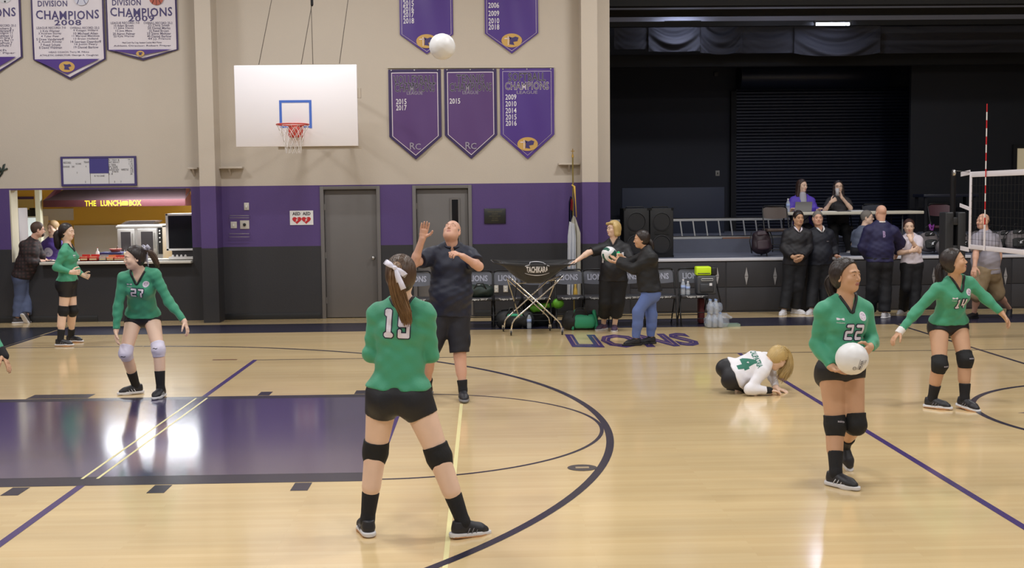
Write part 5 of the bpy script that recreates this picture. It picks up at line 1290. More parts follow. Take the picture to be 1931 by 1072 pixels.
# ================================================================ bench chairs along the wall
VIN = mat('chair_vinyl', (46, 46, 50), .45, bump=(60, .08)); CHG = mat('chair_panel', (78, 80, 90), .45); CHB = mat('chair_black', (26, 26, 28), .35, .3)
YCH = 17.75
def folding_chair(x, lab, grp, y=YCH, z=0., back=True, letters=True, mb=VIN, pm=CHG, flip=1):
    t = thing('folding_chair', (x, y, z), lab, 'chair', grp); f = -flip     # front towards the camera when flip = 1
    w = .215
    def Yv(v): return y + f * v
    for s_ in (-1, 1):
        xx = x + s_ * w
        m = MB(); m.tube([(xx, Yv(.24), z + .012), (xx, Yv(.16), z + .22), (xx, Yv(-.10), z + .80), (xx - s_ * .02, Yv(-.115), z + .84)], .0115, 8); m.build('front_leg', CHB, t, True)
        m = MB(); m.tube([(xx - s_ * .018, Yv(-.22), z + .012), (xx - s_ * .018, Yv(.10), z + .44)], .010, 8); m.build('rear_leg', CHB, t, True)
        for v in (.24, -.22): MB().lathe((xx - (s_ * .018 if v < 0 else 0), Yv(v), z), [(.016, 0), (.016, .02)], 8).build('foot_cap', BLK, t)
    m = MB(); m.tube([(x - w + .02, Yv(-.115), z + .84), (x - w + .05, Yv(-.12), z + .862), (x + w - .05, Yv(-.12), z + .862), (x + w - .02, Yv(-.115), z + .84)], .0115, 8); m.build('top_rail', CHB, t, True)
    for v, zz in ((.165, .20), (.195, .11)): m = MB(); m.tube([(x - w, Yv(v), z + zz), (x + w, Yv(v), z + zz)], .007, 6); m.build('stretcher', CHB, t)
    m = MB(); m.tube([(x - w + .02, Yv(-.12), z + .14), (x + w - .02, Yv(-.12), z + .14)], .007, 6); m.build('stretcher', CHB, t)
    V = []; F = []; nx, nz = 12, 5
    for s_ in (0, 1):
        for j in range(nz + 1):
            for i in range(nx + 1):
                u = i / nx * 2 - 1; v = j / nz; top_ = .85 - .035 * abs(u) ** 3; bot = .635 + .02 * abs(u) ** 2
                zz = bot + (top_ - bot) * v; V.append((x + u * (w - .006), Yv(-.10 + (zz - .8) * -.30 - .022 * (1 - u * u)) - (s_ * f * .018), z + zz))
    N_ = (nx + 1) * (nz + 1)
    for s_ in (0, 1):
        for j in range(nz):
            for i in range(nx): a = s_ * N_ + j * (nx + 1) + i; F.append((a, a + 1, a + nx + 2, a + nx + 1))
    ring = [i for i in range(nx + 1)] + [j * (nx + 1) + nx for j in range(1, nz + 1)] + [nz * (nx + 1) + i for i in range(nx - 1, -1, -1)] + [j * (nx + 1) for j in range(nz - 1, 0, -1)]
    for k in range(len(ring)): a, b_ = ring[k], ring[(k + 1) % len(ring)]; F.append((a, b_, b_ + N_, a + N_))
    m = MB(); m.add(V, F); bk = m.build('backrest', pm, t, 'auto')
    m = MB(); m.box(x - w + .012, x + w - .012, min(Yv(-.16), Yv(.22)), max(Yv(-.16), Yv(.22)), z + .42, z + .47); st = m.build('seat', mb, t, bevel=.014)
    if letters:
        m = MB(); text_into(m, 'LIONS', (x, Yv(-.07) - .0, z + .745), .27, .085, off=.03)
        m.V = [(a, Yv(-.10 + (c - z - .8) * -.30 - .022 * (1 - ((a - x) / w) ** 2)) - .004, c) for a, b_, c in m.V]; m.build('lettering', mat('lion_letter', (150, 152, 168), .5), t)
        m = MB(); text_into(m, '"Legacy 2013"', (x, Yv(.222), z + .445), .27, .034, off=.02); m.build('lettering', mat('white_letter', (220, 220, 220), .5), t)
    return t
chairs_px = [787, 846, 903, 957, 1011, 1074, 1126, 1186, 1246, 1306]
desc = ['behind the coach\'s raised arm side', 'hidden behind the coach', 'just right of the coach with a dark bag on it', 'behind the left part of the ball cart', 'behind the crossed legs of the ball cart', 'behind the right corner of the ball cart', 'left of the blonde woman', 'between the blonde woman and the woman in jeans', 'behind the woman in jeans', 'at the right end holding the cooler bag and two bottles']
xs_c = [P(px, 560, YCH).x for px in chairs_px]
G = 'black folding chairs lettered LIONS along the wall'
c0 = folding_chair(xs_c[0], 'black folding chair lettered LIONS ' + desc[0], G)
kids = {}
for c in bpy.data.objects:
    if c.parent: kids.setdefault(c.parent.name, []).append(c)
for k in range(1, 10):
    c = copy_tree(c0, (xs_c[k] - xs_c[0], 0, 0), None, kids); c['label'] = 'black folding chair lettered LIONS ' + desc[k]
# ---- bags and bottles at the bench
def softbag(name, c, r, m_, lab, cat, strap=True, grp=None, res=.009, lump=.01, parts=(), front=-1, pocket=None, seed=1., cutz=None):
    t = thing(name, c, lab, cat, grp); cx, cy, cz = c; rx, ry, rz = r
    base = cz
    C = [ecap((cx - rx * .55, cy, cz + rz * .85), (cx + rx * .55, cy, cz + rz * .85), (ry, rz), (ry, rz), .04, side=(0, 1, 0), cuts=[((cx, cy, cz + .002), (0, 0, -1))]),
         ell((cx, cy, cz + rz * .9), (rx, ry, rz * .95), .04, cuts=[((cx, cy, cz + .002), (0, 0, -1))])]
    def nz_(x, y, z): return lump * np.sin(x * 31 + seed * 3 + 2 * np.sin(z * 17)) * np.sin(z * 27 + seed + y * 11) * .6
    V, Q = sdf(C, res, nz_); mesh('bag_body', V, Q, m_, t, True)
    if strap:
        m = MB(); m.tube([(cx - rx * .5, cy + ry * front * .9, cz + rz * 1.2), (cx - rx * .25, cy + ry * front * .8, cz + rz * 2.1), (cx + rx * .25, cy + ry * front * .8, cz + rz * 2.15), (cx + rx * .5, cy + ry * front * .9, cz + rz * 1.2)], .011, 6); m.build('strap', BLK, t, True)
    m = MB(); m.tube([(cx - rx * .8, cy + ry * .2 * front, cz + rz * 1.72), (cx, cy + ry * .25 * front, cz + rz * 1.86), (cx + rx * .8, cy + ry * .2 * front, cz + rz * 1.72)], .006, 5); m.build('zip', STEEL, t)
    return t
GRN = mat('bag_green', (46, 152, 112), .55, bump=(40, .15)); BAGB = mat('bag_black', (26, 28, 30), .6, bump=(40, .2)); BAGD = mat('bag_dark_green', (30, 44, 38), .6, bump=(40, .2)); BAGG = mat('bag_grey', (112, 106, 108), .6, bump=(40, .15))
softbag('sports_bag', (xs_c[2] + .02, YCH - .02, .47), (.19, .13, .10), BAGD, 'dark green soft bag on the chair right of the coach', 'bag', seed=2)
softbag('sports_bag', (P(971, 600, 17.6).x, 17.65, 0), (.28, .15, .15), BAGB, 'black and green duffel bag on the floor under the chair left of the cart', 'bag', seed=3)
softbag('sports_bag', (P(1010, 600, 17.9).x, 17.95, 0), (.30, .14, .22), BAGB, 'black bag on the floor behind the crossed cart legs', 'bag', seed=5)
b_ = softbag('duffel_bag', (P(1094, 618, 17.25).x, 17.3, 0), (.24, .14, .155), BAGB, 'green and black duffel bag on the floor between cart and blonde woman', 'bag', seed=4)
cx = P(1100, 618, 17.25).x; V, Q = sdf([ecap((cx - .10, 17.20, .13), (cx + .12, 17.20, .13), (.06, .105), (.06, .105), .03, side=(0, 1, 0), cuts=[((0, 0, .004), (0, 0, -1))])], .008); mesh('front_pocket', V, Q, GRN, b_, True)
V, Q = sdf([ecap((cx + .20, 17.24, .0), (cx + .16, 17.24, .27), (.05, .035), (.05, .03), .03, cuts=[((0, 0, .004), (0, 0, -1))])], .008); mesh('end_panel', V, Q, GRN, b_, True)
V, Q = sdf([ecap((cx - .16, 17.2, .02), (cx - .13, 17.2, .30), (.03, .02), (.012, .01), .03)], .006); mesh('piping', V, Q, GRN, b_, True)
V, Q = sdf([ell((P(970, 580, 17.6).x, 17.56, .2), (.16, .07, .03), .03)], .008); g = [o for o in bpy.data.objects if o.name.startswith('sports_bag')][1]; mesh('green_flap', V, Q, GRN, g, True)
LIM = mat('lime_green', (104, 178, 44), .5)
t = thing('lime_bag', (P(1032, 575, 17.8).x, 17.72, .22), 'lime green drawstring bag hanging under the chairs behind the cart', 'bag'); q = P(1035, 578, 17.72)
V, Q = sdf([ecap((q.x - .16, 17.72, q.z), (q.x + .12, 17.72, q.z + .03), .045, .04, .03), ell((q.x - .2, 17.72, q.z - .03), (.09, .05, .06), .03)], .008, lambda x, y, z: .006 * np.sin(x * 60) * np.sin(z * 50)); mesh('bag_body', V, Q, LIM, t, True)
q = P(1052, 572, 17.66); m = MB(); m.tube([(q.x - .05, 17.68, q.z - .02), (q.x - .12, 17.7, q.z + .03), (q.x - .3, 17.7, q.z)], .006, 5); m.build('drawcord', BLK, t)
t = thing('lime_ball', (q.x, 17.62, q.z - .09), 'round lime green ball beside the lime bag under the chairs', 'ball'); V, Q = sdf([ell((q.x, 17.62, q.z), (.085, .07, .075), .02)], .008); mesh('ball', V, Q, LIM, t, True)
m = MB(); m.tube([(q.x + .088 * math.cos(a), 17.62 - .02, q.z + .078 * math.sin(a)) for a in np.linspace(0, 6.283, 15)[:-1]], .004, 5, closed=True); m.build('seam', mat('lime_dark', (70, 130, 30), .5), t)
CLR = mat('bottle_clear', (196, 204, 216), .15, alpha=.55, spec=.8); CAPW = mat('cap_white', (226, 226, 232), .4); LBL = mat('label_blue', (150, 170, 214), .5)
def bottle(x, y, z, h, lab, grp=None, cap=CAPW, body=CLR, r=.034, label=True, tilt=None):
    t = thing('water_bottle', (x, y, z), lab, 'bottle', grp); m = MB()
    m.lathe((x, y, z), [(r * .85, 0), (r, .01), (r, h * .3), (r * .93, h * .34), (r, h * .38), (r, h * .68), (r * .45, h * .88), (r * .4, h * .93)], 16); m.build('body', body, t, True)
    if label: m = MB(); m.lathe((x, y, z), [(r * 1.02, h * .40), (r * 1.02, h * .62)], 16); m.build('label', LBL, t, True)
    m = MB(); m.lathe((x, y, z), [(r * .45, h * .92), (r * .45, h)], 12); m.build('cap', cap, t)
    return t
q = PF(998, 620); bottle(q.x, 17.5, 0, .23, 'clear water bottle on the floor between the ball cart legs', cap=BLK)
q = P(1019, 556, 17.7); bottle(q.x, YCH - .05, .47, .21, 'clear bottle with steel cap on the chair behind the cart', cap=STEEL, body=mat('bottle_smoke', (120, 118, 126), .2, alpha=.7), label=False)
G2 = 'two water bottles on the right end chair'
for px, lb in ((1288, 'left water bottle with white lid on the seat of the end chair'), (1297, 'right water bottle beside the cooler bag on the end chair')):
    q = P(px, 556, YCH - .15); bottle(q.x, YCH - .16, .47, .24 if px < 1290 else .21, lb, G2)
# cooler bag with lime bag on top
xc = P(1331, 540, YCH - .08).x; t = thing('cooler_bag', (xc, YCH - .06, .47), 'dark grey cooler bag standing on the right end chair', 'bag'); CG = mat('cooler_grey', (66, 68, 74), .5, bump=(30, .1))
zz = .47; zc = P(1331, 520, YCH - .15).z
MB().box(xc - .15, xc + .15, YCH - .18, YCH + .06, zz, zc).build('body', CG, t, bevel=.03, seg=3); MB().box(xc - .11, xc + .10, YCH - .205, YCH - .17, zz + .04, zc - .12).build('front_pocket', mat('cooler_pocket', (52, 54, 60), .5), t, bevel=.015)
MB().tube([(xc - .09, YCH - .19, zc - .06), (xc - .085, YCH - .20, zc - .045), (xc + .085, YCH - .20, zc - .045), (xc + .09, YCH - .19, zc - .06), (xc + .085, YCH - .19, zc - .075), (xc - .085, YCH - .19, zc - .075)], .006, 6, closed=True).build('handle', mat('strap_grey', (186, 188, 190), .5), t)
MB().box(xc + .03, xc + .07, YCH - .215, YCH - .205, zz + .14, zz + .18).build('badge', CAPW, t); MB().tube([(xc + .15, YCH - .06, zc - .05), (xc + .20, YCH - .1, zz - .02), (xc + .25, YCH - .05, zz - .22), (xc + .22, YCH, zz - .30)], .012, 6).build('strap', BLK, t)
LM = mat('neon_yellow', (206, 240, 30), .5, emit=0.)
t = thing('ball_pouch', (xc - .02, YCH - .07, zc), 'neon yellow and black zip pouch lying on top of the grey cooler bag', 'pouch'); za = zc + .003; zb = P(1320, 503, YCH - .1).z
MB().box(xc - .16, xc + .07, YCH - .16, YCH + .02, za, zb).build('body', LM, t, bevel=.02, seg=3); MB().box(xc + .072, xc + .16, YCH - .15, YCH + .01, za, zb - .01).build('end_panel', BLK, t, bevel=.015); MB().tube([(xc - .14, YCH - .162, za + .03), (xc + .05, YCH - .165, za + .03)], .006, 5).build('zip', BLK, t)
t = thing('red_bag', (P(1322, 590, 17.8).x, 17.9, 0), 'dark red upright bag under the right end chair', 'bag'); q = P(1321, 585, 17.9).x
MB().box(q - .04, q + .05, 17.8, 17.98, 0.0, .40).build('body', mat('deep_red', (92, 30, 34), .6), t, bevel=.03, seg=3); MB().tube([(q - .02, 17.82, .39), (q, 17.84, .45), (q + .03, 17.86, .39)], .008, 6).build('handle', BLK, t)
# pack of bottled water in film
xw = P(1350, 600, 17.3).x; t = thing('water_pack', (xw, 17.3, 0), 'film wrapped pack of water bottles on the floor beside the end chair', 'bottles')
for i in range(3):
    for j in range(2):
        for k in range(2):
            x, y, z = xw - .11 + .085 * i + .02 * k, 17.24 + .085 * j, .012 + .2 * k
            if k == 1 and i == 2: continue
            m = MB(); m.lathe((x, y, z), [(.030, 0), (.034, .01), (.034, .13), (.015, .18), (.013, .2)], 12); m.build('bottle', CLR, t, True)
            m = MB(); m.lathe((x, y, z + .2), [(.015, 0), (.015, .016)], 10); m.build('cap', mat('cap_blue', (150, 176, 226), .4), t)
V, Q = sdf([ecap((xw - .08, 17.28, .1), (xw + .10, 17.28, .1), (.11, .11), (.10, .12), .05, side=(0, 1, 0), cuts=[((0, 0, .01), (0, 0, -1))]), ecap((xw - .06, 17.28, .3), (xw + .03, 17.28, .3), (.09, .09), (.07, .08), .05, side=(0, 1, 0)), ecap((xw + .14, 17.24, .17), (xw + .21, 17.22, .16), .05, .02, .04)], .01, lambda x, y, z: .008 * np.sin(x * 50 + z * 33) * np.sin(z * 47 + y * 20))
mesh('film', V, Q, mat('clear_film', (190, 202, 224), .2, alpha=.30, spec=.9), t, True)
q0, q1 = PF(1333, 617), PF(1394, 615); t = thing('clear_tray', ((q0.x + q1.x) / 2, q0.y, 0), 'flat pale green plastic tray on the floor beside the water pack', 'tray'); TG = mat('tray_green', (152, 172, 158), .3, alpha=.8)
MB().box(q0.x, q1.x, q0.y - .02, q0.y + .18, .0, .006).build('base', TG, t); m = MB(); y0, y1 = q0.y - .02, q0.y + .18
m.box(q0.x, q1.x, y0, y0 + .008, .006, .035).box(q0.x, q1.x, y1 - .008, y1, .006, .035).box(q0.x, q0.x + .008, y0, y1, .006, .035).box(q1.x - .008, q1.x, y0, y1, .006, .035); m.build('rim', TG, t)
# ---- ball cart
YK = 16.9; t = thing('ball_cart', (P(1008, 600, YK).x, YK, 0), 'black canvas volleyball cart lettered TACHIKARA on a chrome X frame with casters', 'ball cart')
CV = mat('cart_canvas', (22, 21, 24), .5, bump=(20, .1), sheen=.2); CH = mat('chrome', (210, 206, 200), .16, 1.)
kp = lambda px, py, dy=0.: P(px, py, YK + dy)
DF, DB = -.28, .28
a_, b2_, c_, d_ = kp(926, 491, DB), kp(1088, 490, DB), kp(1084, 499, DF), kp(932, 497, DF)
# sling: two long sides sag, seen as a bag with open top
n = 24; V = []; F = []
def rimp(u, s_):   # s_=0 front 1 back
    A_, B_ = (d_, c_) if s_ == 0 else (a_, b2_)
    p = A_.lerp(B_, u); p.z += -.012 * math.sin(math.pi * u); return p
zb_ = kp(1008, 534, 0).z; nz = 12
for s_ in (0, 1):
    for j in range(nz + 1):
        for i in range(n + 1):
            u = i / n; top_ = rimp(u, s_); v = j / nz
            edge = min(1, 2.1 * min(u, 1 - u) * 1.15); zbot = top_.z - (top_.z - zb_) * (edge ** .8); ymid = YK
            V.append((top_.x + (P(1008, 500, YK).x - top_.x) * .22 * v * (1 - edge) , top_.y + (ymid - top_.y) * (v ** 2.2) * .999 + .006 * math.sin(u * 40) * v, top_.z + (zbot - top_.z) * v))
N_ = (n + 1) * (nz + 1)
for s_ in (0, 1):
    for j in range(nz):
        for i in range(n): q = s_ * N_ + j * (n + 1) + i; F.append((q, q + 1, q + n + 2, q + n + 1))
sl = mesh('canvas_sling', V, F, CV, t, True); md = sl.modifiers.new('thick', 'SOLIDIFY'); md.thickness = .006
m = MB(); m.tube([rimp(u, 0) for u in np.linspace(0, 1, 12)] + [rimp(u, 1) for u in np.linspace(1, 0, 12)], .008, 6, closed=True); m.build('rim_hem', CV, t, True)
q = kp(1013, 509, DF * .95); slV, slF = np.array([tuple(v) for v in V]), np.array(F); slb = BVHTree.FromPolygons([Vector(v) for v in V], F)
def onsl(p, up_=.012):
    h_ = slb.ray_cast(Vector((p[0], YK - 1., p[2])), Vector((0, 1, 0)), 2.)
    if h_[0]: return (p[0], h_[0].y - .008, p[2])
    # front canvas surface: height z -> depth
    zt_ = kp(1008, 498, DF).z; v = max(0, min(1, (zt_ - p[2]) / (zt_ - zb_))); return (p[0], YK + DF * (1 - v ** 2.2) - up_, p[2])
cx_, cz_ = q.x, q.z
decal(sl, slV, slF, dict(t='TACHIKARA', w=.31, h=.085, m=CAPW, c=(cx_, YK - .3, cz_), f=(0, -1, 0), u=(1, 0, 0), v=(0, 0, 1), bold=.035, step=.012, lift=.006), None, None, None, None, None, None)
m = MB()
for s_ in (-1, 1): m.tube([onsl((cx_ + .175 * u, 0, cz_ + s_ * (.085 - .035 * u * u))) for u in np.linspace(-1, 1, 12)], [.003 + .004 * (1 - abs(u)) for u in np.linspace(-1, 1, 12)], 5)
m.build('logo_outline', CAPW, t)
decal(sl, slV, slF, dict(t='www.tachikara.com', w=.27, h=.03, m=mat('letter_dull', (190, 188, 192), .5), c=(cx_, YK - .3, kp(1013, 523.5, DF).z), f=(0, -1, 0), u=(1, 0, 0), v=(0, 0, 1), bold=.02, lift=.006), None, None, None, None, None, None)
def legp(pts, yo): 
    m = MB(); m.tube([kp(px, py, yo + dz) for px, py, dz in pts], .0115, 8); m.build('leg', CH, t, True)
legp([(963, 524, 0), (968, 529, 0), (1052, 605, 0), (1057, 611, 0), (1060, 621, 0)], -.26); legp([(1062, 520, 0), (1050, 533, 0), (970, 603, 0), (966, 610, 0), (964, 624, 0)], -.26)
legp([(955, 524, 0), (962, 531, 0), (1030, 594, 0), (1035, 600, 0), (1037, 612, 0)], .26); legp([(1058, 521, 0), (1032, 530, 0), (955, 601, 0), (952, 606, 0), (951, 617, 0)], .26)
def brace(a, b_, ya, yb): m = MB(); m.tube([kp(a[0], a[1], ya), kp(b_[0], b_[1], yb)], .008, 6); m.build('brace', CH, t)
brace((957, 527), (979, 599), -.26, .26); brace((975, 529), (968, 590), .26, -.26); brace((1048, 530), (1024, 592), -.26, .26); brace((1040, 528), (1037, 565), .26, .0); brace((963, 524), (975, 535), -.26, -.1); brace((975, 535), (1050, 528), .26, .26)
for px, dy in ((963.5, -.26), (1060, -.26), (1037, .26), (949, .26)):
    x = P(px, 600, YK + dy).x; y = YK + dy; m = MB(); m.lathe((x - .012, y, .036), [(.012, 0), (.034, .002), (.036, .012), (.034, .022), (.012, .024)], 16, ((0, 1, 0), (0, 0, 1), (1, 0, 0))); c = m.build('caster', BLK, t, True)
    MB().box(x - .02, x + .02, y - .012, y + .012, .045, .095).build('caster_fork', CH, t)
# ================================================================ stage furniture
def speaker(x0, x1, y, z0, z1, lab, d=.55):
    t = thing('loudspeaker', ((x0 + x1) / 2, y, z0), lab, 'loudspeaker', 'black loudspeakers standing together on the stage'); SPB = mat('speaker_black', (22, 22, 25), .55, bump=(120, .2))
    MB().box(x0, x1, y, y + d, z0, z1).build('cabinet', SPB, t, bevel=.012); cx = (x0 + x1) / 2
    for f_ in (.27, .73):
        zc = z0 + (z1 - z0) * f_; r = min((x1 - x0) * .40, .17)
        m = MB(); m.lathe((cx, y - .001, zc), [(r, 0), (r, .012), (r * .9, .014), (r * .85, 0), (r * .3, -.05), (r * .28, -.02), (.01, -.01)], 24, ((1, 0, 0), (0, 0, 1), (0, -1, 0))); m.build('driver', mat('driver_cone', (34, 34, 38), .4), t, 'auto')
    MB().box(cx - .12, cx + .12, y - .012, y - .001, z0 + (z1 - z0) * .47, z0 + (z1 - z0) * .53).build('port', mat('port_black', (10, 10, 12), .5), t)
    m = MB(); 
    for a in (x0 + .015, x1 - .015):
        for c in (z0 + .015, z1 - .015): m.box(a - .02, a + .02, y - .006, y + .03, c - .02, c + .02)
    m.build('corner_guard', BLKMET, t); MB().tube([(x0 + .06, y + .2, z1), (x0 + .08, y + .2, z1 + .02), (x1 - .08, y + .2, z1 + .02), (x1 - .06, y + .2, z1)], .01, 6).build('handle', BLKMET, t)
YSP = 20.0; xa, xb, xm = P(1176, 440, YSP).x, P(1270, 440, YSP).x, P(1225, 440, YSP).x; zt = P(1222, 393, YSP).z
speaker(xa, xm - .005, YSP, SZ, zt, 'left tall black loudspeaker on stage behind the women'); speaker(xm + .005, xb, YSP, SZ, zt, 'right tall black loudspeaker on stage, next to the ladder')
m = MB(); m.tube([P(1270, 478, 19.9), P(1285, 479.5, 19.8), P(1300, 477, 19.9), P(1330, 479, 19.95), P(1380, 477, 20.0), P(1430, 478, 20.1)], .008, 6)
o = m.build('stage_cable', BLK, None, True); tag(o, 'thin black cable trailing over the stage carpet from the loudspeakers', 'cable')
for v in o.data.vertices: v.co.z = .01
o.location.z = SZ
# ladder lying on its side on the upper stage level
YL = YW + 2.2; t = thing('ladder', (P(1350, 440, YL).x, YL, SZ + .25), 'aluminium ladder lying on its side on the raised stage level', 'ladder'); AL = mat('aluminium', (200, 202, 206), .3, .6)
lz0, lz1 = SZ + .252, P(1350, 411, YL).z; lx0, lx1 = P(1150, 430, YL).x, P(1490, 430, YL).x
for z0, z1 in ((lz0, lz0 + .055), (lz1 - .055, lz1)): MB().box(lx0, lx1, YL, YL + .03, z0, z1).box(lx0, lx1, YL - .0, YL + .07, z1 - .012, z1).build('side_rail', AL, t)
k = 0
for px in (1285, 1309, 1333, 1357, 1380, 1404, 1427, 1451, 1475, 1261, 1237, 1213, 1189, 1165):
    x = P(px, 425, YL).x; MB().bar((x - .025, YL + .02, lz1 - .03), (x + .02, YL + .02, lz0 + .03), .022, .03, up=(0, 1, 0)).build('rung', AL, t)
MB().box(P(1362, 440, YL).x, P(1416, 440, YL).x, YL - .06, YL - .01, SZ + .252, SZ + .275).build('foot_board', mat('plank_tan', (150, 108, 84), .6), t)
def backpack(px, py, w, h, m_, lab, Y, tilt=0., pocket=BAGB, grp=None, mark=True, z=None, res=.010):
    q = P(px, py, Y); x = q.x; z = SZ if z is None else z
    t = thing('backpack', (x, Y, z), lab, 'backpack', grp); ct, st_ = math.cos(R(tilt)), math.sin(R(tilt)); up_ = np.array([st_, .12, ct]); sd_ = np.array([ct, 0, -st_]); b0 = np.array([x, Y, z])
    C = [ecap(b0 + up_ * w * .42, b0 + up_ * (h - w * .42), (w * .5, .12), (w * .42, .10), .04, side=sd_, cuts=[((0, 0, z + .004), (0, 0, -1))])]
    V, Q = sdf(C, res, lambda a, b_, c: .006 * np.sin(a * 40 + px) * np.sin(c * 36)); mesh('body', V, Q, m_, t, True)
    V, Q = sdf([ecap(b0 + up_ * h * .28 - np.array([0, .11, 0]), b0 + up_ * h * .52 - np.array([0, .10, 0]), (w * .30, .035), (w * .29, .03), .02, side=sd_)], res * .8); mesh('front_pocket', V, Q, pocket, t, True)
    V, Q = sdf([ecap(b0 + up_ * h * .75 - np.array([0, .085, 0]), b0 + up_ * h * .84 - np.array([0, .075, 0]), (w * .26, .025), (w * .22, .02), .02, side=sd_)], res * .8); mesh('top_pocket', V, Q, pocket, t, True)
    m = MB(); tp = b0 + up_ * h; m.tube([tp - sd_ * .04, tp + up_ * .04 - sd_ * .02, tp + up_ * .04 + sd_ * .02, tp + sd_ * .04], .007, 6); m.build('handle', BLK, t, True)
    for s_ in (-1, 1):
        m = MB(); m.tube([b0 + up_ * h * .85 + sd_ * s_ * w * .44 , b0 + up_ * h * .55 + sd_ * s_ * w * .56, b0 + up_ * h * .12 + sd_ * s_ * w * .5], .010, 6); m.build('strap', BLK, t, True)
    if mark:
        m = MB(); c = b0 + up_ * h * .44 - np.array([0, .145, 0]); m.poly([c + sd_ * u + up_ * v for u, v in ((-.06, .02), (-.01, -.01), (.0, .012), (.06, .03), (.02, -.0), (.03, -.025), (-.02, -.03), (-.0, -.018))], (0, -1, 0), .004); 
        c = b0 + up_ * h * .8 - np.array([0, .108, 0]); m.poly([c + sd_ * u * .7 + up_ * v * .7 for u, v in ((-.06, .02), (-.01, -.01), (.0, .012), (.06, .03), (.02, -.0), (.0, -.02))], (0, -1, 0), .004); m.build('wing_mark', CAPW, t)
    return t
backpack(1438, 460, .36, .50, mat('pack_maroon', (42, 28, 36), .55, bump=(40, .2)), 'dark maroon backpack standing on stage left of the officials table', 20.0, -3, pocket=mat('pack_maroon2', (52, 34, 44), .5), mark=False)
GG = 'grey and black backpacks in a row on the stage'
for px, w, h, tl, lb, Y_ in ((1754, .36, .44, -4, 'leftmost grey backpack on stage with a purple tag', 20.1), (1783, .34, .42, 6, 'second grey backpack from the left, behind the tilted bag', 20.2), (1812, .3, .40, 0, 'grey backpack mostly hidden behind the net post pad', 20.3),
                             (1845, .32, .42, 0, 'grey backpack hidden behind the man in the grey shirt', 20.3), (1868, .32, .42, 3, 'grey backpack just right of the grey-shirted man\'s head', 20.2), (1893, .34, .43, 0, 'second grey backpack from the right edge, half covered by its neighbour', 20.25), (1918, .40, .47, 0, 'large grey backpack at the right edge with a round badge', 19.95)):
    backpack(px, 470, w, h, BAGG, lb, Y_, tl, grp=GG)
backpack(1768, 470, .34, .50, BAGG, 'tilted grey and black bag leaning against the post pad on stage', 19.85, 52, grp=GG)
t = thing('purple_tag', tuple(P(1756, 429, 19.95)), 'purple ribbon tied to the leftmost grey backpack', 'ribbon'); q = P(1756, 429, 19.93)
m = MB(); m.tube([q + Vector((-.03, 0, .05)), q + Vector((.0, -.03, 0)), q + Vector((.03, -.02, .05)), q + Vector((.015, -.02, -.05)), q + Vector((-.02, -.02, -.04)), q + Vector((-.03, 0, .05))], .018, 7); m.build('ribbon', mat('ribbon_purple', (126, 44, 140), .5), t, True); MB().tube([q + Vector((0, 0, .05)), q + Vector((.0, .02, .1))], .004, 5).build('loop', BLK, t)
# officials table
YT = 20.35; t = thing('folding_table', (P(1600, 400, YT).x, YT, SZ), 'long cream folding table on the stage', 'table'); CRM = mat('table_cream', (206, 200, 184), .5)
tx0, tx1 = P(1459, 400, YT).x, P(1743, 400, YT).x; tz1 = P(1600, 399.5, YT).z; tz0 = tz1 - .055
MB().box(tx0, tx1, YT, YT + .76, tz0, tz1).build('tabletop', CRM, t, bevel=.012)
for x in (tx0 + .35, tx1 - .35):
    m = MB(); m.tube([(x, YT + .1, tz0), (x, YT + .08, SZ + .01), (x, YT + .68, SZ + .01), (x, YT + .66, tz0)], .013, 8); m.build('leg', mat('table_leg', (70, 70, 74), .4, .4), t, True)
    m = MB(); m.tube([(x, YT + .38, SZ + .3), (x + (.4 if x < (tx0 + tx1) / 2 else -.4), YT + .38, tz0)], .010, 6); m.build('brace', mat('table_leg', (70, 70, 74), .4, .4), t)
GST = 'folding chairs around the officials table'; BRN = mat('chair_brown', (70, 56, 50), .4)
folding_chair(P(1463, 450, 20.15).x, 'brown metal folding chair at the left end of the officials table', GST, y=20.15, z=SZ, letters=False, pm=BRN, mb=BRN)
folding_chair(P(1643, 440, 21.4).x, 'grey backed folding chair behind the middle of the officials table', GST, y=21.4, z=SZ, letters=False, flip=-1)
folding_chair(P(1512, 440, 21.2).x, 'folding chair under the woman in the purple jacket', GST, y=21.15, z=SZ, letters=False, flip=1)
folding_chair(P(1581, 440, 21.2).x, 'folding chair under the woman drinking from a cup', GST, y=21.15, z=SZ, letters=False, flip=1)
folding_chair(P(1775, 440, 20.9).x, 'dark maroon folding chair right of the officials table', GST, y=20.9, z=SZ, letters=False, pm=mat('chair_maroon', (66, 30, 44), .5), mb=mat('chair_maroon', (66, 30, 44), .5))
q = P(1486, 400, YT + .2); bottle(q.x, YT + .2, tz1, .24, 'clear water bottle on the left end of the officials table')
q = P(1513, 396, YT + .3); t = thing('laptop', (q.x, YT + .3, tz1), 'silver laptop seen from behind on the officials table', 'laptop'); LPG = mat('laptop_grey', (150, 150, 154), .35, .5)
MB().box(q.x - .15, q.x + .15, YT + .25, YT + .47, tz1, tz1 + .014).build('keyboard_base', LPG, t, bevel=.004); m = MB(); a = YT + .245
m.add([(q.x - .15, a, tz1 + .012), (q.x + .15, a, tz1 + .012), (q.x + .15, a - .05, tz1 + .18), (q.x - .15, a - .05, tz1 + .18), (q.x - .15, a + .008, tz1 + .012), (q.x + .15, a + .008, tz1 + .012), (q.x + .15, a - .042, tz1 + .18), (q.x - .15, a - .042, tz1 + .18)], [(0, 1, 2, 3), (7, 6, 5, 4), (0, 4, 5, 1), (1, 5, 6, 2), (2, 6, 7, 3), (3, 7, 4, 0)]); m.build('screen_lid', LPG, t)
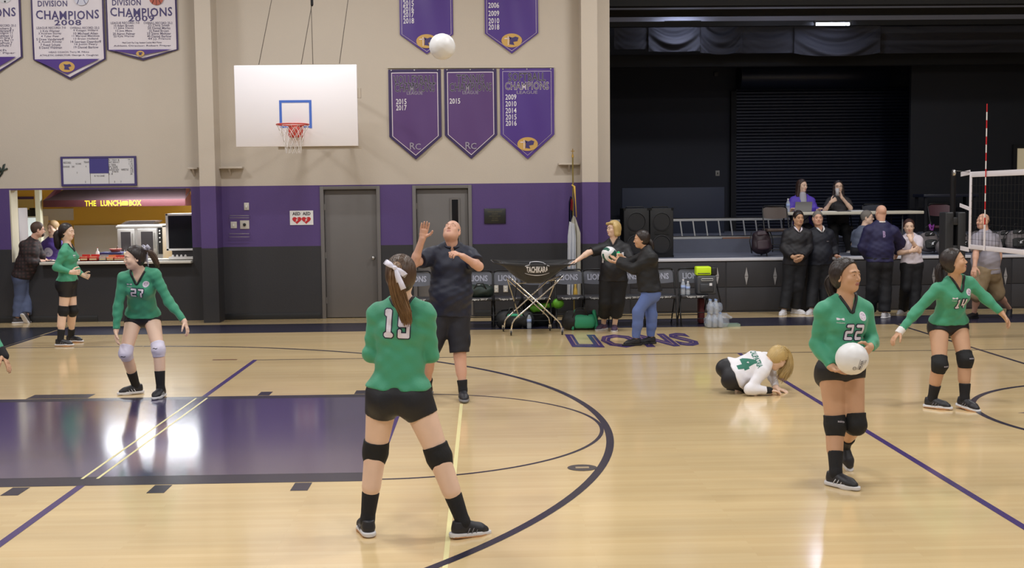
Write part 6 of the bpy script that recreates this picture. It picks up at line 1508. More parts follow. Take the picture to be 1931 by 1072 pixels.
for k, (px, w_, c_, lb) in enumerate(((1560, .28, (214, 212, 208), 'sheet of paper on the table between the two seated women'), (1590, .22, (60, 58, 66), 'dark folder lying on the table before the drinking woman'), (1612, .26, (196, 196, 200), 'white score sheets on the table right of the drinking woman'))):
    q = P(px, 399, YT + .3); t = thing('papers', (q.x, YT + .3, tz1), lb, 'paper', 'papers on the officials table'); MB().box(q.x - w_ / 2, q.x + w_ / 2, YT + .2, YT + .42, tz1, tz1 + .008 + .004 * k).build('sheet', mat('paper_%d' % k, c_, .6), t); MB().box(q.x - w_ / 2 + .03, q.x + w_ / 2 - .02, YT + .22, YT + .4, tz1 + .008 + .004 * k, tz1 + .012 + .005 * k).build('top_sheet', mat('paper_%d' % k, c_, .6), t)
# clear storage box seen under the table
# ================================================================ volleyball net
XN = 6.40; YN0, YN1 = 15.2, 5.0; TOP, BOT = 2.25, 1.27
t = thing('volleyball_net', (XN, YN0, BOT), 'white taped volleyball net with black mesh running towards the camera', 'net'); TAPE = mat('net_tape', (226, 222, 230), .55); NM = mat('net_black', (18, 18, 20), .7)
def sag(y): return 0
m = MB(); m.box(XN - .006, XN + .006, YN1, YN0, TOP - .07, TOP).build('top_tape', TAPE, t, bevel=.003); MB().box(XN - .006, XN + .006, YN1, YN0, BOT - .03, BOT + .03).build('bottom_tape', TAPE, t, bevel=.003)
MB().box(XN - .008, XN + .008, YN0 - .05, YN0, BOT - .03, TOP).build('side_tape', TAPE, t, bevel=.003); 
m = MB(); y = YN0
while y > YN1: m.box(XN - .0014, XN + .0014, y - .0014, y + .0014, BOT, TOP - .06); y -= .1
z = BOT + .1
while z < TOP - .08: m.box(XN - .0014, XN + .0014, YN1, YN0, z - .0014, z + .0014); z += .1
tag(m.build('net_mesh', NM, t), kind='stuff')
# antenna
ya = YN0 - .52; a = thing('net_antenna', (XN, ya, BOT - .02), 'thin red and white striped antenna standing against the net', 'antenna')
for k in range(18):
    m = MB(); m.tube([(XN - .02, ya, BOT - .02 + .1025 * k), (XN - .02, ya, BOT - .02 + .1025 * (k + 1))], .0075 if k < 17 else .0065, 8); m.build('band', mat('antenna_red', (196, 28, 34), .4) if k % 2 else mat('antenna_white', (232, 230, 232), .4), a)
# post and pad
YPO = 15.75; MB().tube([(XN - .02, ya, BOT - .03), (XN - .02, ya, BOT + .3)], .013, 8).build('sleeve', TAPE, a)
p = thing('net_post', (XN, YPO, 0), 'steel net post wrapped in a black slotted pad, in front of the stage', 'post'); zt = P(1818, 326, YPO).z
m = MB(); m.tube([(XN, YPO, 0), (XN, YPO, zt)], .038, 14); m.build('pole', mat('post_black', (30, 30, 34), .35, .5), p); m = MB(); m.lathe((XN - .03, YPO - .04, zt), [(.03, 0), (.045, .01), (.045, .03), (.03, .04)], 14, ((0, 1, 0), (0, 0, 1), (1, 0, 0))); m.build('pulley', STEEL, p, True)
m = MB(); m.tube([(XN, YPO, zt + .03), (XN, YN0, TOP - .0)], .004, 5); m.tube([(XN, YPO, zt + .03), (XN, YPO + .02, zt - .9)], .004, 5); m.build('cable', STEEL, p)
PADM = mat('pad_black', (36, 37, 41), .5, bump=(14, .15)); zp = P(1815, 400, YPO).z; zs1, zs0 = P(1815, 424, YPO).z, P(1815, 462, YPO).z; wv = .135
pd = MB().box(XN - .14, XN - .028, YPO - .12, YPO + .12, .01, zp).box(XN + .028, XN + .14, YPO - .12, YPO + .12, .01, zp).build('pad', PADM, p, bevel=.018, seg=3)
MB().box(XN - .034, XN + .034, YPO - .112, YPO - .05, .01, zs0).box(XN - .034, XN + .034, YPO - .112, YPO - .05, zs1, zp - .07).build('pad_centre', PADM, p, bevel=.006)
m = MB(); 
for z in (.4, .75): m.box(XN - .145, XN + .145, YPO - .128, YPO - .118, z - .025, z + .025)
m.build('pad_strap', BLK, p)
for (a0, a1, nm, th) in (((1812, 329, YPO - .05), (1847, 325, YN0), 'top_strap', .028), ((1810, 387, YPO - .12), (1845, 394, YN0), 'middle_strap', .022), ((1811, 468, YPO - .13), (1846, 471, YN0), 'bottom_strap', .026)):
    q0, q1 = P(*a0), P(*a1); MB().bar(q0, (XN, YN0, q1.z), .006, th * 2.2).build(nm, TAPE, t)
# ---- balls
def volleyball(c, r, m1, lab, m2=None, marks=False, rot=(0, 0)):
    t = thing('volleyball', (c[0], c[1], c[2] - r), lab, 'ball'); n = 12; V = []; F = []; mi = []
    rz = Matrix.Rotation(R(rot[0]), 3, 'Z') @ Matrix.Rotation(R(rot[1]), 3, 'Y')
    for f_ in range(6):
        ax = [Vector((1, 0, 0)), Vector((0, 1, 0)), Vector((0, 0, 1))][f_ // 2] * (1 if f_ % 2 else -1); u = [Vector((0, 1, 0)), Vector((0, 0, 1)), Vector((1, 0, 0))][f_ // 2]; v = ax.cross(u)
        for s_ in range(3):
            b0 = len(V); N1 = 4
            for i in range(N1 + 1):
                for j in range(n + 1):
                    a = -1 + 2 * (s_ + i / N1) / 3; e = -1 + 2 * j / n; d = (ax + u * math.tan(a * math.pi / 4) + v * math.tan(e * math.pi / 4)).normalized()
                    ed = min(i, N1 - i) == 0; rr2 = r * (.985 if (ed or j in (0, n)) else 1.0); V.append(Vector(c) + rz @ d * rr2)
            for i in range(N1):
                for j in range(n): q = b0 + i * (n + 1) + j; F.append((q, q + n + 1, q + n + 2, q + 1)); mi.append(1 if (m2 and s_ == 1) or (m2 and f_ in (2, 3) and s_ == 0) else 0)
    o = mesh('panels', V, F, [m1, m2 or m1], t, True, mi)
    bm = bmesh.new(); bm.from_mesh(o.data); bmesh.ops.remove_doubles(bm, verts=bm.verts, dist=r * .004); bmesh.ops.recalc_face_normals(bm, faces=bm.faces); bm.to_mesh(o.data); bm.free()
    return t, o
VW = mat('ball_white', (226, 226, 228), .42, bump=(300, .05)); VGN = mat('ball_green', (24, 84, 70), .42)
# ================================================================ people
JG = mat('jersey_green', (62, 150, 116), .6, bump=(90, .12), sheen=.15); BKS = mat('spandex_black', (18, 18, 26), .55, bump=(70, .1)); PAD = mat('pad_fabric_black', (15, 15, 19), .75, bump=(90, .2))
SOCK = mat('sock_black', (22, 22, 27), .8, bump=(120, .2)); SHB = mat('shoe_black', (34, 34, 40), .5, bump=(60, .15)); SOLW = mat('sole_white', (214, 212, 214), .5); SOLG = mat('sole_gum', (190, 140, 96), .5)
TRIM = mat('collar_black', (26, 26, 32), .6); NUM = mat('number_white', (222, 214, 226), .55); NUMO = mat('number_navy', (34, 34, 62), .55); LACE = mat('lace_white', (214, 214, 220), .6)
DKH = mat('hair_dark', (38, 28, 26), .42, bump=(60, .3), stretch=(1, 1, .15)); BRH = mat('hair_brown', (74, 54, 40), .42, bump=(60, .3), stretch=(1, 1, .15), var=(20, .25)); BRT = mat('hair_brown_tip', (118, 88, 58), .42, var=(16, .35), stretch=(1, 1, .2))
BLD = mat('hair_blonde', (186, 158, 102), .45, bump=(50, .3), var=(22, .25), stretch=(1, 1, .2)); GRH = mat('hair_grey', (120, 114, 108), .6); BOW = mat('bow_white', (226, 224, 240), .5); SKIRTK = mat('knee_white', (214, 208, 228), .6, bump=(90, .15))
def num(t, w, h, at=(0, .62), back=False): return dict(t=t, w=w, h=h, m=NUM, om=NUMO, at=at, back=back, bold=.025)
def vbtop(prints, **k):
    d = dict(mat=JG, i=.007, hem=.06, sleeve=1.93, neck='v', trim=TRIM, nw=.066, nd=.13, print=prints); d.update(k); return d
def crest(fr_at): return [dict(r=.030, m=NUM, at=fr_at), dict(r=.021, m=mat('crest_grey', (170, 150, 176), .6), at=(fr_at[0], fr_at[1]))]
def wing(at): return [dict(t='M', w=.045, h=.014, m=NUM, at=at, bold=.02), dict(t='mizuno', w=.05, h=.010, m=NUM, at=(at[0], at[1] - .05))]
SHORT = dict(mat=BKS, len=.20, i=.005, waist=.14)
VBS = dict(mat=SHB, sole=SOLW, lace=LACE); VBG = dict(mat=SHB, sole=SOLW, gum=SOLG, lace=mat('lace_dark', (120, 116, 118), .6))

# number 19, nearest, seen from behind
def e19(root, J, d): pass
person('player in green number 19 jersey seen from behind with a white hair bow', dict(
    head=(757, 521, -.02), neck=(758, 574, 0), shA=(711, 592, .02), shB=(803, 591, -.02), elA=(700, 668, .04), elB=(812, 668, .03), wrA=(722, 640, .24), wrB=(790, 640, .24), haA=(735, 622, .32), haB=(778, 622, .32),
    hipA=(719, 742, 0), hipB=(784, 742, 0), knA=(708, 853, .06), knB=(828, 862, -.02), anA=(693, 981, 'g', .09), anB=(873, 985, 'g', .09)),
    'fair', base=(790, 1010), res='near', face=(176, -3), body=180, thick=1.13, toes=(196, 118), foot_pitch=(0, -4), top=vbtop([num('19', .155, .160, (-.02, .80), True)], hem=.09, wr=.0034, flare=.0),
    bottom=dict(mat=BKS, len=.36, i=.006, waist=.15), shoes=VBG, socks=dict(mat=SOCK, h=.17), pads=dict(mat=PAD), eyes=True,
    hair=dict(style='tail', mat=BRH, tmat=BRT, i=.013, cut=(.052, .062), tail=[(-.005, -.10, .065), (-.012, -.145, .045), (-.012, -.155, -.04), (.008, -.135, -.13), (.035, -.13, -.20), (.05, -.13, -.27)], tr=.046, n=520, bow=(.012, -.150, .075), bmat=BOW, bs=1.15, bpts=((745, 506, -.205), (726, 494, -.16), (766, 521, -.20), (762, 547, -.235)), strands=120, smat=BRH))
# number 22 holding the ball
pos22 = dict(head=(1597, 521, -.02), neck=(1594, 567, 0), shA=(1552, 586, -.02), shB=(1630, 583, .03), elA=(1540, 650, .03), elB=(1644, 645, .02), wrA=(1570, 694, -.13), wrB=(1640, 656, -.14), haA=(1606, 706, -.22), haB=(1630, 668, -.22),
    hipA=(1566, 697, .0), hipB=(1606, 697, .02), knA=(1575, 803, -.04), knB=(1613, 800, -.05), anA=(1576, 893, 'g', .09), anB=(1593, 838, .34))
person('player in green number 22 jersey holding a white volleyball at her waist', pos22, 'tan', base=(1588, 908), res='near', face=(38, 4), body=12, thick=1.1, toes=(38, 20), foot_pitch=(0, -48),
    top=vbtop([num('22', .130, .108, (.012, .575))] + crest((.078, .80)) + wing((-.090, .76)), hem=.15, flare=.008), bottom=dict(mat=BKS, len=.17, i=.005, waist=.2), shoes=VBS, socks=dict(mat=SOCK, h=.15), pads=dict(mat=PAD, logo='asics', lm=NUM),
    palm=((0, -.2, .6), (-1., -.1, -.2)), curl=(.22, .30), hair=dict(style='tail', mat=DKH, i=.014, cut=(.042, .066), tail=[(.01, -.09, .02), (.01, -.135, -.03), (.01, -.12, -.10), (0, -.095, -.18)], tr=.036, n=260, strands=30))
c = P(1606.5, 677, PF(1588, 908).y - .27)
t, o = volleyball(c, .108, VW, 'white volleyball held by player 22 against her shorts', rot=(20, 15))
m = MB(); 
def onball(mb, cx, cz, r, extra=.0015):
    mb.V = [(c.x + a + cx, c.y - math.sqrt(max(0, (r + extra) ** 2 - (a + cx) ** 2 - (q + cz) ** 2)), c.z + q + cz) for a, b_, q in mb.V]
m = MB(); text_into(m, 'MIKASA', (0, 0, 0), .062, .016, (.25, 0, .97), (-.97, 0, .25), off=.02); onball(m, .028, -.030, .108); m.build('lettering', mat('ball_ink', (90, 84, 92), .5), t)
m = MB(); 
for q in (-1, 1): m.tube([(.25 * k * .036 - .97 * q * .014, 0, .97 * k * .036 + .25 * q * .014) for k in (-1, -.5, 0, .5, 1)], .0012, 4)
onball(m, .028, -.030, .108); m.build('printed_frame', mat('ball_ink', (90, 84, 92), .5), t)
m = MB(); m.tube([(.011 * math.cos(a), 0, .011 * math.sin(a)) for a in np.linspace(0, 6.283, 15)[:-1]], .0014, 4, closed=True); text_into(m, 'MVP', (0, 0, 0), .014, .007); onball(m, -.012, -.052, .108); m.build('printed_ring', mat('ball_ink', (90, 84, 92), .5), t)
m = MB(); text_into(m, 'V200', (0, 0, 0), .035, .011, (.45, 0, .9), (-.9, 0, .45)); onball(m, .060, -.014, .108); m.build('lettering', mat('ball_ink', (90, 84, 92), .5), t)
# number 14
person('player in green number 14 jersey crouching with arms spread and a white wrist band', dict(
    head=(1801, 494, -.12), neck=(1800, 529, -.06), shA=(1768, 546, -.08), shB=(1829, 535, -.02), elA=(1731, 584, -.05), elB=(1857, 561, -.05), wrA=(1697, 626, -.08), wrB=(1889, 591, -.12), haA=(1684, 640, -.10), haB=(1898, 603, -.14),
    hipA=(1768, 614, .05), hipB=(1808, 612, .07), knA=(1772, 688, -.13), knB=(1820, 679, -.10), anA=(1758, 752, 'g', .09), anB=(1819, 752, 'g', .10)),
    'tan', base=(1792, 768), res='mid', face=(62, 12), body=18, thick=1.05, toes=(48, 25), foot_pitch=(0, -6), top=vbtop([num('14', .105, .095, (.0, .58))] + crest((.085, .80)) + wing((-.075, .72)), hem=.10, flare=.008), bottom=dict(mat=BKS, len=.20, i=.006, waist=.2), shoes=VBG,
    socks=dict(mat=SOCK, h=.14), pads=dict(mat=PAD, logo='asics', lm=NUM), hair=dict(style='tail', mat=DKH, i=.015, cut=(.046, .064), tail=[(0, -.10, .01), (0, -.15, -.04), (.01, -.16, -.14), (.03, -.15, -.26)], tr=.038, n=300, strands=30),
    extra=lambda root, J, d: mesh('wrist_band', *sdf([ecap(lerp(J['elA'], J['wrA'], .84), J['wrA'] + (J['haA'] - J['wrA']) * .25, .037, .036, .01, cuts=[(lerp(J['elA'], J['wrA'], .84), -nrm(J['wrA'] - J['elA'])), (J['wrA'] + (J['haA'] - J['wrA']) * .25, nrm(J['wrA'] - J['elA']))])], .007), mat('tape_white', (228, 226, 228), .6), root, True))
# number 27
person('player in green number 27 jersey leaning forward with white knee pads', dict(
    head=(252, 487, -.22), neck=(263, 516, -.15), shA=(233, 524, -.18), shB=(292, 518, -.14), elA=(223, 578, -.16), elB=(318, 569, -.12), wrA=(219, 624, -.20), wrB=(348, 607, -.16), haA=(219, 644, -.22), haB=(355, 625, -.18),
    hipA=(251, 600, .03), hipB=(288, 597, .06), knA=(237, 666, -.14), knB=(299, 660, -.14), anA=(256, 727, 'g', .09), anB=(303, 733, 'g', .09)),
    'fair', base=(272, 745), res='mid', face=(-58, -6), body=-3, toes=(-62, -8), foot_pitch=(0, 0), top=vbtop([num('27', .128, .088, (.01, .69))] + crest((.088, .86)) + wing((-.07, .85)), hem=.09, flare=.006), bottom=dict(mat=BKS, len=.20, i=.006, waist=.2, print=[dict(t='~', w=.035, h=.012, m=NUM, at=(.11, .03), bold=.05)]), shoes=dict(mat=SHB, sole=SOLW, lace=LACE),
    socks=dict(mat=SOCK, h=.18), pads=dict(mat=SKIRTK, logo='~', lm=TRIM), hair=dict(style='tail', mat=DKH, tmat=BRH, i=.010, cut=(.046, .066), tail=[(0, -.10, .045), (0, -.17, .03), (0, -.21, -.05), (0, -.23, -.13)], tr=.034, n=200, strands=30, bow=(0, -.130, .075), bmat=BOW, bs=1.9, tails=((.02, -.11), (-.02, -.13)), bax=((.5, -.8, .1), (0, 0, 1))))
# standing player on the left in profile
person('player in green jersey standing in profile before the lunch hatch', dict(
    head=(127, 438, 0), neck=(127, 464, 0), shA=(120, 478, -.15), shB=(134, 478, .15), elA=(106, 505, -.20), elB=(140, 505, .20), wrA=(134, 514, -.20), wrB=(156, 519, .14), haA=(143, 514, -.20), haB=(165, 522, .13),
    hipA=(125, 531, -.08), hipB=(131, 531, .08), knA=(119, 587, -.08), knB=(137, 586, .08), anA=(114, 641, 'g', .09), anB=(134, 634, 'g', .09)),
    'fair', base=(125, 651), res='mid', face=(82, -4), body=84, toes=(84, 78), top=vbtop(wing((-.06, .74)), hem=.04, flare=.006), bottom=dict(mat=BKS, len=.52, i=.012, waist=.18), shoes=VBG,
    socks=dict(mat=SOCK, h=.14), pads=dict(mat=PAD), hair=dict(style='tail', mat=DKH, i=.012, cut=(.048, .064), tail=[(0, -.10, .0), (0, -.15, -.04), (0, -.14, -.14), (.0, -.12, -.24)], tr=.055, n=260), curl=(.85, .85))
# crouched player number 4
WJ = mat('jersey_white', (232, 230, 236), .6, bump=(60, .12), sheen=.1); G4 = mat('number_green', (30, 112, 92), .55)
def e4(root, J, d):
    V, Q, so = d['parts']['shirt']; 
    for s_ in (-1, 1):
        pass
person('player in white number 4 jersey bent low on her elbows on the floor', dict(
    head=(1466, 677, .02), neck=(1443, 682, .0), shA=(1438, 702, -.12), shB=(1441, 676, .17), elA=(1413, 735, -.20), elB=(1453, 702, .22), wrA=(1449, 736.5, -.20), wrB=(1464, 733, .02), haA=(1462, 738, -.18), haB=(1478, 737, -.02),
    hipA=(1383, 712, -.06), hipB=(1384, 701, .13), knA=(1416, 735, .06), knB=(1420, 730, .30), anA=(1378, 737, .20), anB=(1380, 733, .38)),
    'fair', Y=PF(1420, 741).y, res='mid', face=(120, -50), body=160, front=(.15, .72, -.68), toes=(250, 250), foot_pitch=(-50, -50),
    top=dict(mat=WJ, i=.010, hem=.05, sleeve=1.9, neck='crew', nw=.06, wr=.002, flare=.02, print=[dict(t='4', w=.115, h=.17, m=G4, at=(.0, .46), back=True, bold=.06), dict(t='CALIPATRIA', w=.23, h=.055, m=G4, at=(0, .78), back=True, bold=.03)]),
    bottom=dict(mat=BKS, len=.95, i=.008, waist=.2), socks=dict(mat=SOCK, h=.16), shoes=VBS, palm=((0, 0, -1), (0, 0, -1)), curl=(.4, .4), eyes=True,
    hair=dict(style='tail', mat=BLD, i=.014, cut=(.06, .062), strands=60, tail=[(0, -.02, .125), (.0, .06, .12), (.02, .13, .06), (.03, .15, -.03), (.03, .15, -.10)], tr=.06, n=520, prof=lambda t: .5 + .9 * t),
    extra=lambda root, J, d: mesh('wrist_band', *sdf([ecap(lerp(J['elA'], J['wrA'], .86), J['wrA'] + (J['haA'] - J['wrA']) * .2, .036, .034, .01)], .008), SOCK, root, True))
# coach serving the ball up
NVP = mat('polo_navy', (22, 27, 48), .6, bump=(70, .12)); CARG = mat('cargo_navy', (26, 26, 36), .7, bump=(60, .15))
def ecoach(root, J, d):
    for s_, q in (('B', 1), ('A', -1)):
        Hh, K = J['hip' + s_], J['kn' + s_]; c = lerp(Hh, K, .66) + d['sd'] * q * .092
        V, Q = sdf([ell(c, (.020, .062, .080), .02, ax=(d['sd'], d['fr'], np.array([0, 0, 1.])))], .009); mesh('cargo_pocket', V, Q, CARG, root, True)
    for k in (.90, .82, .74):
        c = d['H'] + d['up'] * d['L'] * k + d['fr'] * (.128 if k < .85 else .115); m = MB(); m.lathe(c, [(.007, 0), (.007, .01)], 8, (d['sd'], d['up'], d['fr'])); m.build('button', TRIM, root)
person('heavy man in navy polo and cargo shorts looking up with one hand raised', dict(
    head=(852, 437, -.03), neck=(852, 468, 0), shA=(817, 482, -.02), shB=(884, 482, .02), elA=(781, 497, -.22), elB=(903, 503, -.20), wrA=(797, 449, -.32), wrB=(873, 484, -.33), haA=(801, 427, -.36), haB=(861, 478, -.38),
    hipA=(834, 592, .0), hipB=(865, 592, .0), knA=(810, 665, -.05), knB=(867, 668, -.06), anA=(806, 728, 'g', .09), anB=(873, 736, 'g', .10)),
    'ruddy', base=(850, 752), res='mid', sex='m', face=(-16, 40), body=6, sc=1.0, belly=.05, toes=(-20, 6), foot_pitch=(0, 0), curl=(.1, .75), palm=((0.1, -1, .1), (-.2, .4, -1)),
    top=dict(mat=NVP, i=.022, hem=-.02, sleeve=.70, neck='v', nw=.05, nd=.11, polo=NVP, puff=.016, wr=.0035, flare=.02), bottom=dict(mat=CARG, len=.96, i=.014, puff=.024, waist=.06, wr=.0017), extra=ecoach,
    shoes=dict(mat=SHB, sole=mat('sole_grey', (128, 128, 134), .5), lace=mat('lace_grey', (90, 90, 96), .6), high=1), socks=dict(mat=SOCK, h=.10), hair=dict(style='fringe', mat=GRH), brow=(120, 96, 80))
# ball in the air
c = P(834, 88, 9.6); volleyball(c, .106, VW, 'white volleyball high in the air above the man in the navy polo', rot=(35, 25))
# blonde woman
BPO = mat('shirt_black', (16, 16, 22), .6, bump=(70, .12)); TRB = mat('trouser_black', (13, 13, 17), .75, bump=(60, .12)); WPI = mat('white_piping', (214, 214, 220), .5)
def eblonde(root, J, d):
    V, Q, so = d['parts']['shirt']
    decal(so, V, Q, dict(r=.022, m=mat('badge_green', (40, 190, 120), .5), at=(.085, .73)), d['H'], d['N'], d['up'], d['fr'], d['sd'], d['L'])
    for q in (-1, 1):
        decal(so, V, Q, dict(t='I', w=.009, h=.12, m=WPI, at=(q * .145, .60), bold=.1), d['H'], d['N'], d['up'], d['fr'], d['sd'], d['L'])
person('woman with short blonde hair and glasses resting one hand on the ball cart', dict(
    head=(1156, 432, -.03), neck=(1157, 457, 0), shA=(1135, 470, -.02), shB=(1181, 470, .0), elA=(1109, 477, -.10), elB=(1191, 497, -.16), wrA=(1089, 491, -.14), wrB=(1174, 486, -.36), haA=(1079, 496, -.16), haB=(1163, 474, -.48),
    hipA=(1145, 528, 0), hipB=(1168, 528, 0), knA=(1142, 570, -.02), knB=(1165, 570, -.02), anA=(1138, 611, 'g', .085), anB=(1159, 613, 'g', .085)),
    'fair', base=(1148, 625), res='mid', sex='f', face=(-62, 2), body=-12, belly=.055, sc=1.06, smile=True, glasses=True, toes=(-40, -10), palm=((0, -.2, -1), (-.4, -.6, -.3)), curl=(.25, .3),
    top=dict(mat=BPO, i=.018, hem=-.02, sleeve=.75, neck='v', nw=.055, nd=.10, trim=TRIM, puff=.012, wr=.002, flare=.03), bottom=dict(mat=TRB, len=1.62, i=.02, puff=.02, waist=.14, wr=.0017), extra=eblonde,
    shoes=dict(mat=mat('shoe_purple', (84, 66, 92), .5), sole=SOLW, lace=mat('lace_pink', (190, 130, 140), .6)), hair=dict(style='bob', mat=BLD, i=.014, cut=(.050, .060)))
# woman in black jacket and jeans
JEAN = mat('jeans_blue', (92, 112, 168), .8, bump=(90, .2), var=(7, .12)); JKB = mat('jacket_black', (13, 13, 17), .65, bump=(60, .15))
person('woman in black jacket and blue jeans holding a green and white ball', dict(
    head=(1209, 452, .02), neck=(1220, 473, 0), shA=(1214, 486, .14), shB=(1229, 488, -.13), elA=(1187, 498, .30), elB=(1196, 508, -.02), wrA=(1165, 491, .42), wrB=(1163, 495, .26), haA=(1156, 486, .48), haB=(1149, 494, .38),
    hipA=(1222, 549, .07), hipB=(1230, 549, -.07), knA=(1228, 592, .02), knB=(1203, 588, -.12), anA=(1227, 637, 'g', .085), anB=(1199, 640, 'g', .085)),
    'tan', base=(1212, 650), res='mid', sex='f', face=(-98, -4), body=-100, sc=1.0, toes=(-70, -78), palm=((0, 0, 1), (0, 0, 1)), curl=(.25, .3), smile=True, belly=.02,
    top=dict(name='jacket', mat=JKB, i=.022, hem=.02, sleeve=1.9, neck='none', collar=True, puff=.014, wr=.0024, flare=.03), bottom=dict(name='jeans', mat=JEAN, len=1.95, i=.010, puff=.006, waist=.1, wr=.002, taper=.004),
    shoes=dict(mat=mat('trainer_black', (26, 26, 30), .6), sole=mat('sole_black', (30, 30, 32), .6), lace=mat('lace_black', (40, 40, 44), .6)), hair=dict(style='tail', mat=DKH, i=.010, cut=(.050, .064), tail=[(0, -.10, .0), (0, -.13, -.06), (0, -.14, -.14)], tr=.032, n=110))
c = P(1148.5, 479.5, 16.05); volleyball(c, .106, VW, 'green and white volleyball held between the two women by the cart', VGN, rot=(30, -40))
# officials and onlookers by the stage
OFJ = mat('official_jacket', (24, 23, 30), .6, bump=(60, .15)); OFN = mat('pullover_navy', (18, 22, 36), .65, bump=(60, .12)); TRN = mat('trouser_navy', (14, 15, 22), .75, bump=(60, .1)); WSH = mat('shoe_white', (214, 212, 216), .5)
WS = dict(mat=WSH, sole=SOLW)
def collarshirt(col, w=.03):
    def f(root, J, d):
        m = MB(); c0 = d['N'] + d['up'] * .045
        for q in (-1, 1): m.tube([c0 - d['fr'] * .05 + d['sd'] * q * .03 + d['up'] * .02, c0 + d['sd'] * q * .062 + d['fr'] * .02, c0 + d['sd'] * q * .045 + d['fr'] * .10 - d['up'] * .04, c0 + d['sd'] * q * .008 + d['fr'] * .13 - d['up'] * .085], [.010, .014, .015, .006], 6)
        m.build('shirt_collar', col, root, True)
    return f
person('dark haired man in black zip jacket with hands clasped, leftmost of the officials', dict(
    head=(1506, 412, -.03), neck=(1503, 433, 0), shA=(1485, 443, 0), shB=(1522, 443, 0), elA=(1479, 468, -.02), elB=(1525, 468, -.02), wrA=(1495, 485, -.20), wrB=(1512, 485, -.20), haA=(1503, 489, -.23), haB=(1506, 491, -.24),
    hipA=(1490, 499, 0), hipB=(1508, 499, 0), knA=(1486, 541, -.02), knB=(1505, 541, -.02), anA=(1478, 584, 'g', .09), anB=(1500, 582, 'g', .09)),
    'tan', base=(1490, 593), res='far', sex='m', face=(8, -2), body=4, toes=(-30, 40), belly=.03, palm=((1, .3, 0), (-1, .3, 0)), curl=(.5, .5),
    top=dict(name='jacket', mat=OFJ, i=.022, hem=.0, sleeve=1.92, neck='v', nw=.05, nd=.10, collar=False, puff=.014, wr=.0024, flare=.02), bottom=dict(name='trousers', mat=TRN, len=1.97, i=.02, puff=.016, waist=.12, wr=.002, taper=.018), shoes=WS, hair=dict(style='short', mat=DKH, i=.010), extra=collarshirt(NUM))
person('grey haired man in navy pullover over a white collar, second of the officials', dict(
    head=(1542, 412, -.02), neck=(1545, 433, .03), shA=(1529, 443, .03), shB=(1563, 442, .05), elA=(1524, 470, .10), elB=(1572, 468, .10), wrA=(1530, 490, .15), wrB=(1577, 483, .0), haA=(1536, 492, .18), haB=(1581, 486, -.02),
    hipA=(1538, 499, .03), hipB=(1556, 499, .03), knA=(1533, 541, .03), knB=(1556, 541, .03), anA=(1530, 583, 'g', .09), anB=(1556, 582, 'g', .09)),
    'ruddy', base=(1545, 592), res='far', sex='m', face=(-6, 0), body=4, toes=(-35, 25), belly=.03, top=dict(name='pullover', mat=OFN, i=.020, hem=.0, sleeve=1.92, neck='v', nw=.06, nd=.11, puff=.012, wr=.0024, flare=.02, print=[dict(t='PIAA', w=.045, h=.012, m=NUM, at=(.09, .66))]),
    bottom=dict(name='trousers', mat=TRN, len=1.97, i=.02, puff=.016, waist=.12, taper=.018, wr=.0017), shoes=WS, hair=dict(style='short', mat=GRH, i=.004), extra=collarshirt(mat('collar_white', (226, 226, 230), .6)))
BNV = mat('pullover_blue', (30, 29, 72), .65, bump=(60, .12))
person('bald man in dark blue pullover seen from behind at the stage edge', dict(
    head=(1661, 402, 0), neck=(1661, 423, 0), shA=(1639, 436, 0), shB=(1684, 437, 0), elA=(1628, 466, .05), elB=(1697, 458, .12), wrA=(1638, 488, .18), wrB=(1692, 479, .24), haA=(1645, 490, .22), haB=(1690, 484, .34),
    hipA=(1648, 494, 0), hipB=(1670, 494, 0), knA=(1645, 543, 0), knB=(1669, 543, 0), anA=(1641, 588, 'g', .09), anB=(1668, 590, 'g', .09)),
    'ruddy', base=(1658, 600), res='far', sex='m', face=(190, -4), body=182, toes=(200, 140), belly=.06, top=dict(name='pullover', mat=BNV, i=.026, hem=.02, sleeve=1.92, neck='crew', nw=.062, puff=.018, wr=.0028, flare=.01, print=[dict(t='B', w=.035, h=.09, m=mat('print_violet', (150, 130, 170), .6), at=(0, .74), back=True, bold=.05)]),
    bottom=dict(name='trousers', mat=TRN, len=1.97, i=.02, puff=.02, waist=.12, taper=.018, wr=.0017), shoes=WS, hair=None, extra=lambda root, J, d: (lambda m: (m.tube([d['N'] + d['up'] * .035 + d['sd'] * .072 * math.cos(a) + d['fr'] * .068 * math.sin(a) for a in np.linspace(0, 6.283, 17)[:-1]], .012, 6, closed=True), m.build('shirt_collar', mat('collar_white', (226, 226, 230), .6), root, True)))(MB()))
TEE = mat('shirt_slate', (88, 96, 116), .7, bump=(60, .12))
person('grey haired man seated on the stage behind the bald man', dict(
    head=(1636, 411, 0), neck=(1629, 432, 0), shA=(1615, 442, .12), shB=(1641, 442, -.12), elA=(1610, 462, .1), elB=(1640, 464, -.15), wrA=(1624, 474, -.08), wrB=(1652, 472, -.2), haA=(1634, 475, -.12), haB=(1660, 474, -.24),
    hipA=(1616, 470, .08), hipB=(1628, 470, -.08), knA=(1650, 472, -.05), knB=(1658, 474, -.22), anA=(1650, 478, .1), anB=(1660, 479, .05)),
    'fair', Y=20.0, res='far', sex='m', face=(60, 0), body=60, belly=.03, glasses=True, toes=(60, 60), top=dict(mat=TEE, i=.016, hem=.05, sleeve=.75, neck='crew', puff=.012, wr=.0017), bottom=dict(name='trousers', mat=TRN, len=1.9, i=.016, puff=.01, waist=.12, wr=.0017), shoes=WS, hair=dict(style='short', mat=GRH, i=.008))
WPO = mat('polo_white', (226, 218, 230), .6, bump=(60, .12))
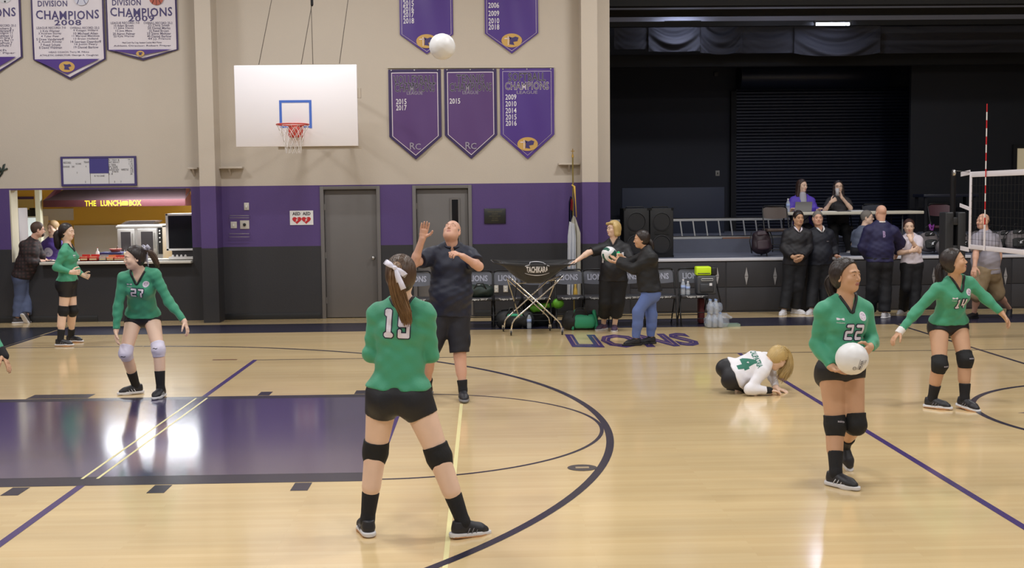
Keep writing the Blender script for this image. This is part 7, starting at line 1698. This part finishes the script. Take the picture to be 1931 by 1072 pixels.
person('woman in white polo shirt with one hand at her chin', dict(
    head=(1714, 428, -.03), neck=(1717, 446, 0), shA=(1703, 454, 0), shB=(1732, 453, 0), elA=(1696, 477, -.05), elB=(1733, 474, -.12), wrA=(1717, 474, -.19), wrB=(1718, 453, -.20), haA=(1728, 471, -.20), haB=(1714, 441, -.16),
    hipA=(1711, 499, 0), hipB=(1728, 499, 0), knA=(1708, 543, -.02), knB=(1727, 543, -.02), anA=(1704, 583, 'g', .085), anB=(1723, 588, 'g', .085)),
    'fair', base=(1714, 597), res='far', sex='f', face=(-14, -4), body=-8, toes=(-50, -30), belly=.01, palm=((0, 1, 0), (0, 1, .2)), curl=(.4, .9),
    top=dict(mat=WPO, i=.012, hem=.08, sleeve=.72, neck='v', nw=.05, nd=.09, polo=WPO, puff=.010, wr=.002, flare=.008), bottom=dict(name='trousers', mat=TRN, len=1.97, i=.014, puff=.016, waist=.16, taper=.02, wr=.0017), shoes=WS, hair=dict(style='tail', mat=mat('hair_auburn', (62, 36, 30), .5), i=.012, cut=(.046, .064)))
GTE = mat('shirt_grey', (150, 146, 158), .7, bump=(60, .12)); KHA = mat('khaki', (142, 124, 98), .75, bump=(60, .15))
person('stout man in grey shirt and khaki shorts walking left behind the net', dict(
    head=(1853, 418, 0), neck=(1857, 439, 0), shA=(1843, 451, -.1), shB=(1874, 451, .12), elA=(1840, 480, -.22), elB=(1884, 480, .12), wrA=(1838, 503, -.30), wrB=(1882, 505, .06), haA=(1836, 514, -.33), haB=(1879, 517, .04),
    hipA=(1850, 515, -.07), hipB=(1869, 515, .07), knA=(1842, 556, -.12), knB=(1880, 554, .08), anA=(1837, 590, 'g', .09), anB=(1903, 582, 'g', .12)),
    'ruddy', base=(1860, 601), res='far', sex='m', face=(-70, 0), body=-50, belly=.055, sc=1.03, toes=(-60, -30), foot_pitch=(0, -30), top=dict(mat=GTE, i=.022, hem=-.02, sleeve=.78, neck='crew', puff=.016, wr=.0024, flare=.03), bottom=dict(mat=KHA, len=1.02, i=.03, puff=.03, waist=.1, wr=.0024),
    shoes=dict(mat=TRIM, sole=TRIM), hair=dict(style='fringe', mat=mat('hair_sandy', (140, 110, 80), .6)), brow=(120, 90, 70), extra=lambda root, J, d: mesh('wrist_watch', *sdf([ecap(lerp(J['elB'], J['wrB'], .90), lerp(J['elB'], J['wrB'], .98), .036, .036, .01)], .009), TRIM, root, True))
# two women at the officials table
PJ = mat('jacket_purple', (86, 62, 178), .6, bump=(60, .12)); GTS = mat('shirt_light_grey', (176, 176, 186), .6)
def epj(root, J, d):
    V, Q = sdf([ecap(d['H'] + d['up'] * d['L'] * .2 + d['fr'] * .07, d['N'] + d['up'] * .035 + d['fr'] * .045, (.105, .075), (.062, .050), .03, side=d['sd'])], .009); o = mesh('undershirt', V, Q, GTS, root, True)
    decal(o, V, Q, dict(t='LIONS', w=.09, h=.04, m=mat('print_purple', (70, 54, 130), .5), at=(0, .62)), d['H'], d['N'], d['up'], d['fr'], d['sd'], d['L'])
person('woman with long brown hair in a purple jacket seated at the officials table', dict(
    head=(1513, 351, -.02), neck=(1512, 370, 0), shA=(1496, 380, 0), shB=(1529, 380, 0), elA=(1489, 399, -.05), elB=(1537, 399, -.06), wrA=(1492, 397, -.27), wrB=(1545, 396, -.26), haA=(1494, 394, -.33), haB=(1547, 393, -.34),
    hipA=(1504, 430, .02), hipB=(1522, 430, .02), knA=(1502, 434, -.42), knB=(1524, 434, -.42), anA=(1502, 474, -.38), anB=(1524, 474, -.38)),
    'fair', Y=21.15, res='far', sex='f', face=(28, -2), body=6, toes=(0, 0), top=dict(name='jacket', mat=PJ, i=.020, hem=.05, sleeve=1.9, neck='v', nw=.088, nd=.42, puff=.012, wr=.0024), bottom=dict(name='trousers', mat=TRN, len=1.9, i=.012, puff=.01, waist=.12), shoes=dict(mat=TRIM, sole=TRIM), extra=epj,
    hair=dict(style='long', mat=mat('hair_long_brown', (58, 40, 34), .45, bump=(50, .3)), i=.012, cut=(.048, .064)), palm=((0, 0, -1), (0, 0, -1)))
BTE = mat('shirt_charcoal', (44, 42, 46), .7, bump=(60, .12))
pw = dict(head=(1581, 353, -.02), neck=(1581, 371, 0), shA=(1565, 381, 0), shB=(1597, 381, 0), elA=(1555, 398, -.10), elB=(1604, 393, -.12), wrA=(1567, 381, -.24), wrB=(1587, 372, -.20), haA=(1574, 377, -.25), haB=(1583, 361, -.19),
    hipA=(1573, 430, .02), hipB=(1591, 430, .02), knA=(1572, 434, -.42), knB=(1596, 434, -.42), anA=(1575, 474, -.36), anB=(1602, 474, -.30))
person('woman in glasses and black top drinking from a cup at the officials table', pw,
    'fair', Y=21.15, res='far', sex='f', face=(-8, 2), body=0, belly=.05, glasses=True, toes=(-10, 20), top=dict(mat=BTE, i=.016, hem=.05, sleeve=.72, neck='crew', puff=.012, wr=.0017), bottom=dict(name='trousers', mat=TRB, len=1.9, i=.014, puff=.012, waist=.12), shoes=dict(mat=WSH, sole=SOLW),
    hair=dict(style='long', mat=mat('hair_black_brown', (44, 34, 34), .45, bump=(50, .3)), i=.012, cut=(.048, .064)), palm=((.4, .6, .2), (-.8, -.2, 0)), curl=(.9, .6))
q = P(1579, 362, 21.15 - .215); t = thing('drinking_cup', (q.x, q.y, q.z - .06), 'clear plastic cup lifted to the mouth of the woman in black', 'cup'); m = MB(); m.lathe((q.x, q.y, q.z - .07), [(.026, 0), (.036, .12), (.034, .12), (.024, .006)], 14); m.build('cup', mat('cup_clear', (206, 206, 210), .25, alpha=.8), t, True)
m = MB(); m.lathe((q.x, q.y, q.z + .05), [(.037, 0), (.036, .008), (.01, .012)], 14); m.build('lid', CAPW, t, True)
# man in plaid shirt leaning on the counter, boy behind it
pl = mat('plaid_shirt', (52, 30, 30), .75, bump=(60, .15)); nt = pl.node_tree; b = nt.nodes['Principled BSDF']; tcn = [n for n in nt.nodes if n.type == 'TEX_COORD'][0]
wvs = []
for ax, sc_ in (('X', 5.5), ('Z', 5.5)):
    w_ = nt.nodes.new('ShaderNodeTexWave'); w_.bands_direction = ax; w_.inputs['Scale'].default_value = sc_; w_.wave_profile = 'SIN'; nt.links.new(tcn.outputs['Object'], w_.inputs[0]); wvs.append(w_)
ml = nt.nodes.new('ShaderNodeMath'); ml.operation = 'MULTIPLY'; nt.links.new(wvs[0].outputs['Fac'], ml.inputs[0]); nt.links.new(wvs[1].outputs['Fac'], ml.inputs[1])
mx = nt.nodes.new('ShaderNodeMix'); mx.data_type = 'RGBA'; mx.inputs[6].default_value = lin((30, 21, 23)) + (1,); mx.inputs[7].default_value = lin((66, 42, 40)) + (1,); nt.links.new(ml.outputs[0], mx.inputs[0]); nt.links.new(mx.outputs[2], b.inputs['Base Color'])
person('bearded man in dark plaid shirt and jeans leaning on the lunch counter', dict(
    head=(72, 434, .0), neck=(61, 455, 0), shA=(47, 464, -.08), shB=(66, 462, .14), elA=(56, 494, -.12), elB=(76, 483, .16), wrA=(73, 493, .06), wrB=(80, 488, .22), haA=(81, 490, .14), haB=(86, 489, .30),
    hipA=(38, 520, -.08), hipB=(46, 521, .08), knA=(38, 563, -.04), knB=(51, 562, .06), anA=(33, 600, 'g', .09), anB=(50, 594, 'g', .14)),
    'ruddy', base=(40, 609), res='far', sex='m', face=(118, -4), body=120, belly=.03, glasses=True, beard=mat('beard_brown', (64, 44, 34), .8), toes=(120, 160), foot_pitch=(0, -55), top=dict(mat=pl, i=.022, hem=-.02, sleeve=1.9, neck='none', collar=True, puff=.016, wr=.0024, flare=.02),
    bottom=dict(name='jeans', mat=mat('jeans_grey_blue', (78, 88, 118), .8, bump=(90, .2), var=(7, .12)), len=1.96, i=.014, puff=.014, waist=.1, wr=.002, taper=.018), shoes=dict(mat=mat('trainer_grey', (72, 68, 72), .6), sole=SOLW), hair=dict(style='short', mat=mat('hair_brown_short', (70, 50, 40), .6), i=.012))
YBY = YW + 1.0
person('fair haired boy in purple T-shirt behind the lunch counter', dict(
    head=(100, 431, 0), neck=(99, 451, 0), shA=(85, 463, 0), shB=(114, 463, 0), elA=(81, 488, 0), elB=(118, 488, 0), wrA=(90, 500, -.2), wrB=(108, 500, -.2), haA=(95, 500, -.27), haB=(103, 500, -.27),
    hipA=(92, 515, 0), hipB=(106, 515, 0), knA=(92, 549, 0), knB=(106, 549, 0), anA=(92, 582, 0), anB=(106, 582, 0)),
    'fair', Y=YBY, res='far', sex='m', face=(-24, -6), body=-10, toes=(0, 0), top=dict(mat=mat('tee_purple', (72, 50, 128), .65, bump=(60, .12)), i=.012, hem=.05, sleeve=.7, neck='crew', puff=.01, wr=.002, print=[dict(r=.08, m=mat('print_grey', (186, 184, 200), .6), at=(0, .62)), dict(r=.04, m=mat('print_slate', (110, 112, 140), .6), at=(0, .56))]),
    bottom=dict(name='jeans', mat=JEAN, len=1.95, i=.012, puff=.01, waist=.1), shoes=WS, hair=dict(style='short', mat=mat('hair_sandy_blond', (150, 122, 84), .6), i=.014), brow=(110, 84, 60))
# player beyond the left edge whose hand reaches into the picture
YE9 = 9.0
person('player in green jersey cut off by the left edge, only one hand in view', dict(
    head=(-105, 460, 0), neck=(-100, 510, 0), shA=(-140, 530, 0), shB=(-62, 530, 0), elA=(-165, 600, -.05), elB=(-32, 606, -.05), wrA=(-140, 660, -.15), wrB=(5, 668, -.1), haA=(-130, 690, -.2), haB=(16, 690, -.12),
    hipA=(-128, 660, .12), hipB=(-86, 660, .12), knA=(-140, 750, -.1), knB=(-70, 750, -.1), anA=(-135, 840, 'g', .09), anB=(-75, 840, 'g', .09)),
    'tan', Y=YE9, res='mid', sex='f', face=(20, 0), body=10, toes=(-10, 20), curl=(.4, .12), top=vbtop([], hem=.02), bottom=SHORT, shoes=VBS, socks=dict(mat=SOCK, h=.15), pads=dict(mat=PAD), hair=dict(style='tail', mat=DKH, i=.012, cut=(.048, .064)),
    extra=lambda root, J, d: (mesh('wrist_band', *sdf([ecap(lerp(J['elB'], J['wrB'], .84), J['wrB'] + (J['haB'] - J['wrB']) * .2, .040, .038, .01, cuts=[(lerp(J['elB'], J['wrB'], .84), -nrm(J['wrB'] - J['elB']))])], .007), SOCK, root, True)))
